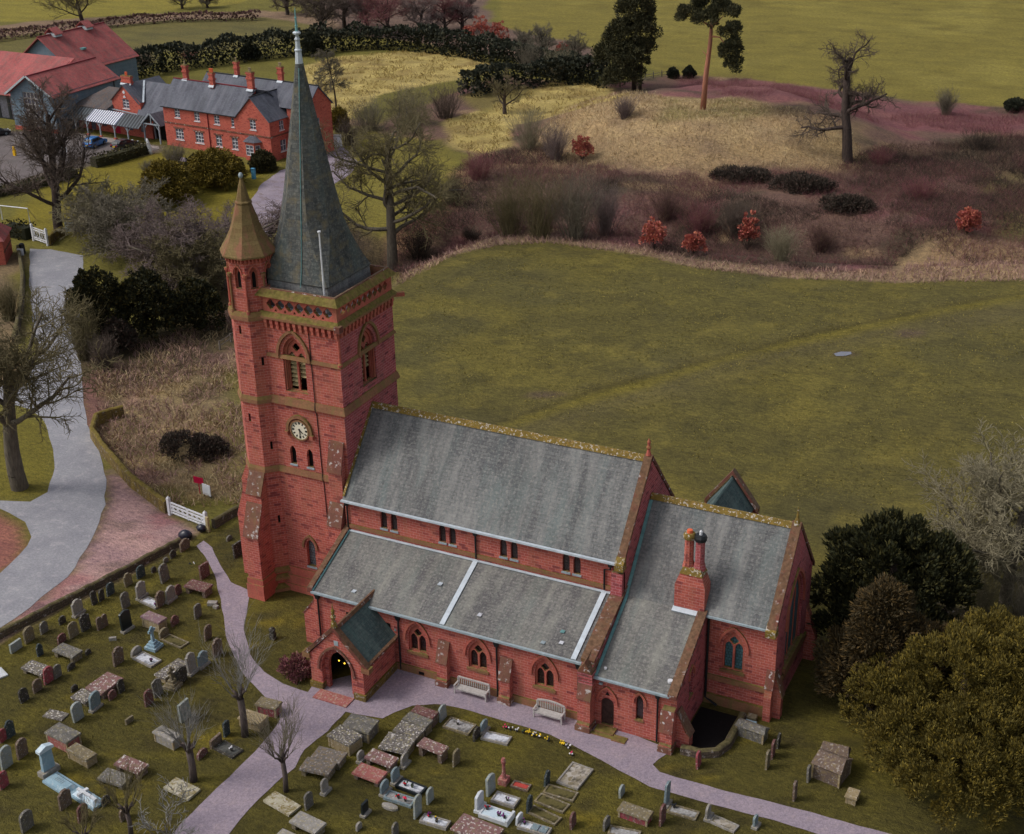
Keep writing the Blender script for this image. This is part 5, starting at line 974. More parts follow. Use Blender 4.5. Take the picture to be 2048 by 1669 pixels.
MB_ = MB().rbox((-16.95, 9.75, 0), .22, .22, 1.35); o = MB_.build('gate_post', MAT['louvre_wood']); tag(o, 'weathered timber post where the gravel path meets the gate', 'post')
def sign(label, p, wd, ht, z0, rz, mat='white_paint', lines=3, legs=2):
    t = thing('notice_board', label, 'sign', (p[0], p[1], float(H(p[0], p[1]))), rz)
    b = MB().box(-wd/2, wd/2, -.03, .03, z0, z0+ht).build('board', MAT[mat], t)
    m = MB()
    for k in range(lines): m.box(-wd*.36, wd*(.36 if k % 2 == 0 else .2), -.036, -.031, z0+ht*(.82-.2*k), z0+ht*(.82-.2*k)+ht*.06)
    if lines: m.build('lettering_lines', MAT['gutter_lead'], b)
    for s in ((-1, 1) if legs == 2 else (0,)): MB().box(s*wd*.42-.03, s*wd*.42+.03, .031, .08, 0, z0+ht*.9).build('leg', MAT['black_iron'], t)
sign('white board on two short legs in the rough grass above the lane gate', (-20.6, 14.4), .95, 1.0, .25, R(-10), lines=0)
sign('pale notice board beside the tree at the far lane gate', at(148, 474)[:2], 2.0, 1.3, .7, R(20), 'gutter_lead', 3)
sign('small white notice under the cottage wall', at(43, 516)[:2], .8, .9, .3, R(25), lines=2, legs=1)
sign('white parking notice among bare shrubs near the blue car', at(131, 312)[:2], .8, .8, .6, R(10), lines=1, legs=1)
sign('white sign board on the drive at the right end of the house', at(675, 298)[:2], 1.6, 2.0, .3, R(30), lines=1)
o = MB().box(-.03, .03, -.03, .03, 0, 1.6).box(-.5, .5, -.02, .02, 1.0, 1.6).build('finger_sign', MAT['red_door']); o.location = (-21.6, 14.7, 0); tag(o, 'small red sign on a post next to the white board', 'sign')
o = MB().rbox((0, 0, 0), .5, .5, 1.2).lathe([(.32, 1.2), (.34, 1.3), (.1, 1.45)], 10).build('litter_bin', MAT['black_iron']); o.location = tuple(at(46, 508)); tag(o, 'black litter bin beside the small white notice', 'bin')
for (x, y, lab, s) in ((-17.95, 8.15, 'large dark navy sack lying on the churchyard wall by the gate', .8), (-17.45, 9.55, 'dark navy sack tied to the end of the white gate', .6)):
    m = MB(); rr_ = random.Random(int(x*10)); m.loft([[(s*r*math.cos(a_*math.pi/5)*(1+rr_.uniform(-.15, .15)), s*r*math.sin(a_*math.pi/5)*(1+rr_.uniform(-.15, .15))*.8, z*s) for a_ in range(10)] for r, z in ((.5, 0), (.72, .25), (.68, .6), (.4, .85), (.12, .98))])
    o = m.build('refuse_sack', plain('navy_plastic', (24, 26, 44), .35, .2, 5, .5), None, True); o.location = (x, y, .1 if s < .8 else .0); tag(o, lab, 'sack')
t = thing('goal_frame', 'white goal frame on the lawn behind the cottage', 'goal', tuple(at(60, 446)), R(185))
m = MB(); m.tube([(0, 0, 0), (0, 0, 2.0), (4.6, 0, 2.0), (4.6, 0, 0)], .08, 6); m.build('goal_posts', MAT['white_paint'], t)
m = MB(); m.tube([(0, 0, 2), (0, -1.4, 0)], .05, 5); m.build('brace', MAT['louvre_wood'], t)
o = MB().rbox((0, 0, 0), .45, .35, 1.0).rbox((0, 0, 1.0), .3, .25, .5).build('salt_bin', plain('yellow_plastic', (226, 176, 30), .5)); o.location = tuple(at(30, 312)); tag(o, 'upright yellow bin at the far left of the car park', 'bin')
o = MB().rbox((0, 0, 0), .5, .45, 1.5).rbox((0, -.05, 1.5), .56, .5, .1).build('plant_protector', plain('blue_plastic', (86, 150, 186), .5)); o.location = tuple(at(508, 358)); tag(o, 'small blue box standing on the lawn by the drive', 'box')
o = MB().lathe([(.35, 0), (.38, .6), (.3, 1.5), (.2, 2.1), (.12, 2.5)], 10).build('garden_post', MAT['white_paint'], None, True); o.location = tuple(at(303, 308)); o.rotation_euler = (R(6), R(-8), 0); tag(o, 'white wrapped garden post at the end of the clipped hedge', 'post')  # plain white post for a pale shape of unknown kind
def rail_fence(label, pts, h_=1.1, mat='g_wood', sp=1.9):
    P = [np.array(p, float) for p in pts]; t = thing('post_and_rail_fence', label, 'fence', (P[0][0], P[0][1], 0)); o0 = P[0]
    for a, b in zip(P[:-1], P[1:]):
        n = max(1, int(np.hypot(*(b-a)[:2])/sp)); q = [a+(b-a)*k/n for k in range(n+1)]
        for k, p in enumerate(q): z = float(H(p[0], p[1])); MB().box(p[0]-o0[0]-.07, p[0]-o0[0]+.07, p[1]-o0[1]-.07, p[1]-o0[1]+.07, z-.1, z+h_).build('post', MAT[mat], t)
        for z0 in (.45, .9):
            m = MB(); m.tube([(p[0]-o0[0], p[1]-o0[1], float(H(p[0], p[1]))+z0) for p in q], .05, 4); m.build('rail', MAT[mat], t)
rail_fence('wooden rail fence beside the dark pine at the edge of the far field', [at(1290, 160)[:2], at(1340, 152)[:2]], 1.3)
rail_fence('pale rail fence at the end of the lane hedge near the spire tip', [at(618, 34)[:2], at(650, 42)[:2]], 1.3, 'louvre_wood')
rail_fence('thin stake fence on the bank behind the tower turret', [at(440, 700)[:2], at(505, 655)[:2]], 1.0)
# ---------------------------------------------------------------- cars
def paint_mat(name, rgb): 
    g = G(name); g.b.inputs['Metallic'].default_value = .25; g.b.inputs['Specular IOR Level'].default_value = .5; g.b.inputs['Coat Weight'].default_value = .5; return g.out(lin(*rgb), .28)
def car(name, label, loc, rz, pm, suv=True):
    t = thing(name, label, 'car', loc, rz); L, W_, hb, ht = 4.4, 1.82, (.98 if suv else .9), (1.62 if suv else 1.46)
    prof = [(-2.2, .45), (-2.22, .8), (-2.1, hb+.02), (-1.2, hb+.05), (1.0, hb), (1.9, hb-.12), (2.17, .72), (2.2, .42), (1.9, .25), (-1.9, .25)]
    def sec(y, k): return [(x*(1-.02*k), y, z-(.04*k if z > .7 else 0)) for x, z in prof]
    b = MB().loft([sec(-W_/2+.1, 2), sec(-W_/2, 0), sec(W_/2, 0), sec(W_/2-.0, 0), sec(W_/2-.1+.1, 0)][:1]+[sec(-W_/2+.1, 2), sec(-W_/2+.01, .4), sec(W_/2-.01, .4), sec(W_/2-.1, 2)][1:]).build('body', pm, t)
    gh = [(-2.05 if suv else -1.95, hb), (-1.7 if suv else -1.25, ht-.06), (-1.2, ht), (.2, ht-.02), (1.15, hb-.02)]
    MB().loft([[(x, -W_/2+.06+(.2 if z > hb+.1 else 0), z) for x, z in gh], [(x, W_/2-.06-(.2 if z > hb+.1 else 0), z) for x, z in gh]]).build('cabin', pm, t)
    gl = MAT['car_glass']
    for s in (-1, 1):
        q = [(-1.75, hb+.08), (-1.5, ht-.14), (.1, ht-.14), (.9, hb+.06)]
        MB().hexa([(x, s*(W_/2-.05-(.17 if z > hb+.1 else .02)), z) for x, z in q], [(x, s*(W_/2-.025-(.17 if z > hb+.1 else .02)), z) for x, z in q]).build('side_window', gl, t)
    MB().hexa([(-2.03, -.7, hb+.1), (-2.03, .7, hb+.1), (-1.72, .6, ht-.12), (-1.72, -.6, ht-.12)], [(-2.09, -.7, hb+.13), (-2.09, .7, hb+.13), (-1.78, .6, ht-.09), (-1.78, -.6, ht-.09)]).build('rear_window', gl, t)
    MB().hexa([(1.12, -.72, hb+.04), (1.12, .72, hb+.04), (.28, .58, ht-.08), (.28, -.58, ht-.08)], [(1.17, -.72, hb+.07), (1.17, .72, hb+.07), (.33, .58, ht-.05), (.33, -.58, ht-.05)]).build('windscreen', gl, t)
    for x in (-1.35, 1.35):
        for s in (-1, 1):
            wv = MB(); wv.loft([[(x+r*math.cos(a_*math.pi/9), s*y, .33+r*math.sin(a_*math.pi/9)) for a_ in range(18)] for r, y in ((.26, W_/2+.02), (.33, W_/2), (.33, W_/2-.2))]); wo_ = wv.build('wheel', MAT['black_iron'], t)
            wv = MB(); wv.loft([[(x+r*math.cos(a_*math.pi/6), s*(W_/2+.025), .33+r*math.sin(a_*math.pi/6)) for a_ in range(12)] for r in (.2, .05)]); wv.build('hub', MAT['gutter_lead'], wo_)
    for s in (-1, 1):
        MB().box(-2.25, -2.12, s*.62-.2, s*.62+.2, .72, .92).build('tail_light', MAT['maroon_iron'], t); MB().box(2.05, 2.2, s*.62-.2, s*.62+.2, .62, .76).build('headlight', MAT['white_paint'], t)
    MB().box(-2.25, -2.2, -.26, .26, .55, .67).build('number_plate', MAT['plate_yellow'], t); return t
glassy('car_glass', (18, 20, 24), .08, .8, False); plain('plate_yellow', (232, 190, 60), .5)
car('parked_car', 'bright blue car parked in front of the veranda', (-111.8, 104.4, .03), R(97), paint_mat('car_blue', (20, 116, 190)))
car('parked_car', 'black hatchback with a yellow rear plate parked beside the clipped hedge', (-106.5, 105.4, .03), R(80), paint_mat('car_black', (22, 24, 36)), False)
c3 = at(-6, 272); car('parked_car', 'dark car cut by the left picture edge in the car park', (c3[0], c3[1], .03), R(60), paint_mat('car_grey', (34, 36, 42)), False)
# ---------------------------------------------------------------- benches by the aisle wall
def bench(label, loc, L, arched):
    t = thing('garden_bench', label, 'bench', loc); TG = MAT['teak_grey']; n = 15
    top = lambda x: .98+(.16*(1-(2*x/L)**2) if arched else 0)
    for x in (-L/2, L/2):
        for y in (-.28, .26): MB().box(x-.04, x+.04, y-.04, y+.04, 0, .62 if y < 0 else .98).build('leg', TG, t)
        MB().box(x-.05, x+.05, -.36, .28, .62, .68).build('armrest', TG, t)
    st = MB()
    for k in range(5): st.box(-L/2+.04, L/2-.04, -.33+k*.115, -.33+k*.115+.1, .43, .47)
    st.build('seat', TG, t); MB().box(-L/2, L/2, -.3, -.26, .33, .42).build('seat_rail', TG, t)
    sl = MB()
    for k in range(n):
        x = -L/2+.1+(L-.2)*k/(n-1); sl.box(x-.028, x+.028, .25, .28, .5, top(x)-.02)
    bk = sl.build('backrest', TG, t); tr = MB()
    for k in range(10):
        x0, x1 = -L/2+L*k/10, -L/2+L*(k+1)/10; tr.hexa([(x0, .22, top(x0)-.04), (x0, .31, top(x0)-.04), (x1, .31, top(x1)-.04), (x1, .22, top(x1)-.04)], [(x0, .22, top(x0)+.06), (x0, .31, top(x0)+.06), (x1, .31, top(x1)+.06), (x1, .22, top(x1)+.06)])
    tr.build('top_rail', TG, bk); return t
bench('pale wooden slatted bench with straight back between two buttresses', (12.45, -.62, .03), 2.3, False)
bench('weathered wooden bench with arched back near the corner buttress', (18.1, -.72, .03), 1.95, True)
# sunken area wall beside the vestry
o = MB(); o.box(26.5, 29.0, .35, 4.5, -.6, .03); o = o.build('area_shade', MAT['shade_black']); tag(o, 'black slab for the shaded light well beside the vestry', 'light well')  # slab at ground level, the pit's shade put into its colour
stone_wall('area_wall', 'low rounded stone wall around the sunken light well', [(26.9, -.35), (28.1, -.25), (29.0, .3), (29.35, 1.3), (29.35, 4.4)], .5, .55, 'rubble_wall', jit=.03)
o = MB().rbox((29.9, 4.55, 0), .6, .5, .35).build('stone_block', MAT['g_tan']); tag(o, 'small buff stone block against the chancel wall', 'stone'); o = MB().rbox((30.0, 3.9, 0), .7, .5, .3).build('stone_block', MAT['g_bluewhite']); tag(o, 'small blue-grey stone block by the chancel wall', 'stone')
o = MB().rbox((0, 0, 0), .35, .35, .5).lathe([(.2, .5), (.24, .8), (.1, .95)], 9).build('planter', MAT['g_dark']); o.location = tuple(at(546, 1278)); tag(o, 'dark urn on a small pink block in the turf left of the porch', 'urn')
# ---------------------------------------------------------------- churchyard monuments: x, y, width, height, turn, shape, stone, label
STONES = [
  (-19.04, -9.35, 0.98, 0.74, -5, 'F', 'pale', 'pale blue-grey square-topped headstone at the far left below the road wall'),
  (-18.97, -8.09, 0.86, 1.22, -4, 'R', 'tan', 'tall tan round-topped headstone beside the pale blue one near the road wall'),
  (-18.79, -6.84, 0.66, 0.91, -5, 'R', 'grey', 'grey round-topped headstone leaning against the road wall, second from the pale blue one'),
  (-18.43, -5.39, 0.57, 0.65, -5, 'R', 'dark', 'low dark weathered headstone close under the road wall'),
  (-18.19, -3.98, 0.96, 1.24, -2, 'S', 'light', 'light grey headstone with shouldered top standing above a small plinth'),
  (-18.03, -2.39, 0.52, 1.09, -4, 'R', 'dark', 'narrow dark headstone with a lit left edge near the road wall'),
  (-17.92, -1.8, 0.48, 0.98, -4, 'R', 'dark', 'narrow dark headstone touching its twin below the road wall'),
  (-17.85, -0.9, 0.69, 1.04, -5, 'R', 'slate', 'dark slate round-topped headstone right against the road wall'),
  (-16.48, -6.3, 0.79, 1.17, -5, 'R', 'tan', 'buff round-topped headstone in front of the light shouldered one'),
  (-16.29, -5.26, 0.83, 1.33, -5, 'S', 'dark', 'dark mossy shouldered headstone next to the buff round one'),
  (-15.43, -4.84, 0.45, 1.07, -4, 'R', 'brown', 'left half of a joined brown twin-arched headstone'),
  (-15.35, -4.34, 0.47, 1.02, -2, 'R', 'brown', 'right half of a joined brown twin-arched headstone'),
  (-16.78, -7.26, 0.73, 0.74, -5, 'R', 'redd', 'dull red-brown headstone behind the grey raised ledger'),
  (-17.04, -9.1, 0.49, 1.0, -5, 'S', 'slate', 'dark slate headstone just behind the white-lichened ledger'),
  (-14.08, -7.58, 0.45, 0.37, -5, 'R', 'dark', 'tiny dark marker stone right of the grey raised ledger'),
  (-13.9, -9.46, 0.68, 0.47, -2, 'R', 'dark', 'small dark headstone leaning back in open grass'),
  (-11.37, -7.61, 0.87, 1.35, -5, 'S', 'brown', 'brown shouldered headstone streaked dark, alone on the open grass'),
  (-16.93, 6.71, 1.0, 0.97, -5, 'S', 'brown', 'brown shouldered headstone beside the churchyard gate'),
  (-17.04, 5.4, 0.64, 0.62, -5, 'R', 'dark', 'low dark headstone second from the churchyard gate along the wall'),
  (-17.06, 4.51, 0.51, 0.45, -5, 'R', 'grey', 'small grey headstone third from the gate along the road wall'),
  (-17.38, 2.0, 0.78, 1.06, -4, 'R', 'slate', 'dark slate headstone between the road wall and a white grave'),
  (-17.49, 0.72, 0.75, 1.05, -5, 'S', 'tan', 'tan shouldered headstone with dark foot tight to the road wall'),
  (-16.95, 2.99, 0.45, 0.45, -5, 'R', 'dark', 'small dark headstone tilted to the left near the tall grey one'),
  (-15.31, 2.34, 0.91, 1.5, -1, 'R', 'grey', 'tall plain grey headstone behind the row of three'),
  (-15.49, -0.24, 0.9, 1.42, -2, 'S', 'light', 'pale headstone at the head of the upper white chippings grave'),
  (-13.41, -0.56, 0.83, 1.25, -4, 'S', 'brown', 'brown headstone first in the row of three by the white grave'),
  (-13.22, 0.32, 0.92, 1.25, -3, 'S', 'light', 'pale pointed headstone in the middle of the row of three'),
  (-13.19, 1.28, 0.63, 0.82, -5, 'R', 'redd', 'dark red-brown headstone at the end of the row of three'),
  (-12.91, 4.02, 0.96, 1.17, -5, 'F', 'redd', 'red sandstone square-topped headstone beside the gravel path'),
  (-15.59, -1.78, 0.79, 1.3, -5, 'R', 'grey', 'grey-brown round-topped headstone behind the black pointed one'),
  (-13.57, -4.1, 0.92, 1.65, -5, 'P', 'black', 'tall black pointed headstone on a pale plinth'),
  (-10.85, -2.11, 0.71, 0.75, -5, 'S', 'redd', 'small dark red headstone right of the chest tomb with a purple lid'),
  (-9.97, -0.64, 0.66, 1.18, -5, 'R', 'grey', 'grey round-topped headstone alone near the bend of the path'),
  (-7.58, -2.62, 0.67, 1.21, -5, 'R', 'brown', 'tall narrow brown headstone near the path edge'),
  (-12.46, 7.74, 1.11, 1.17, -5, 'F', 'dark', 'dark square headstone standing beside the tower buttress'),
  (-14.61, 9.39, 0.62, 0.41, -5, 'R', 'grey', 'small pale round headstone in the grass behind the tower path'),
  (-14.25, -11.3, 0.73, 1.28, -5, 'R', 'red', 'bright red round-topped headstone against the lichened ledger'),
  (-14.11, -10.57, 0.62, 1.03, -4, 'R', 'grey', 'grey mossy headstone touching the bright red one'),
  (-14.24, -12.34, 0.71, 0.97, -5, 'R', 'brown', 'brown headstone just left of the bright red one'),
  (-14.21, -13.54, 0.7, 1.01, -5, 'R', 'dark', 'dark brown headstone at the lower end of the red stone row'),
  (-12.01, -11.28, 0.54, 0.46, -5, 'R', 'dark', 'small dark headstone behind the paired ledgers'),
  (-9.39, -12.22, 0.89, 1.36, -3, 'R', 'blue', 'blue-grey headstone in front of the paired ledgers'),
  (-9.56, -13.58, 0.82, 1.35, -5, 'R', 'pale', 'pale grey-green round-topped headstone left of the blue-grey one'),
  (-9.06, -10.87, 0.63, 0.66, -5, 'R', 'redd', 'low red-brown headstone at the corner of the reddish ledger'),
  (-9.0, -10.05, 0.52, 0.97, -4, 'R', 'dark', 'dark headstone at the right edge of the reddish ledger'),
  (-12.44, -17.31, 0.57, 0.99, -1, 'R', 'red', 'red headstone cut by the left picture edge'),
  (-12.3, -16.75, 0.63, 1.24, -4, 'S', 'slate', 'slate headstone with a green top behind the red edge stone'),
  (-10.34, -19.13, 0.83, 1.59, -5, 'R', 'pale', 'whitish-green round-topped headstone with a dark spot near its top'),
  (-10.2, -17.94, 0.8, 1.36, -3, 'R', 'brown', 'striped grey-brown round-topped headstone left of the white monument'),
  (-9.1, -20.61, 0.65, 1.19, -5, 'R', 'red', 'red headstone with grey foot at the left picture edge'),
  (-4.46, -20.4, 0.85, 1.27, -5, 'S', 'brown', 'brown shouldered headstone below the white monument'),
  (-5.14, -22.82, 0.87, 1.35, -5, 'R', 'grey', 'grey-green round-topped headstone nearest the lower left corner'),
  (-2.74, -20.85, 0.72, 1.17, -5, 'R', 'redd', 'purplish red headstone behind the bottom shrub'),
  (-2.38, -19.19, 0.62, 0.61, -5, 'R', 'dark', 'dark headstone at the foot of the white cross ledger'),
  (-6.35, -12.44, 0.64, 0.4, -5, 'F', 'tan', 'small flat-topped tan footstone alone in the grass'),
  (0.17, -11.92, 0.98, 0.64, -5, 'F', 'brown', 'long low brown headstone of the dark kerbed grave'),
  (0.19, -10.84, 0.54, 1.13, -4, 'P', 'slate', 'dark pointed headstone beside the buff chest tomb'),
  (0.08, -13.18, 0.89, 0.54, -4, 'R', 'redd', 'low reddish headstone right of the pollard trunk'),
  (-0.56, -19.71, 0.7, 0.85, -5, 'R', 'brown', 'brown headstone among the twigs at the bottom edge'),
  (-3.25, -10.61, 0.94, 1.39, -3, 'F', 'pale', 'tall pale slab headstone seen through the pollard twigs'),
  (-10.99, -6.21, 0.96, 0.63, -5, 'R', 'light', 'pale headstone at the head of the lower white chippings grave'),
  (-10.64, -3.64, 0.89, 0.69, -5, 'R', 'tan', 'buff headstone at the head of the grassy kerbed grave'),
  (-6.03, -6.29, 0.84, 1.59, -2, 'S', 'light', 'tall pale weathered headstone at the end of the mossy ledger'),
  (-5.88, -5.34, 0.88, 1.19, -3, 'S', 'blue', 'blue-grey wide headstone joined to the tall pale weathered one'),
  (-6.05, -7.48, 0.93, 1.23, -5, 'R', 'dark', 'dark brown headstone in front of the mossy ledger'),
  (-6.49, -9.3, 0.77, 1.27, -5, 'P', 'grey', 'grey pointed headstone beside a red-purple one'),
  (-6.44, -10.36, 0.72, 1.16, -2, 'R', 'redd', 'red-purple narrow headstone below the grey pointed one'),
  (-5.73, -3.88, 0.83, 1.35, -5, 'S', 'brown', 'tall brown headstone behind the tallest pollard twigs'),
  (8.88, -12.78, 0.62, 0.95, 0, 'R', 'light', 'pale thin headstone standing below the wide split ledger'),
  (8.76, -14.33, 0.67, 1.08, -5, 'R', 'grey', 'mottled grey headstone between two lichened ledgers'),
  (9.31, -9.39, 0.61, 0.73, -5, 'R', 'light', 'small pale round headstone between the two ledger columns'),
  (11.94, -8.62, 0.7, 0.87, -2, 'R', 'light', 'pale headstone leaning at the corner of the red ledgers'),
  (14.78, -7.22, 0.66, 1.15, -4, 'R', 'tan', 'buff rounded headstone right of the red table tomb'),
  (11.92, -3.64, 0.76, 1.09, -2, 'P', 'pale', 'pale pointed headstone at the head of the grave nearest the path'),
  (14.84, -3.64, 0.76, 0.88, -3, 'P', 'blue', 'blue slate headstone at the head of a white bed by the path'),
  (14.77, -4.47, 0.76, 0.83, 0, 'R', 'dark', 'dark headstone directly behind the blue slate one'),
  (12.24, -10.15, 0.75, 1.0, -5, 'R', 'blue', 'dark teal headstone at the head of the black-edged white grave'),
  (12.13, -11.3, 0.77, 0.95, -4, 'R', 'blue', 'grey slate headstone at the head of the grave with red flowers'),
  (15.01, -10.86, 0.66, 1.04, -3, 'R', 'pale', 'pale headstone right of the black-edged white grave'),
  (14.94, -12.24, 0.73, 1.49, -4, 'R', 'pale', 'tall pale headstone at the head of the white bed with a black vase'),
  (12.04, -13.41, 0.58, 0.94, -5, 'F', 'black', 'black square memorial tablet with a small base plate'),
  (12.41, -14.68, 0.45, 0.51, -5, 'R', 'light', 'small pale stump of a headstone in the lower grass'),
  (14.58, -14.21, 0.54, 0.88, -5, 'R', 'grey', 'mottled grey headstone at the bottom picture edge'),
  (17.91, -10.15, 0.84, 1.17, -3, 'P', 'white', 'white marble headstone with stepped top'),
  (17.93, -8.67, 0.8, 1.37, -5, 'P', 'pale', 'tall pale blue headstone behind the white marble grave'),
  (20.62, -6.58, 0.54, 1.09, -5, 'S', 'slate', 'dark slate headstone with a carved panel above the kerbed plots'),
  (20.66, -9.08, 0.61, 1.17, -1, 'S', 'slate', 'dark slate headstone below the kerbed plots'),
  (20.56, -10.27, 0.62, 0.7, -5, 'P', 'white', 'white headstone of the bottom grave with grey pads'),
  (23.55, -9.23, 0.69, 0.97, -3, 'R', 'redd', 'leaning red-brown headstone right of the kerbed plots'),
  (25.09, -5.56, 0.65, 0.71, -2, 'R', 'pale', 'thin pale headstone left of the red-sided chest tomb'),
  (25.33, -8.53, 0.71, 0.81, -5, 'R', 'grey', 'grey headstone below the red-sided chest tomb'),
  (27.75, -5.21, 0.61, 1.68, -5, 'P', 'blue', 'tall blue-grey pointed headstone beside the lower path'),
  (28.1, -6.8, 0.72, 1.29, -2, 'R', 'redd', 'rusty headstone in front of the tall blue-grey pointed one'),
  (30.32, -5.26, 0.64, 0.97, -1, 'R', 'light', 'pale headstone right of the grave with a dark pot'),
  (28.34, -1.16, 0.67, 1.08, -3, 'R', 'red', 'pink headstone leaning near the vestry corner'),
  (32.15, 0.45, 0.53, 1.31, -5, 'R', 'tan', 'thin cream headstone beside the taller pink one'),
  (32.15, 1.61, 0.64, 1.26, -1, 'R', 'redd', 'taller pink headstone in shade below the chancel corner'),
  (32.17, 2.65, 0.49, 1.04, -1, 'R', 'dark', 'dim grey headstone nearest the chancel corner'),
  (34.75, 0.36, 0.5, 1.13, -4, 'R', 'grey', 'grey headstone next to the gabled tombs'),
  (34.44, -1.62, 0.48, 1.34, -4, 'R', 'brown', 'brown headstone by the upper edge of the lower path'),
  (33.03, -4.81, 0.48, 0.83, -5, 'P', 'blue', 'blue-grey headstone cut by the bottom picture edge'),
]
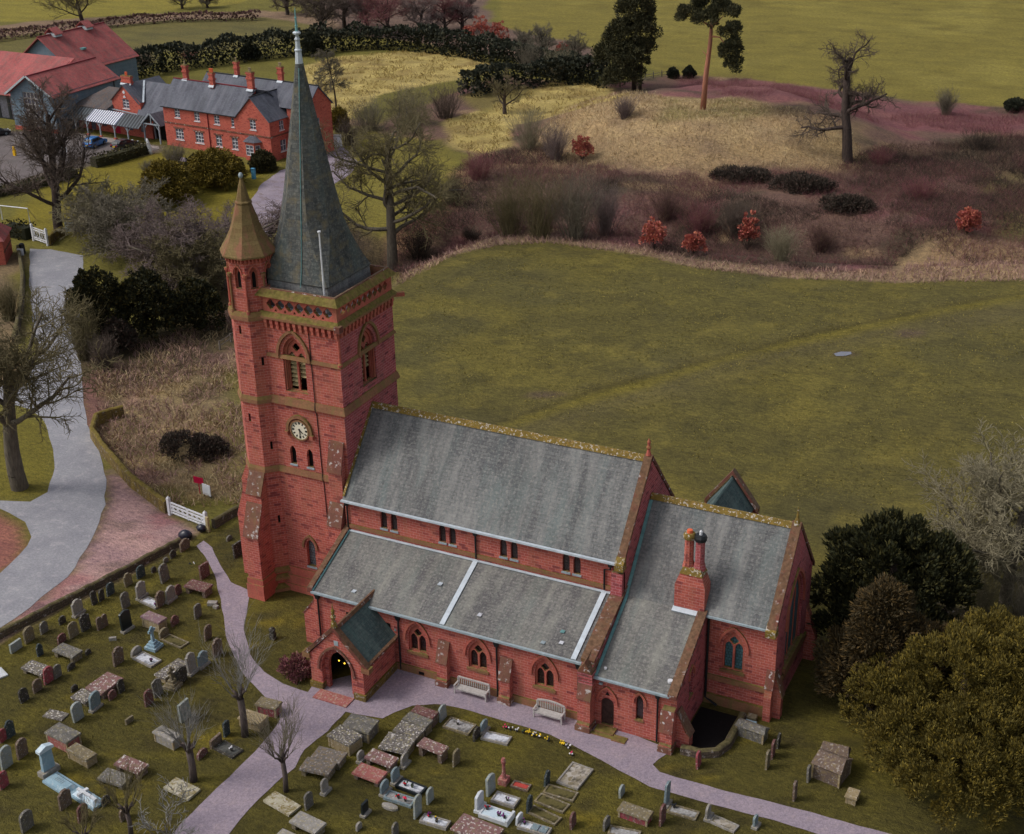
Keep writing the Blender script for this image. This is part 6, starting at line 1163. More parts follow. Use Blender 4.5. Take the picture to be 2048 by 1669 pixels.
TOMBS = [
  (-15.07, -8.46, 1.97, 1.02, 0.6, -4, 'table', 'grey', 'grey ledger slab raised on legs below the red-brown headstone'),
  (-15.69, -10.83, 1.94, 1.04, 0.5, -3, 'table', 'lichen', 'ledger slab crusted with white lichen, raised on legs'),
  (-17.97, -12.03, 1.05, 0.74, 0.1, -20, 'flat', 'white', 'pale ledger cut by the left picture edge'),
  (-14.23, -0.6, 1.73, 0.83, 0.15, -10, 'kerb', 'white', 'upper grave bed of white chippings'),
  (-11.91, 2.03, 1.96, 1.06, 0.7, 1, 'table', 'redd', 'red-brown ledger on end blocks beside the gravel path'),
  (-11.98, -2.98, 1.84, 0.89, 0.9, -6, 'chest', 'purple', 'chest tomb with a purple lid and cream sides'),
  (-10.13, -10.35, 1.53, 2.04, 0.6, -5, 'table', 'redlich', 'broad reddish ledger with white lichen spots'),
  (-10.65, -11.82, 1.38, 1.1, 0.4, -5, 'table', 'lichen', 'grey lichened ledger against the broad reddish one'),
  (-8.67, -15.87, 2.1, 1.24, 0.9, -7, 'chest', 'redside', 'grey-lidded chest tomb with red sides'),
  (-6.5, -16.64, 2.0, 0.88, 0.7, -9, 'chest', 'tanside', 'grey-lidded chest tomb with tan ends in front of the red-sided one'),
  (-2.69, -13.05, 1.88, 0.85, 0.8, -8, 'chest', 'light', 'whitish chest tomb half hidden by pollard twigs'),
  (-2.95, -16.2, 2.01, 0.97, 0.6, -2, 'table', 'redlich', 'pinkish ledger raised on a dark base'),
  (-3.26, -17.4, 1.92, 1.08, 0.4, 2, 'table', 'grey', 'grey-purple ledger beside the pinkish one'),
  (0.99, -16.36, 1.91, 1.12, 0.35, -3, 'flat', 'paleochre', 'tilted white ledger stained ochre beside the path'),
  (-9.82, -6.48, 1.9, 0.98, 0.15, -9, 'kerb', 'white', 'lower grave bed of white chippings beside the stone cross'),
  (-9.48, -3.87, 1.97, 0.85, 0.12, -8, 'kerb', 'grass', 'grass-filled kerbed grave with buff edging'),
  (-7.19, -7.03, 1.07, 2.23, 0.5, -8, 'chest', 'lichen', 'long mossy ledger tomb with buff sides'),
  (1.19, -12.04, 1.7, 0.97, 0.15, -9, 'kerb', 'darkbed', 'dark kerbed grave with a white pot beside the path'),
  (1.3, -7.76, 1.61, 0.92, 0.8, 4, 'chest', 'redside2', 'red-sided chest tomb at the path junction'),
  (1.16, -9.29, 1.73, 1.04, 0.7, 0, 'chest', 'tan', 'buff chest tomb below the red-sided one'),
  (7.57, -11.53, 2.0, 1.19, 0.6, 7, 'table', 'wood', 'lower half of a wide split brown ledger'),
  (7.62, -10.35, 2.0, 1.14, 0.6, 5, 'table', 'wood', 'upper half of a wide split brown ledger'),
  (7.23, -14.91, 2.04, 1.05, 0.35, -8, 'flat', 'paleochre', 'cream-white lichened ledger beside the path bank'),
  (9.8, -15.97, 1.99, 1.05, 0.6, -7, 'table', 'pale', 'pale grey ledger raised on a dark base'),
  (9.59, -17.5, 1.87, 1.02, 0.5, -5, 'table', 'pale', 'pale grey ledger cut by the bottom picture edge'),
  (7.68, -8.61, 1.92, 1.32, 0.9, -10, 'chest', 'lichen', 'lichened chest tomb in the middle of the left tomb column'),
  (7.91, -7.18, 2.03, 1.46, 0.9, 3, 'chest', 'grey', 'broad grey chest tomb at the path end of the left tomb column'),
  (10.99, -4.34, 1.68, 0.79, 0.8, -3, 'table', 'redd', 'red-brown ledger at the path end of the right tomb column'),
  (10.99, -5.24, 1.84, 0.88, 0.8, -5, 'table', 'grey', 'smooth grey ledger second in the right tomb column'),
  (10.96, -6.26, 1.82, 1.1, 0.75, -2, 'table', 'lichen', 'white-crusted ledger third in the right tomb column'),
  (10.91, -7.66, 1.92, 1.61, 0.7, 5, 'table', 'lichen2', 'purple-grey ledger with white lichen, fourth in the right tomb column'),
  (10.69, -9.21, 1.96, 0.97, 0.6, -4, 'table', 'redlich', 'red ledger fifth in the right tomb column'),
  (10.69, -10.61, 1.95, 1.09, 0.5, -3, 'table', 'redd2', 'red ledger at the lower end of the right tomb column'),
  (13.16, -7.16, 1.87, 0.85, 0.85, -6, 'table', 'redlich', 'red table tomb on pale end panels'),
  (13.26, -3.91, 1.89, 1.13, 0.15, -1, 'kerb', 'chip', 'kerbed grave of grey chippings with a white vase'),
  (15.93, -3.99, 1.81, 0.85, 0.15, 4, 'kerb', 'white', 'white chippings bed by the path in front of the blue slate headstone'),
  (13.42, -10.34, 1.75, 0.85, 0.2, -4, 'kerb', 'whiteblack', 'white grave bed with a black polished border'),
  (13.32, -11.52, 1.89, 0.74, 0.2, 0, 'kerb', 'flowers', 'grave bed of white chippings with red flowers'),
  (16.18, -12.37, 1.74, 0.71, 0.2, 2, 'kerb', 'white', 'white bed with a black vase at its centre'),
  (19.17, -10.39, 1.91, 0.98, 0.25, -1, 'kerb', 'marble', 'white marble kerbed grave with small purple pots'),
  (19.05, -8.95, 1.54, 0.88, 0.2, 0, 'kerb', 'white', 'white bed of the tall pale blue headstone'),
  (19.3, -7.4, 1.15, 0.63, 0.1, 1, 'kerb', 'redbed', 'small bed of bright red gravel'),
  (21.72, -6.98, 1.98, 0.87, 0.12, 1, 'kerb', 'grass', 'uppermost of three grassy kerbed plots'),
  (21.64, -8.01, 2.0, 0.87, 0.12, -6, 'kerb', 'grass', 'middle one of three grassy kerbed plots'),
  (21.68, -9.15, 1.97, 0.74, 0.12, -9, 'kerb', 'grass', 'lowest of three grassy kerbed plots'),
  (21.64, -10.43, 1.91, 0.7, 0.2, 2, 'kerb', 'pads', 'white bed with two grey square pads at the bottom edge'),
  (21.89, -5.23, 1.45, 2.11, 0.15, -4, 'kerb', 'chip2', 'broad patchy bed of white stones beside the path'),
  (26.53, -7.09, 1.99, 0.89, 0.6, -3, 'chest', 'redside3', 'low chest tomb with grey top and bright red sides'),
  (28.9, -5.49, 1.77, 0.78, 0.12, 1, 'kerb', 'chip', 'narrow kerbed grave with a dark pot and white stones'),
  (31.37, -5.44, 1.62, 0.71, 0.1, -10, 'kerb', 'chip2', 'sunken kerbed grave of pinkish chippings on the lower bank'),
  (30.38, 2.94, 2.04, 0.89, 0.9, -7, 'chest', 'slatechest', 'grey chest tomb with sloped lid below the chancel window'),
  (26.45, -8.55, 1.82, 0.76, 0.12, 9, 'kerb', 'chip', 'sparse kerbed bed behind the grey headstone at the bottom edge'),
  (35.82, 1.39, 1.95, 1.81, 1.2, -10, 'chest', 'gabled', 'lower of two brown gabled tombs at the foot of the golden yew'),
  (35.76, 2.31, 1.75, 1.0, 1.3, 3, 'chest', 'gabled', 'upper of two brown gabled tombs at the foot of the golden yew'),
  (37.52, -0.33, 0.75, 0.89, 0.6, -3, 'chest', 'tan', 'small buff tomb block by the path under the golden yew'),
  (18.88, -12.23, 2.76, 1.49, 0.5, -4, 'table', 'redlich', 'large purple ledger with white lichen at the bottom edge'),
  (-6.0, -19.03, 2.26, 0.98, 0.55, -11, 'coped', 'marblep', 'pale coped ledger with carved lettering beside the white monument'),
  (-3.7, -19.37, 2.11, 0.8, 0.35, -11, 'coped', 'whitecross', 'white ledger carrying a raised carved cross'),
]
FLW = {n: plain('petal_'+n, c, .6, .2, 8) for n, c in (('red', (206, 40, 60)), ('yellow', (240, 200, 50)), ('white', (226, 224, 228)), ('purple', (110, 50, 110)), ('dark', (40, 44, 52)), ('pink', (226, 60, 110)), ('green', (60, 80, 40)))}
def top_outline(w_, h_, sh):
    if sh == 'F': return [(-w_/2, 0), (w_/2, 0), (w_/2, h_), (-w_/2, h_)]
    if sh == 'P': return [(-w_/2, 0), (w_/2, 0), (w_/2, h_-.16*w_-.04), (w_*.42, h_-.14*w_), (0, h_), (-w_*.42, h_-.14*w_), (-w_/2, h_-.16*w_-.04)]
    if sh == 'S': return [(-w_/2, 0), (w_/2, 0), (w_/2, h_-.22), (w_*.36, h_-.2), (w_*.3, h_-.1)]+[(w_*.3*math.cos(R(a_)), h_-.1+.1*math.sin(R(a_))) for a_ in (30, 60, 90, 120, 150)]+[(-w_*.3, h_-.1), (-w_*.36, h_-.2), (-w_/2, h_-.22)]
    r = w_/2; k = min(1.0, .75); return [(-r, 0), (r, 0)]+[(r*math.cos(R(a_)), h_-r*k+r*k*math.sin(R(a_))) for a_ in range(0, 181, 15)]
rnd = random.Random(5)
for (x, y, w_, h_, a_, sh, mt_, lab) in STONES:
    t_ = .13 if w_ < .8 else .17
    m = MB().slab((t_/2, 0, 0), Y, top_outline(w_, h_+.15, sh), -t_, 0)
    o = m.build('headstone', MAT['g_'+mt_]); o.location = (x, y, float(H(x, y))-.15); o.rotation_euler = (R(rnd.uniform(-2.5, 2.5)), R(rnd.uniform(-5, 4)), R(a_+rnd.uniform(-3, 3)))
    tag(o, lab, 'headstone', 'headstones in the churchyard')
    if mt_ in ('black', 'light', 'white', 'blue') and h_ > .7: MB().rbox((.06, 0, .02), .36, w_+.16, .3).build('plinth', MAT['g_light' if mt_ != 'white' else 'g_white'], o)
LID = dict(grey='g_grey', lichen='g_lichen', redd='g_redd', redlich='g_redlich', redd2='g_rose', pale='g_light', wood='g_wood', lichen2='g_lichen', purple='g_purple', redside='g_grey', tanside='g_tan', light='g_light', redside2='g_tan', tan='g_cream', redside3='g_tan', slatechest='g_grey', gabled='g_brown', white='g_white', paleochre='g_paleochre')
SIDE = dict(purple='g_cream', redside='g_rose', tanside='g_cream', light='g_light', redside2='g_red', tan='g_cream', redside3='g_red', slatechest='g_grey', gabled='g_brown', lichen='g_cream', grey='g_grey')
BED = dict(white='chip_white', grass='chip_grass', darkbed='chip_dark', chip='chip_grey', chip2='chip_patch', whiteblack='chip_white', flowers='chip_grey', redbed='chip_red', pads='chip_white', marble='g_marble')
RIM = dict(white='g_light', grass='g_tan', darkbed='g_dark', chip='g_tan', chip2='g_light', whiteblack='g_black', flowers='g_blue', redbed='g_brown', pads='g_light', marble='g_white')
def posy(name, label, x, y, z, cols, n=7, r=.14, group='flowers on the graves', pot=True):
    o = thing(name, label, 'flowers', (x, y, z), 0, group); rr_ = random.Random(int(x*100+y*37))
    if pot: MB().lathe([(.06, 0), (.09, .12), (.1, .16), (.08, .16)], 8).build('pot', MAT['g_dark'], o)
    for k in range(n):
        m = MB(); c = (rr_.uniform(-r, r), rr_.uniform(-r, r), .17+rr_.uniform(0, .14)); m.lathe([(.01, c[2]-.06), (.055, c[2]-.02), (.05, c[2]+.03), (.01, c[2]+.06)], 6, c[:2]); m.build('bloom', FLW[cols[k % len(cols)]], o)
    return o
for (x, y, wx, wy, zt, a_, kd, mt_, lab) in TOMBS:
    z = float(H(x, y)); q = lambda: 'ledger_tomb'; rz = R(a_)
    if kd == 'table':
        o = thing('ledger_tomb', lab, 'tomb', (x, y, z), rz, 'ledger tombs in the churchyard')
        sl_ = MB().hexa([(-wx/2, -wy/2, zt-.13), (wx/2, -wy/2, zt-.13), (wx/2, wy/2, zt-.13), (-wx/2, wy/2, zt-.13)], [(-wx/2+.02, -wy/2+.02, zt), (wx/2-.02, -wy/2+.02, zt), (wx/2-.02, wy/2-.02, zt+.02), (-wx/2+.02, wy/2-.02, zt+.02)]).build('slab', MAT[LID[mt_]], o)
        for s in (-1, 1): MB().box(s*wx*.38-.14, s*wx*.38+.14, -wy*.4, wy*.4, -.1, zt-.131).build('support', MAT['g_brown' if mt_ in ('redd', 'redlich', 'redd2') else 'g_tan'], o)
    elif kd == 'chest':
        o = thing('chest_tomb', lab, 'tomb', (x, y, z), rz, 'chest tombs in the churchyard'); sm = MAT[SIDE.get(mt_, 'g_tan')]
        MB().box(-wx/2+.1, wx/2-.1, -wy/2+.09, wy/2-.09, -.1, zt-.12).build('chest', sm, o)
        for sx in (-1, 1):
            for sy in (-1, 1): MB().box(sx*(wx/2-.13)-.06, sx*(wx/2-.13)+.06, sy*(wy/2-.12)-.06, sy*(wy/2-.12)+.06, -.1, zt-.121).build('corner_pilaster', MAT['g_cream'], o)
        if mt_ in ('gabled', 'slatechest'):
            hh_ = .35 if mt_ == 'gabled' else .1
            MB().hexa([(-wx/2, -wy/2, zt-.12), (wx/2, -wy/2, zt-.12), (wx/2, wy/2, zt-.12), (-wx/2, wy/2, zt-.12)], [(-wx/2+.1, -.06, zt+hh_), (wx/2-.1, -.06, zt+hh_), (wx/2-.1, .06, zt+hh_), (-wx/2+.1, .06, zt+hh_)]).build('lid', MAT[LID[mt_]], o)
        else: MB().hexa([(-wx/2, -wy/2, zt-.12), (wx/2, -wy/2, zt-.12), (wx/2, wy/2, zt-.12), (-wx/2, wy/2, zt-.12)], [(-wx/2+.03, -wy/2+.03, zt), (wx/2-.03, -wy/2+.03, zt), (wx/2-.03, wy/2-.03, zt), (-wx/2+.03, wy/2-.03, zt)]).build('lid', MAT[LID[mt_]], o)
    elif kd == 'flat':
        o = MB().rbox((0, 0, 0), wx, wy, .16).build('ledger_slab', MAT[LID[mt_]]); o.location = (x, y, z+max(0, zt-.25)); o.rotation_euler = (R(-3), R(5), rz); tag(o, lab, 'tomb', 'ledger tombs in the churchyard')
        if zt > .25: MB().box(-wx*.4, wx*.4, -wy*.35, wy*.35, -.25, -.01).build('bed', MAT['g_dark'], o)
    elif kd == 'kerb':
        o = thing('kerbed_grave', lab, 'grave', (x, y, z), rz, 'kerbed graves in the churchyard'); k = .11; h_ = max(.12, zt)
        MB().box(-wx/2, wx/2, -wy/2, -wy/2+k, -.1, h_).box(-wx/2, wx/2, wy/2-k, wy/2, -.1, h_).box(-wx/2, -wx/2+k, -wy/2+k, wy/2-k, -.1, h_).box(wx/2-k, wx/2, -wy/2+k, wy/2-k, -.1, h_).build('kerb', MAT[RIM[mt_]], o)
        MB().hexa([(-wx/2+k, -wy/2+k, -.05), (wx/2-k, -wy/2+k, -.05), (wx/2-k, wy/2-k, -.05), (-wx/2+k, wy/2-k, -.05)], [(-wx/2+k, -wy/2+k, h_-.05), (wx/2-k, -wy/2+k, h_-.05), (wx/2-k, wy/2-k, h_-.05), (-wx/2+k, wy/2-k, h_-.05)]).build('bed', MAT[BED[mt_]], o)
        if mt_ == 'pads':
            for s in (.05, .6): MB().rbox((s, 0, h_-.04), .42, .5, .09).build('pad', MAT['g_blue'], o)
        if mt_ == 'marble': MB().box(wx/2-.14, wx/2+.02, -wy/2-.02, wy/2+.02, 0, h_+.16).build('foot_block', MAT['g_white'], o)
    elif kd == 'coped':
        o = thing('coped_ledger', lab, 'tomb', (x, y, z), rz, 'pale coped ledgers'); h_ = .22; wm = MAT['g_bluewhite' if mt_ == 'marblep' else 'g_marble']
        MB().box(-wx/2-.06, wx/2+.06, -wy/2-.06, wy/2+.06, -.1, .16).build('base', MAT['g_bluewhite'], o)
        MB().hexa([(-wx/2+.06, -wy/2+.06, .161), (wx/2-.06, -wy/2+.06, .161), (wx/2-.06, wy/2-.06, .161), (-wx/2+.06, wy/2-.06, .161)], [(-wx/2+.3, -wy/2+.26, .161+h_), (wx/2-.3, -wy/2+.26, .161+h_), (wx/2-.3, wy/2-.26, .161+h_), (-wx/2+.3, wy/2-.26, .161+h_)]).build('coped_top', wm, o)
        if mt_ == 'whitecross': MB().box(-wx*.4, wx*.42, -.09, .09, .3, .5).box(-wx*.22, -wx*.12, -wy*.46, wy*.46, .3, .49).build('carved_cross', MAT['g_white'], o)
        else:
            m = MB()
            for k in range(5): m.box(-.45+k*.16, -.39+k*.16, -.16, .16, .384, .388)
            m.build('inscription', MAT['g_blue'], o)
# tall pedimented monument, crosses, pillar
o = thing('pedimented_monument', 'tall pale blue monument with a gabled cap at the head of the coped ledger', 'monument', (-7.55, -18.45, 0), R(-10))
MB().rbox((0, 0, -.1), .6, 1.25, .45).build('base', MAT['g_light'], o); MB().hexa([(-.13, -.42, .35), (.13, -.42, .35), (.13, .42, .35), (-.13, .42, .35)], [(-.11, -.38, 1.75), (.11, -.38, 1.75), (.11, .38, 1.75), (-.11, .38, 1.75)]).build('shaft', MAT['g_bluewhite'], o)
MB().hexa([(-.2, -.52, 1.75), (.2, -.52, 1.75), (.2, .52, 1.75), (-.2, .52, 1.75)], [(-.2, -.52, 1.92), (.2, -.52, 1.92), (.2, .52, 1.92), (-.2, .52, 1.92)]).hexa([(-.2, -.52, 1.921), (.2, -.52, 1.921), (.2, 0, 2.12), (-.2, 0, 2.12)], [(-.2, .52, 1.921), (.2, .52, 1.921), (.2, .01, 2.12), (-.2, .01, 2.12)]).build('pediment', MAT['g_marble'], o)
def cross(label, p, h_, mat, celtic=True, rz=0):
    o = thing('stone_cross', label, 'cross', (p[0], p[1], 0), rz)
    for k, (a_, z0, z1) in enumerate(((.95, -.1, .22), (.68, .22, .4), (.46, .4, .58))): MB().rbox((0, 0, z0), a_, a_, z1-z0).build('step', MAT[mat], o)
    zc = h_-.32; m = MB().hexa([(-.08, -.12, .58), (.08, -.12, .58), (.08, .12, .58), (-.08, .12, .58)], [(-.06, -.08, h_), (.06, -.08, h_), (.06, .08, h_), (-.06, .08, h_)]).box(-.055, .055, -.33, -.085, zc-.09, zc+.09).box(-.055, .055, .085, .33, zc-.09, zc+.09); m.build('cross_shaft', MAT[mat], o)
    if celtic: MB().slab((.04, 0, 0), Y, circ(0, zc, .25, 20), -.08, 0, 0, [circ(0, zc, .17, 20)]).build('ring', MAT[mat], o)
px_ = at(308, 1296); cross('pale blue-white stone cross on a stepped base among the chippings graves', px_, 1.75, 'g_bluewhite')
px_ = at(346, 1374); cross('mottled brown stone cross on steps in front of the mossy ledger', px_, 1.6, 'g_tan', False)
px_ = at(1008, 1566); o = thing('broken_pillar', 'slender pinkish memorial pillar with a worn top on a rough base', 'monument', (px_[0], px_[1], 0))
MB().rbox((0, 0, -.1), .55, .6, .5).build('base', MAT['g_rose'], o); MB().lathe([(.16, .4), (.12, .7), (.1, 1.4), (.14, 1.5), (.16, 1.65), (.1, 1.85)], 8).build('shaft', MAT['g_rose'], o)
# flowers and small things
for (u, v, lab, cols, n) in ((1012, 1458, 'bright pink flower at the start of the row along the path bank', ['pink'], 4), (1021, 1461, 'dark pots in the flower row along the path bank', ['dark', 'white'], 4), (1034, 1464, 'grey-white posy in the flower row along the path bank', ['white', 'dark'], 5), (1046, 1467, 'dark green posy in the middle of the path bank flower row', ['green', 'dark'], 5), (1058, 1469, 'yellow posy in the path bank flower row', ['yellow'], 6), (1066, 1473, 'cream posy below the yellow one on the path bank', ['white', 'yellow'], 5), (1077, 1476, 'last cream posy of the path bank flower row', ['yellow', 'white'], 5), (1096, 1483, 'flat orange and dark wreath on the path bank', ['yellow', 'dark'], 6), (1125, 1491, 'bright yellow bouquet on the path bank', ['yellow'], 8), (1136, 1497, 'white bouquet wrapped in dark paper beside the yellow one', ['white', 'dark', 'white'], 8), (1144, 1512, 'small peach posy below the bouquets', ['white', 'pink'], 4)):
    p = at(u, v); posy('flower_posy', lab, p[0], p[1], p[2], cols, n, .16)
for (x, y, z, lab, cols) in ((13.05, -10.4, .15, 'red flowers on the black-edged white grave', ['red', 'green']), (13.5, -10.35, .15, 'dark posy on the black-edged white grave', ['dark', 'green']), (13.25, -11.55, .15, 'first red posy on the grave with the grey slate stone', ['red', 'red', 'green']), (13.75, -11.6, .15, 'second red posy on the grave with the grey slate stone', ['red', 'pink', 'green']), (16.3, -12.4, .15, 'black vase with a pale bloom on the white bed', ['dark', 'yellow', 'dark']), (15.7, -12.2, .15, 'small maroon posy at the head of the white bed', ['purple', 'red']),
        (18.5, -10.25, .2, 'red posy at the head of the marble grave', ['red', 'dark']), (19.35, -10.45, .2, 'left purple pot on the marble grave', ['purple']), (19.75, -10.5, .2, 'right purple pot on the marble grave', ['purple']), (19.2, -9.0, .15, 'blue-grey posy on the bed of the tall pale blue headstone', ['dark', 'white', 'purple']), (21.0, -10.4, .15, 'dark purple posy between headstone and grey pads', ['purple', 'dark']), (13.1, -3.85, .12, 'white vase on the grey chippings grave', ['white']), (1.5, -12.1, .12, 'white pot on the dark kerbed grave', ['white']), (28.3, -5.4, .1, 'dark pot on the narrow kerbed grave', ['dark']), (-13.6, -.85, .12, 'dark posy on the upper white chippings grave', ['dark', 'purple']), (-9.35, -6.6, .12, 'dark posy on the lower white chippings grave', ['dark', 'purple'])):
    posy('grave_flowers', lab, x, y, z+float(H(x, y)), cols, 5, .12)
p = at(388, 1134); posy('grave_flowers', 'blue and white flowers lying in the turf near the gate', p[0], p[1], 0, ['dark', 'white', 'green'], 6, .3, pot=False)
p = at(425, 1210); o = MB().rbox((0, 0, 0), .7, .4, .25, .4).rbox((.5, -.25, 0), .35, .3, .2).build('loose_stones', MAT['g_light']); o.location = tuple(p); tag(o, 'pair of loose pale stones beside the upper path', 'stone')
p = at(112, 1432); o = MB().rbox((0, 0, 0), 1.5, .8, .09, .1).build('fallen_slab', MAT['g_lichen']); o.location = tuple(p); tag(o, 'flat fallen slab bleached at one end lying in yellow moss', 'tomb')
p = at(226, 1281); o = MB().rbox((0, 0, -.05), .5, .2, .3, .6).build('footstone', MAT['g_light']); o.location = tuple(p); tag(o, 'tiny white footstone alone in the left turf', 'stone')
p = at(780, 1616); o = MB().lathe([(.42, 0), (.42, .15), (.25, .2)], 12).build('curved_stone', MAT['g_light']); o.location = tuple(p); o.scale = (1.3, .6, 1); tag(o, 'low pale curved stone behind the black tablet', 'stone')  # low arched pale stone, a flattened lathe
# ---------------------------------------------------------------- vegetation
def unit(a): return a/np.maximum(1e-9, np.linalg.norm(a, axis=-1, keepdims=True))
def sticks(P0, P1, r0, r1, n=3):
    """tapered prisms, all at once"""
    P0, P1 = np.asarray(P0, float), np.asarray(P1, float); d = unit(P1-P0); a = np.where(np.abs(d[:, 2:3]) < .9, np.array([[0, 0, 1.]]), np.array([[1., 0, 0]]))
    u = unit(np.cross(d, a)); v = np.cross(d, u); th = np.arange(n)*2*math.pi/n; cs, sn = np.cos(th)[None, :, None], np.sin(th)[None, :, None]
    o = cs*u[:, None]+sn*v[:, None]; A = P0[:, None]+o*np.asarray(r0)[:, None, None]; B = P1[:, None]+o*np.asarray(r1)[:, None, None]
    V = np.concatenate([A, B], 1).reshape(-1, 3); b = (np.arange(len(P0))*2*n)[:, None]; k = np.arange(n)[None]; k2 = (k+1) % n
    F = np.stack([b+k, b+k2, b+n+k2, b+n+k], 2).reshape(-1, 4); return V, F
def join(parts):
    V, F, o = [], [], 0
    for v, f in parts:
        if len(v): V.append(v); F.append(f+o); o += len(v)
    return np.concatenate(V), np.concatenate(F)
def curls(P0, d, L, r, bend, rg, n=2, sides=3):
    """many bent twigs: start, direction, length, base radius, downward bend"""
    P0 = np.asarray(P0, float); N = len(P0); out = []; p = P0; dd = unit(d); rad = r
    for i in range(n):
        q = p+dd*(L/n)[:, None]; r2 = rad*(.6 if i < n-1 else .35); out.append(sticks(p, q, rad, r2, sides)); p = q; rad = r2
        dd = unit(dd+rg.normal(0, .22, (N, 3))+np.array([0, 0, 1.])*bend)
    return out
class Grow:
    def __init__(s, seed): s.g = np.random.default_rng(seed); s.seg = {}
    def branch(s, p, d, L, r, lev, P):
        n = P['n'][lev]; pts = [np.array(p, float)]; d = np.array(d, float)/np.linalg.norm(d); dirs = []; rads = [r]
        for i in range(n):
            d = d+s.g.normal(0, P['wig'][lev], 3)+np.array((0, 0, P['trop'][lev])); d /= np.linalg.norm(d)
            pts.append(pts[-1]+d*L/n); dirs.append(d); rads.append(r*(1-(1-P['tap'][lev])*(i+1)/n))
            s.seg.setdefault(lev, []).append((pts[-2], pts[-1], rads[-2], rads[-1]))
        if lev+1 < len(P['n']):
            k = P['kids'][lev]; t0 = P['from'][lev]; az = s.g.uniform(0, 6.28)
            for j in range(k):
                t = t0+(1-t0)*((j+s.g.uniform(.2, .9))/k); t = min(t, .999); i = int(t*n); f = t*n-i; q = pts[i]*(1-f)+pts[i+1]*f; dd = dirs[i]
                a = np.cross(dd, (0, 0, 1.)) if abs(dd[2]) < .95 else np.array((1., 0, 0)); a /= np.linalg.norm(a); b = np.cross(dd, a)
                az += 2.4+s.g.normal(0, .35); an = P['ang'][lev]*s.g.uniform(.75, 1.25)
                nd = dd*math.cos(an)+(a*math.cos(az)+b*math.sin(az))*math.sin(an)
                rr_ = max(.022, rads[i]*P['rr'][lev]); s.branch(q, nd, L*P['lr'][lev]*s.g.uniform(.7, 1.25)*(1-.35*t), rr_, lev+1, P)
    def mesh(s, levs, sides):
        out = []
        for l in levs:
            if l in s.seg:
                q = s.seg[l]; out.append(sticks(np.array([a for a, b, c, d in q]), np.array([b for a, b, c, d in q]), np.array([c for a, b, c, d in q]), np.array([d for a, b, c, d in q]), sides.get(l, 3)))
        return join(out)
def bark(name, a, b):
    g = G(name); c = g.mix(g.noise(g.pos(3, 3, .6), 2.2, 5), lin(*a), lin(*b)); g.bump(g.noise(g.pos(4, 4, .7), 3, 4), .7, .05); MAT[name] = g.out(c, .95)
def leafy(name, a, b, c3=None):
    g = G(name); r = g.rnd(); c = g.mix(r, lin(*a), lin(*b))
    if c3: c = g.mix(g.math('MULTIPLY', g.math('GREATER_THAN', g.math('FRACT', g.math('MULTIPLY', r, 7.31)), .7), .9), c, lin(*c3))
    c = g.mix(g.math('MULTIPLY', g.noise(g.pos(), .5, 3), .5), c, g.mix(1.0, c, (.62, .62, .6, 1), 'MULTIPLY'))
    MAT[name] = g.out(c, .8)
bark('bark_dark', (84, 72, 66), (60, 52, 50)); bark('bark_grey', (112, 104, 92), (84, 78, 70)); bark('bark_pine', (184, 124, 96), (150, 104, 92)); bark('bark_pollard', (104, 92, 88), (78, 70, 68))
leafy('twig_brown', (112, 98, 88), (84, 74, 68)); leafy('twig_grey', (132, 124, 108), (100, 94, 82)); leafy('twig_pale', (154, 146, 120), (126, 118, 96)); leafy('twig_mauve', (134, 118, 114), (108, 94, 92)); leafy('twig_olive', (124, 114, 82), (98, 90, 68)); leafy('twig_silver', (150, 148, 146), (120, 118, 116))
leafy('yew_gold', (112, 100, 46), (84, 76, 38), (130, 112, 44)); leafy('yew_dark', (58, 60, 36), (42, 44, 30), (76, 72, 38)); leafy('larch_dim', (84, 70, 46), (62, 56, 40), (98, 78, 44)); leafy('holly', (52, 54, 34), (38, 40, 28), (78, 70, 34)); leafy('hedge_green', (66, 64, 40), (52, 50, 34), (88, 80, 46)); leafy('pine_green', (72, 72, 50), (54, 56, 42), (88, 84, 56)); leafy('far_evergreen', (54, 58, 46), (42, 46, 38), (66, 66, 50))
leafy('gold_dome', (130, 112, 40), (104, 90, 34), (84, 74, 34)); leafy('beech_red', (184, 104, 92), (156, 84, 80), (196, 122, 96)); leafy('bramble', (116, 84, 84), (88, 68, 64), (126, 104, 84)); leafy('bramble_dark', (76, 68, 58), (60, 54, 50), (92, 74, 66)); leafy('bramble_red', (140, 84, 92), (112, 72, 78), (146, 110, 96)); leafy('dry_grass', (182, 158, 120), (150, 128, 96), (196, 176, 138)); leafy('dry_grass_pink', (166, 130, 122), (134, 108, 102), (182, 152, 128)); leafy('tussock', (192, 172, 108), (158, 138, 86), (132, 112, 66)); leafy('turf_blades', (98, 90, 40), (74, 70, 34), (122, 108, 46)); leafy('field_blades', (140, 128, 66), (110, 102, 54), (156, 142, 76))
def hgt(p, vt):
    """height whose top is seen at photo row vt above ground point p"""
    lo, hi = 0.0, 60.0
    for _ in range(40):
        m = (lo+hi)/2; q = np.array((p[0], p[1], p[2]+m))-CAM; v = 834.5-FPX*(q@_u)/(q@_f)
        lo, hi = (m, hi) if v > vt else (lo, m)
    return lo
def mpp(p): return ((np.array(p)-CAM)@_f)/FPX       # metres per photo pixel there
DEF = dict(n=[6, 6, 5, 4, 3], wig=[.05, .16, .2, .2, .2], trop=[.05, .06, .05, .04, .03], tap=[.45, .35, .35, .4, .5], kids=[9, 8, 9, 7, 0], ang=[.95, .8, .75, .7, .6], rr=[.5, .5, .55, .6, .5], lr=[.75, .52, .55, .6, .5])
DEF['from'] = [.35, .2, .15, .1, 0]
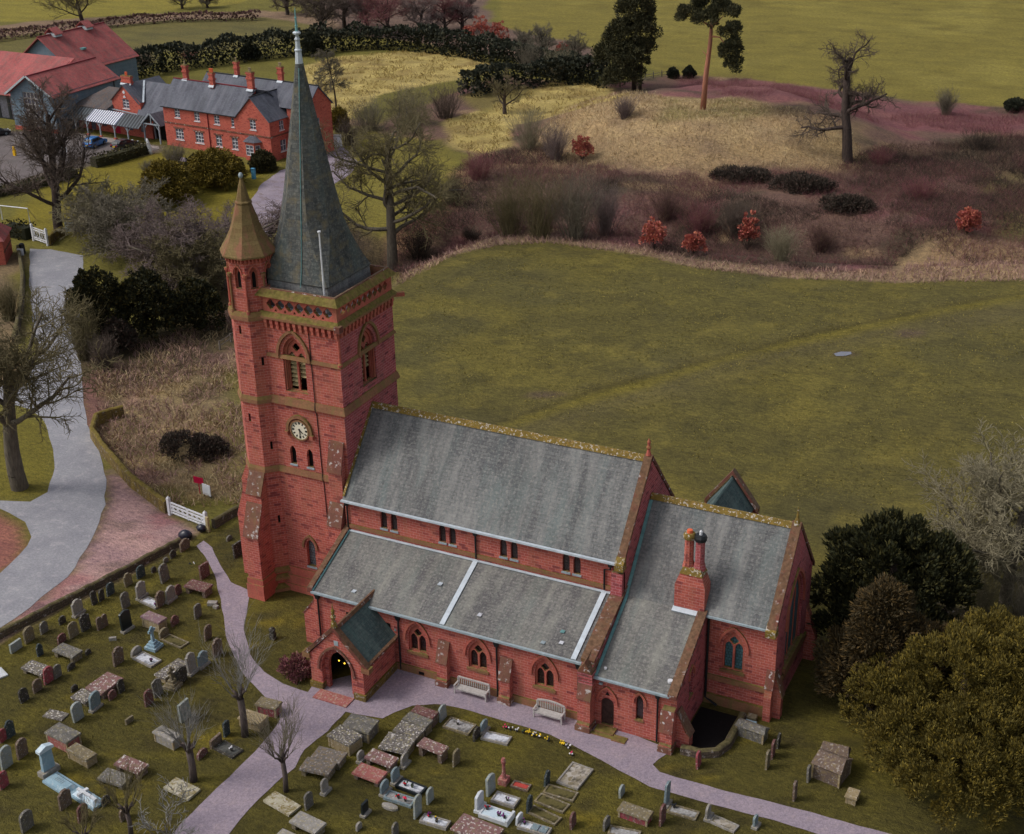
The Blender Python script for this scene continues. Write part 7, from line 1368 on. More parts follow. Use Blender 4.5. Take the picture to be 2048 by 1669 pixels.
def bare_tree(name, label, p, h, r, seed, twig='twig_brown', bk='bark_dark', group=None, split=2, **kw):
    P = {k: list(v) for k, v in DEF.items()}
    for k, v in kw.items():
        if k in P: P[k] = v
    g_ = Grow(seed); g_.branch((0, 0, -.3), kw.get('lean', (0, 0, 1)), h*kw.get('trunk', .55), r, 0, P)
    for e in kw.get('extra', ()): g_.branch(*e, P)
    t = thing(name, label, 'tree', tuple(p), 0, group)
    V_, F_ = g_.mesh(range(0, split), {0: 9, 1: 6}); np_mesh('trunk', V_, F_, MAT[bk], t, True)
    V_, F_ = g_.mesh(range(split, len(P['n'])), {2: 4}); 
    zmax = V_[:, 2].max()
    np_mesh('crown', V_, F_, MAT[twig], t); 
    s_ = h/zmax
    if kw.get('fit', True): t.scale = (kw.get('sx', 1.0)*s_,)*2+(s_,)
    return t
def leaf_quads(P, a, L, W_, rg):
    b = unit(np.cross(a, rg.normal(0, 1, P.shape))); L = np.asarray(L)[:, None]; W_ = np.asarray(W_)[:, None]
    V = np.stack([P, P+a*L*.5+b*W_, P+a*L, P+a*L*.5-b*W_], 1).reshape(-1, 3); i = (np.arange(len(P))*4)[:, None]; return V, i+np.arange(4)[None]
def blobs(lobes, n, rg, size, shell=.25):
    """centres of leaf clumps over a set of ellipsoid lobes (c, r)"""
    C = np.array([l[0] for l in lobes], float); Rr = np.array([l[1] for l in lobes], float); wgt = Rr[:, 0]*Rr[:, 2]; k = rg.choice(len(C), n, p=wgt/wgt.sum()); d = unit(rg.normal(0, 1, (n, 3)))
    d[:, 2] = np.where(d[:, 2] < -.35, -d[:, 2], d[:, 2]); f = 1-np.abs(rg.normal(0, shell, n)); f = np.clip(f, .3, 1.05); return C[k]+d*Rr[k]*f[:, None], d
def foliage(lobes, nb, per, bl, L, W_, seed, upk=.5, outk=.8, rnd_=.55, shell=.2):
    rg = np.random.default_rng(seed); c, d = blobs(lobes, nb, rg, bl, shell); s = bl*rg.uniform(.6, 1.3, nb)
    k = np.repeat(np.arange(nb), per); e = unit(rg.normal(0, 1, (len(k), 3))); q = c[k]+e*(s[k]*rg.uniform(.4, 1, len(k))**.5)[:, None]
    a = unit(e*.6+d[k]*outk+np.array([0, 0, upk])+rg.normal(0, rnd_, e.shape)); return leaf_quads(q, a, L*rg.uniform(.6, 1.3, len(k)), W_*rg.uniform(.7, 1.3, len(k)), rg)
def evergreen(name, label, p, lobes, nb, per, bl, L, W_, mat, seed, trunk=None, cat='tree', group=None, bk='bark_dark', part='crown', **kw):
    t = thing(name, label, cat, tuple(p), 0, group); V_, F_ = foliage(lobes, nb, per, bl, L, W_, seed, **kw); np_mesh(part, V_, F_, MAT[mat], t)
    if trunk:
        m = MB(); 
        for path, r_ in trunk: m.tube(path, r_, 8)
        m.build('trunk', MAT[bk], t, True)
    return t
def dome(r, h, n=1): return [((0, 0, h*.42), (r, r, h*.58))]
# --- big bare trees
p = at(785, 535); bare_tree('oak_tree', 'large bare oak with crooked limbs beyond the tower parapet', p, hgt(p, 200), .62, 11, 'twig_olive', 'bark_grey', wig=[.05, .26, .3, .28, .25], kids=[17, 9, 9, 7, 0], ang=[1.2, .85, .8, .7, .6], trunk=.72, sx=1.12, lr=[.6, .55, .55, .6, .5], **{'from': [.25, .2, .15, .1, 0]})
p = at(118, 470); bare_tree('lime_tree', 'tall bare tree by the far lane gate in front of the barn', p, hgt(p, 165), .6, 12, 'twig_brown', 'bark_dark', kids=[18, 8, 9, 7, 0], ang=[.9, .7, .7, .7, .6], trop=[.05, .1, .07, .04, .03], trunk=.72, lr=[.5, .55, .55, .6, .5], sx=1.0, **{'from': [.25, .2, .15, .1, 0]})
p = at(40, 975); bare_tree('roadside_tree', 'bare tree with thick grey trunk on the grass island by the lane', p, hgt(p, 575), .58, 13, 'twig_olive', 'bark_grey', wig=[.06, .22, .24, .24, .2], kids=[9, 9, 9, 7, 0], ang=[.9, .9, .85, .8, .6], trunk=.5, lr=[.8, .55, .55, .6, .5], sx=1.0, **{'from': [.5, .2, .15, .1, 0]})
p = at(468, 575); bare_tree('spreading_tree', 'wide spreading bare tree with long leaning limbs behind the turret', p, hgt(p, 385), .6, 14, 'twig_mauve', 'bark_grey', wig=[.08, .16, .24, .24, .2], trop=[0, .02, .03, .03, .03], kids=[11, 10, 10, 7, 0], ang=[1.1, .8, .8, .75, .6], trunk=.45, lean=(-.45, .05, 1), lr=[1.25, .52, .55, .6, .5], sx=1.5, **{'from': [.3, .15, .12, .1, 0]})
for k, (u, v, vt, sd_) in enumerate(((250, 470, 360, 31), (330, 520, 400, 32), (205, 440, 350, 33), (400, 560, 440, 34))):
    p = at(u, v+40); bare_tree('thorn_tree', ['grey twiggy tree left of the spreading tree', 'mauve twiggy tree in front of the golden yews', 'pale twiggy tree beside the tall lane tree', 'low twiggy tree against the dark hollies'][k], p, hgt(p, vt), .2, sd_, ['twig_grey', 'twig_mauve', 'twig_pale', 'twig_olive'][k], 'bark_grey', 'twiggy trees along the garden edge', kids=[14, 9, 9, 6, 0], trunk=.4, lr=[1.0, .55, .55, .6, .5], sx=1.5, **{'from': [.1, .1, .1, .1, 0]})
p = at(1695, 322); bare_tree('oak_tree', 'gnarled bare oak standing alone in the rough ground on the right', p, hgt(p, 58), .75, 15, 'twig_brown', 'bark_dark', wig=[.06, .3, .3, .28, .25], kids=[12, 8, 8, 6, 0], ang=[1.2, .9, .8, .7, .6], trunk=.72, lr=[.46, .55, .55, .6, .5], sx=1.0, **{'from': [.3, .2, .15, .1, 0]})
p = at(2010, 1205); bare_tree('ash_tree', 'pale bare tree at the right edge above the golden yew', p, hgt(p, 880), .3, 16, 'twig_pale', 'bark_grey', kids=[15, 10, 9, 7, 0], trunk=.45, lr=[.95, .55, .55, .6, .5], sx=1.3, **{'from': [.15, .1, .1, .1, 0]})
p = at(672, 224); bare_tree('larch_tree', 'slender sparse tree at the edge of the pale field behind the spire', p, hgt(p, 88), .2, 17, 'twig_grey', 'bark_dark', kids=[34, 9, 8, 5, 0], ang=[1.35, .6, .6, .6, .6], trop=[.05, -.06, -.04, 0, 0], trunk=.95, lr=[.28, .45, .5, .5, .5], tap=[.2, .35, .35, .4, .5], **{'from': [.4, .2, .15, .1, 0]})
p = at(1010, 228); bare_tree('thorn_tree', 'small forked bare tree at the end of the dark diagonal hedge', p, hgt(p, 140), .28, 18, 'twig_olive', 'bark_dark', kids=[7, 8, 7, 5, 0], trunk=.4, lr=[1.0, .55, .5, .5, .5])
for k, (u, v, vt, w_) in enumerate(((165, 44, -60, 1.2), (365, 18, -40, .9), (415, 16, -30, .9), (575, 30, -50, 1.2), (640, 70, -30, 1.3), (690, 60, -50, 1.2), (735, 62, -30, 1.1), (780, 72, -40, 1.1), (840, 70, -20, 1.1), (890, 66, -40, 1.0), (925, 60, -10, 1.0), (1085, 118, 40, .8), (1150, 130, 60, .7), (1050, 110, 50, .8))):
    p = at(u, v); lab = ['round headed bare tree in the top left field', 'left one of two bare trees on the top field edge', 'right one of two bare trees on the top field edge', 'bare tree just left of the spire tip', 'bare tree just right of the spire tip', 'grey bare tree second right of the spire tip', 'bare tree in the copse above the long dark hedge', 'reddish bare tree in the middle of the copse', 'bare tree in the copse beside the evergreen knob', 'bare tree in the copse left of the copper bushes', 'last bare tree of the copse by the far field', 'pale bare sapling right of the copper bushes', 'grey bare sapling near the dark pine', 'bare sapling between copse and far field'][k]
    bare_tree('field_tree', lab, p, hgt(p, vt), .28, 40+k, ['twig_olive', 'twig_grey', 'twig_grey', 'twig_brown', 'twig_brown', 'twig_mauve', 'twig_mauve', 'bramble_red', 'twig_mauve', 'bramble_red', 'twig_mauve', 'twig_grey', 'twig_grey', 'twig_grey'][k], 'bark_dark', 'bare trees of the far copse and fields', kids=[12, 9, 8, 5, 0], trunk=.5, lr=[.85, .55, .55, .6, .5], sx=w_*1.25, **{'from': [.2, .15, .15, .1, 0]})
# --- pollards in the churchyard: a short trunk and upright shoots
def pollard(label, p, h, r, seed, twig='twig_silver', nsh=46, spread=.42, ht=.36):
    rg = np.random.default_rng(seed); t = thing('pollard_tree', label, 'tree', tuple(p), 0, 'pollarded trees in the churchyard'); m = MB(); zt = h*ht; m.tube([(0, 0, -.2), (.05, .02, zt*.5), (0, 0, zt)], [r*1.15, r, r*1.0], 9)
    knob = []
    for k in range(6):
        a_ = k*1.05+rg.uniform(-.3, .3); q = np.array((math.cos(a_)*.5, math.sin(a_)*.5, zt+.55+rg.uniform(-.1, .25))); m.tube([(0, 0, zt-.15), tuple(q*np.array((.6, .6, 1))-np.array((0, 0, .15))), tuple(q)], [r*.6, r*.45, r*.4], 6); knob.append(q)
    knob.append(np.array((0, 0, zt+.6))); m.tube([(0, 0, zt-.1), (0, 0, zt+.6)], [r*.7, r*.4], 6); m.build('trunk', MAT['bark_pollard'], t, True)
    K_ = np.array(knob)[rg.integers(0, len(knob), nsh)]; out = K_.copy(); out[:, 2] = 0; d = unit(np.array([0, 0, 1.])+unit(out+1e-3)*rg.uniform(.1, spread*1.4, (nsh, 1))+rg.normal(0, .12, (nsh, 3))); L = (h-zt-.5)*rg.uniform(.55, 1.05, nsh)
    parts = curls(K_, d, L, np.full(nsh, .028), .12, rg, 4); f = rg.uniform(.25, .9, nsh*5); k2 = np.repeat(np.arange(nsh), 5); q = K_[k2]+d[k2]*(L[k2]*f)[:, None]; d2 = unit(d[k2]+rg.normal(0, .33, (nsh*5, 3))); parts += curls(q, d2, L[k2]*.35, np.full(nsh*5, .014), .15, rg, 2)
    V_, F_ = join(parts); np_mesh('shoots', V_, F_, MAT[twig], t); return t
p = at(490, 1472); pollard('pollarded tree with upright silver shoots left of the buff chest tomb', p, hgt(p, 1262), .22, 1)
p = at(387, 1562); pollard('pollarded tree with a dense fan of shoots beside the white ochre ledger', p, hgt(p, 1395), .22, 2)
p = at(572, 1583); pollard('slender pollarded tree at the edge of the gravel path above the cream ledger', p, hgt(p, 1412), .15, 3, 'twig_grey', 60, .5)
p = at(262, 1672); pollard('pollarded shrub behind the pinkish ledger near the bottom edge', p, hgt(p, 1540), .14, 4, 'twig_olive', 50, .5)
p = at(175, 1720); pollard('low pollarded shrub at the bottom edge left of the path', p, hgt(p, 1610), .12, 5, 'twig_olive', 40, .55)
p = at(345, 1760); bare_tree('birch_tree', 'silvery branching treetop rising from below the bottom edge beside the path', p, hgt(p, 1585), .1, 19, 'twig_silver', 'bark_grey', kids=[9, 7, 6, 0], n=[5, 5, 4, 3], trunk=.6)
# --- pines
p = at(1406, 219); h_ = hgt(p, -6)
pk = h_/18.0; lb = [((.3, .5, h_*.93), (2.6, 2.6, 1.5)), ((-2.4, -.6, h_*.84), (2.2, 2.0, 1.3)), ((2.6, .2, h_*.86), (2.5, 2.2, 1.5)), ((.2, -1, h_*.80), (2.4, 2, 1.2)), ((4.0, -.6, h_*.72), (1.6, 1.5, 1.2)), ((4.6, -1.2, h_*.56), (1.5, 1.3, 1.9)), ((4.9, -1.0, h_*.42), (1.3, 1.2, 1.5)), ((-1.8, 1, h_*.93), (1.6, 1.6, 1.0))]
br = [([(0, 0, -.3), (.25, 0, h_*.3), (.75, 0, h_*.6), (.9, .1, h_*.9)], [.5, .42, .34, .14]), ([(.8, 0, h_*.66), (2.4, -.4, h_*.66), (4.4, -1, h_*.55)], [.16, .1, .05]), ([(.8, 0, h_*.74), (-1.4, -.4, h_*.82)], [.18, .06]), ([(.85, 0, h_*.74), (2.6, .1, h_*.84)], [.18, .06]), ([(.55, 0, h_*.47), (-.4, -.2, h_*.53)], [.1, .03])]
evergreen('scots_pine', 'tall scots pine with a bare orange trunk on the pale mound', p, lb, 150, 150, .62, .42, .07, 'pine_green', 21, br, bk='bark_pine', outk=.5, upk=.4)
p = at(1268, 182); h_ = hgt(p, -18); lb = [((0, 0, h_*.8), (3.2, 3, 3.4)), ((.9, -.5, h_*.6), (3.4, 3.2, 3)), ((-2.6, 0, h_*.55), (3.0, 3, 2.8)), ((-.6, -1, h_*.35), (4.2, 3.6, 3)), ((-4.8, .5, h_*.32), (3.0, 2.6, 2.8)), ((-1.2, -1.6, h_*.15), (4.0, 3.2, 2.4)), ((1.8, -.5, h_*.4), (2.4, 2.6, 2.6))]
evergreen('dark_pine', 'dense dark evergreen pine beside the far field fence', p, lb, 330, 130, .8, .5, .09, 'pine_green', 22, [([(0, 0, -.3), (0, 0, h_*.8)], [.5, .2]), ([(1.4, -.6, -.3), (1.6, -.4, h_*.5)], [.35, .15])], outk=.5)
# --- yews
p = at(1770, 1300); h_ = hgt(p, 1040); lb = [((0, 0, h_*.55), (3.9, 3.6, h_*.47)), ((-2.6, .5, h_*.42), (2.6, 2.8, h_*.42)), ((2.8, .8, h_*.45), (2.6, 2.8, h_*.42)), ((.8, -2.2, h_*.3), (3.4, 2.6, h_*.34)), ((-1.5, -2.4, h_*.25), (2.8, 2.4, h_*.3))]
evergreen('yew_tree', 'large dark domed yew right of the chancel', p, lb, 420, 120, .55, .42, .07, 'yew_dark', 23, [([(0, 0, -.3), (0, 0, h_*.7)], [.6, .2])], upk=1.0)
p = at(1745, 1420); h_ = hgt(p, 1165); lb = [((0, 0, h_*.75), (1.5, 1.5, h_*.26)), ((0, 0, h_*.5), (2.4, 2.4, h_*.3)), ((.0, -.3, h_*.25), (3.4, 2.8, h_*.3)), ((2.6, .6, h_*.35), (2.6, 2.4, h_*.36)), ((4.8, 2.0, h_*.3), (2.6, 2.4, h_*.36)), ((-2.2, .4, h_*.2), (1.9, 1.8, h_*.3))]
evergreen('larch_conifer', 'dim brownish conifer in front of the dark yew', p, lb, 520, 120, .45, .36, .05, 'larch_dim', 24, [([(0, 0, -.3), (0, 0, h_*.9)], [.3, .06])], upk=.2, outk=1.0)
lb = [((0, 0, 4.3), (4.6, 4.4, 4.0)), ((-3.6, -1.0, 3.0), (3.2, 3.2, 3.2)), ((3.5, 1.0, 4.6), (4.0, 4.0, 4.3)), ((-1.6, -3.6, 2.6), (3.4, 3.0, 3.0)), ((2.0, -3.6, 3.2), (3.6, 3.4, 3.4)), ((1.2, 3.2, 4.2), (3.6, 3.4, 3.9)), ((5.6, -2.2, 3.8), (3.6, 3.6, 4.2)), ((1.0, -6.0, 2.4), (3.4, 2.6, 2.8))]
evergreen('yew_tree', 'huge golden green yew filling the lower right corner', (42.3, 6.6, 0), lb, 1500, 150, .42, .26, .04, 'yew_gold', 25, [([(0, 0, -.3), (0, 0, 6)], [.7, .3])], upk=.9, outk=.7)
# --- garden evergreens
for (u, v, vt, w_, lab, mt_, sd_) in ((338, 405, 325, 58, 'smaller golden domed yew with drooping sprays on the lawn', 'gold_dome', 1), (432, 372, 300, 62, 'larger golden domed yew in front of the house windows', 'gold_dome', 2), (527, 342, 304, 27, 'clipped dark round bush beside the drive corner', 'hedge_green', 3), (472, 345, 318, 14, 'dark clipped bush between the gold yew and the drive', 'holly', 4), (395, 366, 312, 30, 'dark bush on the left flank of the larger golden yew', 'hedge_green', 5),
        (205, 690, 530, 68, 'left dark holly by the lane bend', 'holly', 6), (300, 680, 540, 70, 'middle dark holly behind the rough bank', 'holly', 7), (395, 660, 560, 62, 'right dark holly under the spreading tree', 'holly', 8), (240, 705, 640, 40, 'low dark bush at the foot of the left holly', 'bramble_dark', 9), (626, 112, 62, 24, 'round dark evergreen knob on the far hedge right of the spire', 'far_evergreen', 10), (866, 82, 50, 16, 'narrow evergreen standing above the far hedge', 'far_evergreen', 11), (500, 118, 90, 22, 'dark hedge tree behind the house chimneys', 'far_evergreen', 12), (2030, 222, 200, 22, 'small dark bush on the far field edge at the right', 'far_evergreen', 13), (1346, 157, 138, 9, 'small dark bush left of two on the far fence line', 'far_evergreen', 14), (1378, 156, 136, 11, 'small dark bush right of two on the far fence line', 'far_evergreen', 15), (680, 262, 218, 16, 'yellow green shrub against the right end of the house', 'gold_dome', 16)):
    p = at(u, v); h_ = hgt(p, vt); w2 = w_*mpp(p); rg = np.random.default_rng(sd_+70)
    lb = [((0, 0, h_*.4), (w2*.8, w2*.75, h_*.58))]+[((math.cos(a_)*w2*.45, math.sin(a_)*w2*.45, h_*.3), (w2*.55, w2*.55, h_*(.35+.2*rg.uniform()))) for a_ in (0, 1.6, 3.1, 4.7)]
    gd = mt_ == 'gold_dome'; evergreen('evergreen_bush', lab, p, lb, int(90+60*w2), 60, .38 if w2 < 4 else .55, .5 if gd else .3, .08 if gd else .1, mt_, sd_+70, cat='bush', group='evergreen bushes', part='foliage', upk=-.6 if gd else .4)
def hedge(label, pts, w_, h_, mat, seed, dens=26, clip=True, name='hedge'):
    P = [np.array(q, float) for q in pts]; rg = np.random.default_rng(seed); Q, D = [], []
    for a, b in zip(P[:-1], P[1:]):
        L = np.hypot(*(b-a)); n = int(L*dens*(h_+w_*.5)); t = rg.uniform(0, 1, n); nn = np.array((-(b-a)[1], (b-a)[0]))/L; s = rg.uniform(0, 2*h_+w_, n)
        side = np.where(s < h_, -1, np.where(s < 2*h_, 1, 0)); off = np.where(side == 0, rg.uniform(-.5, .5, n)*w_, side*w_*.5*rg.uniform(.8, 1.05, n)); z = np.where(side == 0, h_*rg.uniform(.9, 1.04, n), np.where(s < h_, s, s-h_))
        wob = 0 if clip else 1; xy = a+(b-a)*t[:, None]+nn*(off*(1+wob*.35*vnoise(t*L, np.full(n, seed), 2.5, seed)))[:, None]; z = z*(1+(.04 if clip else .3)*vnoise(xy[:, 0], xy[:, 1], 3.0, seed+3)); Q.append(np.concatenate([xy, (z+H(xy[:, 0], xy[:, 1]))[:, None]], 1)); D.append(np.concatenate([nn*side[:, None], np.where(side == 0, 1., .3)[:, None]], 1))
    Q = np.concatenate(Q); D = unit(np.concatenate(D)+rg.normal(0, .5, Q.shape)); s_ = .28 if clip else .62; V_, F_ = leaf_quads(Q, D, s_*rg.uniform(.6, 1.3, len(Q)), s_*.45*rg.uniform(.7, 1.3, len(Q)), rg)
    o0 = np.array((P[0][0], P[0][1], 0)); t = thing(name, label, 'hedge', tuple(o0)); np_mesh('foliage', V_-o0, F_, MAT[mat], t); rings = []
    for i, q in enumerate(P):
        d = P[min(i+1, len(P)-1)]-P[max(i-1, 0)]; d = d/np.hypot(*d); nn = np.array((-d[1], d[0])); z = float(H(q[0], q[1])); q2 = q-o0[:2]; rings.append([tuple(q2+nn*w_*.38)+(z-.1,), tuple(q2-nn*w_*.38)+(z-.1,), tuple(q2-nn*w_*.36)+(z+h_*.82,), tuple(q2+nn*w_*.36)+(z+h_*.82,)])
    if clip: MB().loft(rings).build('inner_growth', MAT[mat], t)
px2 = lambda *a_: [at(u, v)[:2] for u, v in a_]
hedge('clipped dark hedge between the cars and the lawn', px2((188, 335), (240, 322), (292, 306)), 2.2, 1.7, 'hedge_green', 1)
hedge('long low hedge along the car park left of the tall bare tree', px2((-60, 405), (40, 383), (100, 368), (150, 352)), 2.0, 1.3, 'hedge_green', 2)
hedge('dark hedge between the cottage and the far lane gate', px2((20, 470), (62, 478)), 2.2, 1.9, 'holly', 3)
hedge('long dark evergreen hedge across the picture behind the house', px2((225, 165), (320, 142), (430, 128), (560, 112), (680, 100), (760, 96), (850, 100)), 5, 4.2, 'far_evergreen', 4, 22, False)
hedge('dark evergreen hedge from the copse down to the dark pine', px2((850, 100), (960, 116), (1060, 140), (1150, 158), (1230, 172)), 5, 3.8, 'far_evergreen', 5, 22, False)
hedge('short dark diagonal hedge between the pale fields', px2((930, 195), (985, 178), (1060, 172), (1180, 162)), 4.5, 3.8, 'far_evergreen', 6, 24, False)
hedge('brown leafless hedge along the top of the pale field', px2((-60, 90), (140, 62), (330, 44), (520, 40)), 2.5, 1.6, 'bramble', 7, 14, False)
# --- thickets, coppices and copper bushes, each its own plant
def coppice(name, label, p, h, w_, seed, mat, n=160, group=None, up=1.0, r=.03, cat='shrub', sub=7):
    rg = np.random.default_rng(seed); t = thing(name, label, cat, tuple(p), 0, group); b = rg.normal(0, 1, (n, 3))*np.array((w_*.13, w_*.13, 0)); d = unit(np.concatenate([b[:, :2]/(w_*.13)*.33*w_/h+rg.normal(0, .14, (n, 2)), np.full((n, 1), up)], 1)); L = h*rg.uniform(.55, 1.05, n)
    zb = np.array([float(H(p[0]+q[0], p[1]+q[1]))-p[2] for q in b]); b[:, 2] = zb-.1
    parts = curls(b, d, L, np.full(n, r*1.6), .02, rg, 4); k = np.repeat(np.arange(n), sub); f = rg.uniform(.3, .95, len(k)); q = b[k]+d[k]*(L[k]*f)[:, None]; d2 = unit(d[k]+rg.normal(0, .5, (len(k), 3))); parts += curls(q, d2, L[k]*rg.uniform(.15, .34, len(k)), np.full(len(k), r*.6), .08, rg, 2)
    V_, F_ = join(parts); np_mesh('stems', V_, F_, MAT[mat], t); return t
SH = [  # u, v base, v top, half width px, colour, label
 (1020, 470, 345, 55, 'twig_olive', 'left pale coppiced willow in the ditch'), (1080, 474, 330, 60, 'twig_olive', 'tallest pale coppiced willow in the middle of the ditch clump'), (1150, 478, 335, 55, 'twig_grey', 'right grey coppiced willow of the ditch clump'), (1210, 470, 370, 40, 'twig_mauve', 'mauve coppice right of the ditch willows'),
 (1060, 300, 215, 45, 'twig_pale', 'tall pale coppice on the slope left of the mound'), (1110, 320, 240, 38, 'twig_mauve', 'reddish grey coppice beside the tall pale one'), (1562, 520, 452, 42, 'twig_pale', 'fan shaped pale willow at the foot of the ditch'), (1400, 470, 400, 40, 'bramble_red', 'red brown bush in the ditch middle'), (1470, 470, 395, 42, 'twig_brown', 'brown sapling clump left of the fan willow'), (1640, 500, 440, 40, 'bramble', 'bramble clump right of the fan willow'),
 (960, 360, 300, 45, 'bramble_red', 'dark red thicket above the bank left of the willows'), (905, 410, 360, 30, 'bramble_dark', 'dark stump-like bush on the sandy bank'), (740, 260, 190, 60, 'twig_grey', 'left grey thorn thicket beyond the oak crown'), (820, 250, 165, 65, 'twig_grey', 'middle grey thorn thicket beyond the oak crown'), (890, 235, 160, 55, 'twig_brown', 'right grey thorn thicket joining the dark hedge'), (700, 290, 230, 45, 'twig_brown', 'thorn thicket nearest the house end'), (1120, 160, 95, 40, 'twig_pale', 'tall pale saplings in front of the far hedge'), (1060, 150, 80, 35, 'twig_grey', 'grey saplings in front of the copper bushes'),
 (700, 560, 455, 45, 'twig_brown', 'brown undergrowth left of the big oak trunk'), (840, 520, 450, 40, 'bramble_dark', 'dark undergrowth right of the big oak trunk'), (940, 480, 455, 30, 'bramble_dark', 'low dark bush at the left end of the field rim'), (350, 330, 285, 38, 'twig_grey', 'bare shrub in front of the left house windows'), (300, 345, 320, 25, 'twig_grey', 'low bare shrub behind the clipped hedge end'), (170, 720, 600, 35, 'twig_olive', 'olive shrub at the lane edge under the hollies'), (210, 740, 670, 35, 'twig_brown', 'brown leaning shrub over the lane verge'), (20, 640, 560, 40, 'twig_olive', 'olive shrub on the bank behind the lane wall'), (1760, 330, 290, 35, 'bramble_red', 'red shrub right of the gnarled oak'), (1890, 230, 175, 22, 'twig_grey', 'grey sapling tuft on the far field edge'), (1250, 235, 190, 30, 'twig_mauve', 'mauve shrub under the dark pine'), (1960, 300, 255, 60, 'bramble_dark', 'dark bramble bank at the right edge below the far field'), (1840, 400, 350, 50, 'bramble_red', 'pinkish bramble bank right of the ditch'), (1330, 440, 370, 45, 'bramble', 'bramble thicket left of the red brown bush'), (290, 130, 88, 45, 'twig_mauve', 'reddish bare thicket behind the veranda'), (200, 130, 92, 40, 'twig_brown', 'brown bare thicket behind the barn'), (380, 118, 92, 35, 'bramble_red', 'reddish thicket above the hedge behind the house'), (2045, 1260, 1100, 60, 'twig_grey', 'grey bare shrub between the yews and the right edge'), (1960, 1240, 1130, 30, 'twig_pale', 'pale arching shrub behind the dark yew')]
for k, (u, v, vt, w_, mt_, lab) in enumerate(SH):
    p = at(u, v); coppice('bare_shrub', lab, p, max(1.2, hgt(p, vt)), w_*mpp(p), 200+k, mt_, 150, 'bare shrubs', .9, .028 if v < 900 else .02)
for k, (u, v, vt, w_, lab) in enumerate(((1165, 322, 270, 24, 'copper leaved bush on the slope left of the mound'), (1308, 500, 440, 34, 'copper leaved bush at the rim of the field'), (1388, 508, 465, 24, 'sparse copper bush right of the one on the field rim'), (1495, 500, 420, 22, 'tall copper bush left of the fan willow'), (1934, 468, 420, 28, 'round bright copper bush on the bank at the right'), (960, 82, 30, 30, 'tall copper bush of the far copse'), (1000, 90, 40, 22, 'second copper bush of the far copse'), (1128, 110, 84, 20, 'low copper bush by the far saplings'), (935, 78, 55, 15, 'small copper bush at the end of the far copse'))):
    p = at(u, v); h_ = hgt(p, vt); w2 = w_*mpp(p); t = thing('beech_bush', lab, 'bush', tuple(p), 0, 'copper leaved bushes'); lb = [((0, 0, h_*.5), (w2*.8, w2*.8, h_*.5)), ((w2*.3, 0, h_*.35), (w2*.6, w2*.6, h_*.35)), ((-w2*.35, 0, h_*.3), (w2*.6, w2*.6, h_*.3))]
    V_, F_ = foliage(lb, 46 if k != 4 else 90, 26, .3, .34, .12, 300+k, shell=.4); np_mesh('foliage', V_, F_, MAT['beech_red'], t); rg = np.random.default_rng(k); n = 24; d = unit(np.concatenate([rg.normal(0, .4, (n, 2)), np.ones((n, 1))], 1)); V_, F_ = join(curls(np.zeros((n, 3)), d, h_*rg.uniform(.5, .95, n), np.full(n, .035), .03, rg, 3)); np_mesh('stems', V_, F_, MAT['bark_dark'], t)
p = at(592, 1348); evergreen('heather_bush', 'dark red mounded bush against the left wall of the porch', p, [((0, 0, .5), (1.1, .9, .7)), ((.6, -.4, .4), (.7, .6, .5))], 60, 50, .22, .2, .05, 'bramble_red', 90, cat='bush', part='foliage')
p = at(380, 905); evergreen('bramble_bush', 'low dark bramble mound on the rough bank left of the tower', p, [((0, 0, .4), (3.4, 1.8, .9)), ((1.8, .5, .4), (2.0, 1.4, .8))], 130, 60, .4, .3, .06, 'bramble_dark', 91, cat='bush', part='foliage')
for k, (u, v, w_, h_, lab) in enumerate(((1600, 380, 75, 1.6, 'dark ivy mound on the near slope of the ditch'), (1690, 420, 60, 1.4, 'dark bramble mound below the gnarled oak'), (1480, 360, 70, 1.1, 'low dark bramble mound under the pale mound'))):
    p = at(u, v); w2 = w_*mpp(p); evergreen('bramble_bush', lab, p, [((0, 0, .3), (w2*.8, w2*.5, h_)), ((w2*.4, .6, .3), (w2*.5, w2*.4, h_*.8))], 170, 60, .5, .5, .05, 'bramble_dark', 95+k, cat='bush', part='foliage', rnd_=.9)
# --- ground cover as stuff: brambles, dead grass, tussocks, turf
def scatter(name, label, cat, regs, dens, L, r, mat, seed, bend=-.12, up=.8, blades=False, keep=None):
    rg = np.random.default_rng(seed); Q = []
    for reg in regs:
        P = poly(reg) if not isinstance(reg, np.ndarray) else reg; x0, y0 = P.min(0); x1, y1 = P.max(0); n = int((x1-x0)*(y1-y0)*dens); x = rg.uniform(x0, x1, n); y = rg.uniform(y0, y1, n); m = inside(x, y, P)
        if keep: m &= keep(x, y)
        x, y = x[m], y[m]; Q.append(np.stack([x, y, H(x, y)-.03], 1))
    Q = np.concatenate(Q); n = len(Q); d = unit(np.concatenate([rg.normal(0, .55, (n, 2)), np.full((n, 1), up)], 1)); l = L*rg.uniform(.5, 1.4, n)
    if blades: 
        b = unit(np.cross(d, rg.normal(0, 1, d.shape))); e = Q+d*l[:, None]; e2 = e+unit(d+np.array([0, 0, bend])+rg.normal(0, .3, d.shape))*(l*.5)[:, None]; w_ = (r*rg.uniform(.6, 1.4, n))[:, None]
        V_ = np.stack([Q-b*w_, Q+b*w_, e+b*w_*.7, e-b*w_*.7, e2+b*w_*.1, e2-b*w_*.1], 1).reshape(-1, 3); i = (np.arange(n)*6)[:, None]; F_ = np.concatenate([i+np.array([[0, 1, 2, 3]]), i+np.array([[3, 2, 4, 5]])])
    else: V_, F_ = join(curls(Q, d, l, np.full(n, r)*rg.uniform(.6, 1.3, n), bend, rg, 3))
    o = np_mesh(name, V_, F_, MAT[mat]); tag(o, label, cat, kind='stuff'); return o
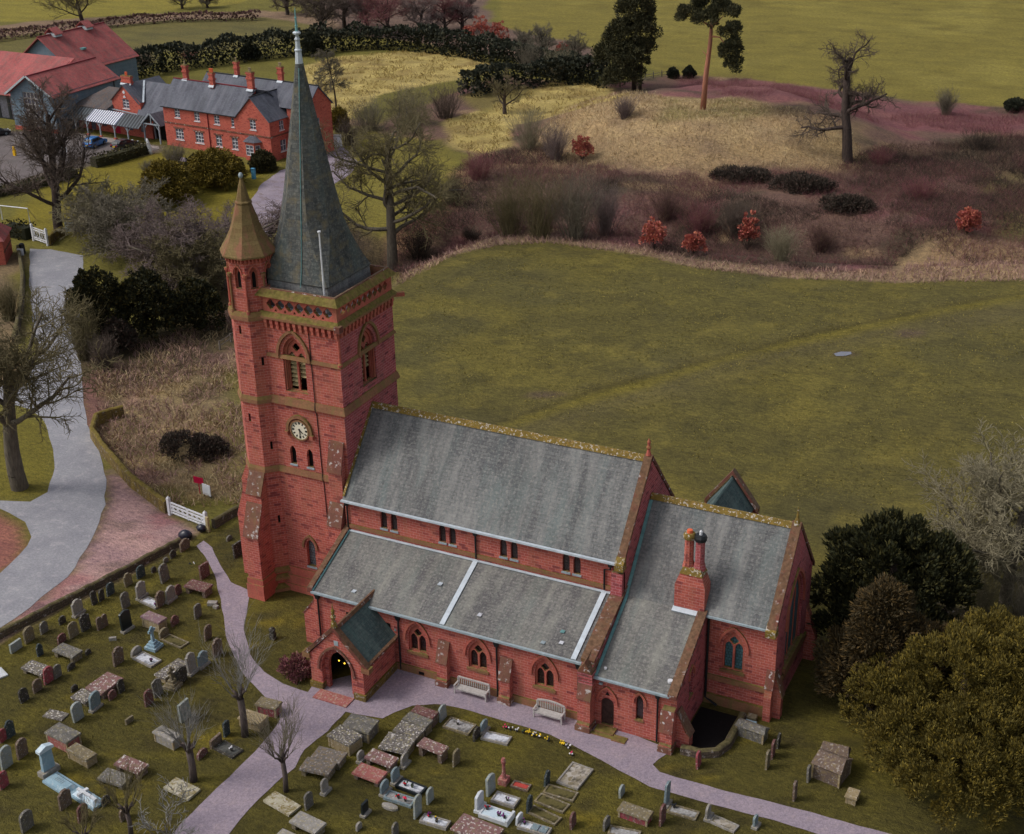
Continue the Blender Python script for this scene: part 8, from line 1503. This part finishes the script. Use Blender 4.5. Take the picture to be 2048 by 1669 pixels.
nz = lambda s, thr, sd_: (lambda x, y: vnoise(x, y, s, sd_)+.5*vnoise(x, y, s*.35, sd_+1) > thr)
DITCH = [(800, 560), (790, 470), (880, 420), (920, 330), (1000, 300), (1100, 300), (1250, 350), (1400, 350), (1560, 345), (1690, 330), (1780, 290), (2150, 260), (2400, 330), (2400, 545), (2100, 530), (1870, 475), (1800, 520), (1780, 545), (1600, 540), (1400, 520), (1290, 496), (1100, 470), (1000, 476), (900, 500)]
scatter('bramble_scrub', 'tangled red brown bramble scrub in the ditch around the mound', 'scrub', [DITCH], 9.0, 1.5, .026, 'bramble', 1, -.22, keep=nz(7, -.45, 61))
scatter('bramble_scrub', 'darker bramble and ivy patches in the ditch scrub', 'scrub', [DITCH], 12.0, 1.3, .03, 'bramble_dark', 2, -.3, keep=nz(9, .0, 63))
scatter('bramble_scrub', 'pinkish bramble stems along the far field edge and ditch', 'scrub', [DITCH, [(1340, 158), (1500, 160), (1700, 188), (1860, 208), (2100, 236), (2100, 290), (1900, 262), (1720, 236), (1560, 205), (1430, 190)]], 8.0, 1.3, .022, 'bramble_red', 3, -.2, keep=nz(8, -.1, 65))
scatter('dead_grass', 'pale dead grass on the mound slopes and field rim', 'grass', [[(1010, 330), (1100, 240), (1200, 195), (1340, 200), (1480, 198), (1600, 220), (1690, 250), (1720, 300), (1680, 330), (1560, 340), (1400, 345), (1250, 340), (1150, 330)]], 9, .45, .03, 'dry_grass', 4, -.5, blades=True)
scatter('dead_grass', 'fringe of dead grass along the edge of the near field', 'grass', [[(790, 575), (800, 552), (900, 503), (1000, 478), (1100, 472), (1290, 498), (1400, 523), (1600, 540), (1800, 546), (1870, 470), (1960, 470), (2100, 520), (2200, 560), (1800, 568), (1600, 560), (1400, 540), (1290, 514), (1100, 488), (1000, 492), (900, 517)]], 14, .5, .03, 'dry_grass_pink', 5, -.4, blades=True)
scatter('dead_grass', 'pale and pinkish dead grass on the rough bank left of the tower', 'grass', [BANK], 16, .55, .028, 'dry_grass_pink', 6, -.6, blades=True, keep=nz(3, -.3, 71))
scatter('dead_grass', 'straw coloured dead grass on the rough bank left of the tower', 'grass', [BANK], 14, .5, .028, 'dry_grass', 7, -.6, blades=True, keep=nz(4, .0, 73))
scatter('tussock_grass', 'yellow tussock grass of the pale fields', 'grass', [PALE, PALE2], 5, .4, .05, 'tussock', 8, -.3, blades=True, keep=nz(2.2, .0, 75))
scatter('undergrowth', 'brown undergrowth beneath the oak and the spreading tree', 'scrub', [[(560, 470), (640, 430), (760, 480), (800, 560), (780, 575), (700, 600), (560, 600)], [(420, 560), (460, 640), (330, 690), (190, 740), (165, 720), (180, 690), (330, 640)]], 7, .8, .02, 'bramble_dark', 9, -.3)
_gp = [poly([(392, 1092), (424, 1096), (462, 1165), (500, 1182), (486, 1260), (528, 1345), (615, 1385), (625, 1372), (800, 1325), (1000, 1380), (1345, 1502), (1306, 1530), (1400, 1568), (1600, 1620), (1860, 1690), (2000, 1720), (1700, 1690), (1400, 1604), (1180, 1510), (1000, 1440), (870, 1408), (765, 1438), (690, 1424), (590, 1536), (430, 1710), (310, 1710), (470, 1545), (560, 1440), (480, 1340), (445, 1215)])]
def turf(x, y):
    k = ~inside(x, y, _gp[0]); k &= ~((x > -9.5) & (x < 31.2) & (y > -.3) & (y < 13.5)); k &= ~((x > 2) & (x < 6.6) & (y > -5) & (y < 0)); return k
scatter('turf_tufts', 'mossy turf of the churchyard', 'grass', [np.array([(-20.6, -9), (-18.6, 3.5), (-17, 8.6), (-15, 14), (-9, 18), (-9, 6), (2, 1), (2, -6), (-4, -22), (-13, -27)]), np.array([(-4, -22), (2, -6), (10, -2), (26, -1), (32, 5.3), (36, 12), (40, 0), (30, -14), (14, -20), (4, -24)])], 55, .07, .016, 'turf_blades', 10, -.2, .7, True, turf)
scatter('field_tufts', 'rank grass tufts of the field behind the church', 'grass', [[(830, 700), (830, 560), (1000, 500), (1290, 520), (1600, 565), (2080, 575), (2080, 1000), (1700, 1050), (1350, 900), (900, 800)]], 8, .1, .05, 'field_blades', 11, -.3, .5, True, nz(2.5, -.25, 77))
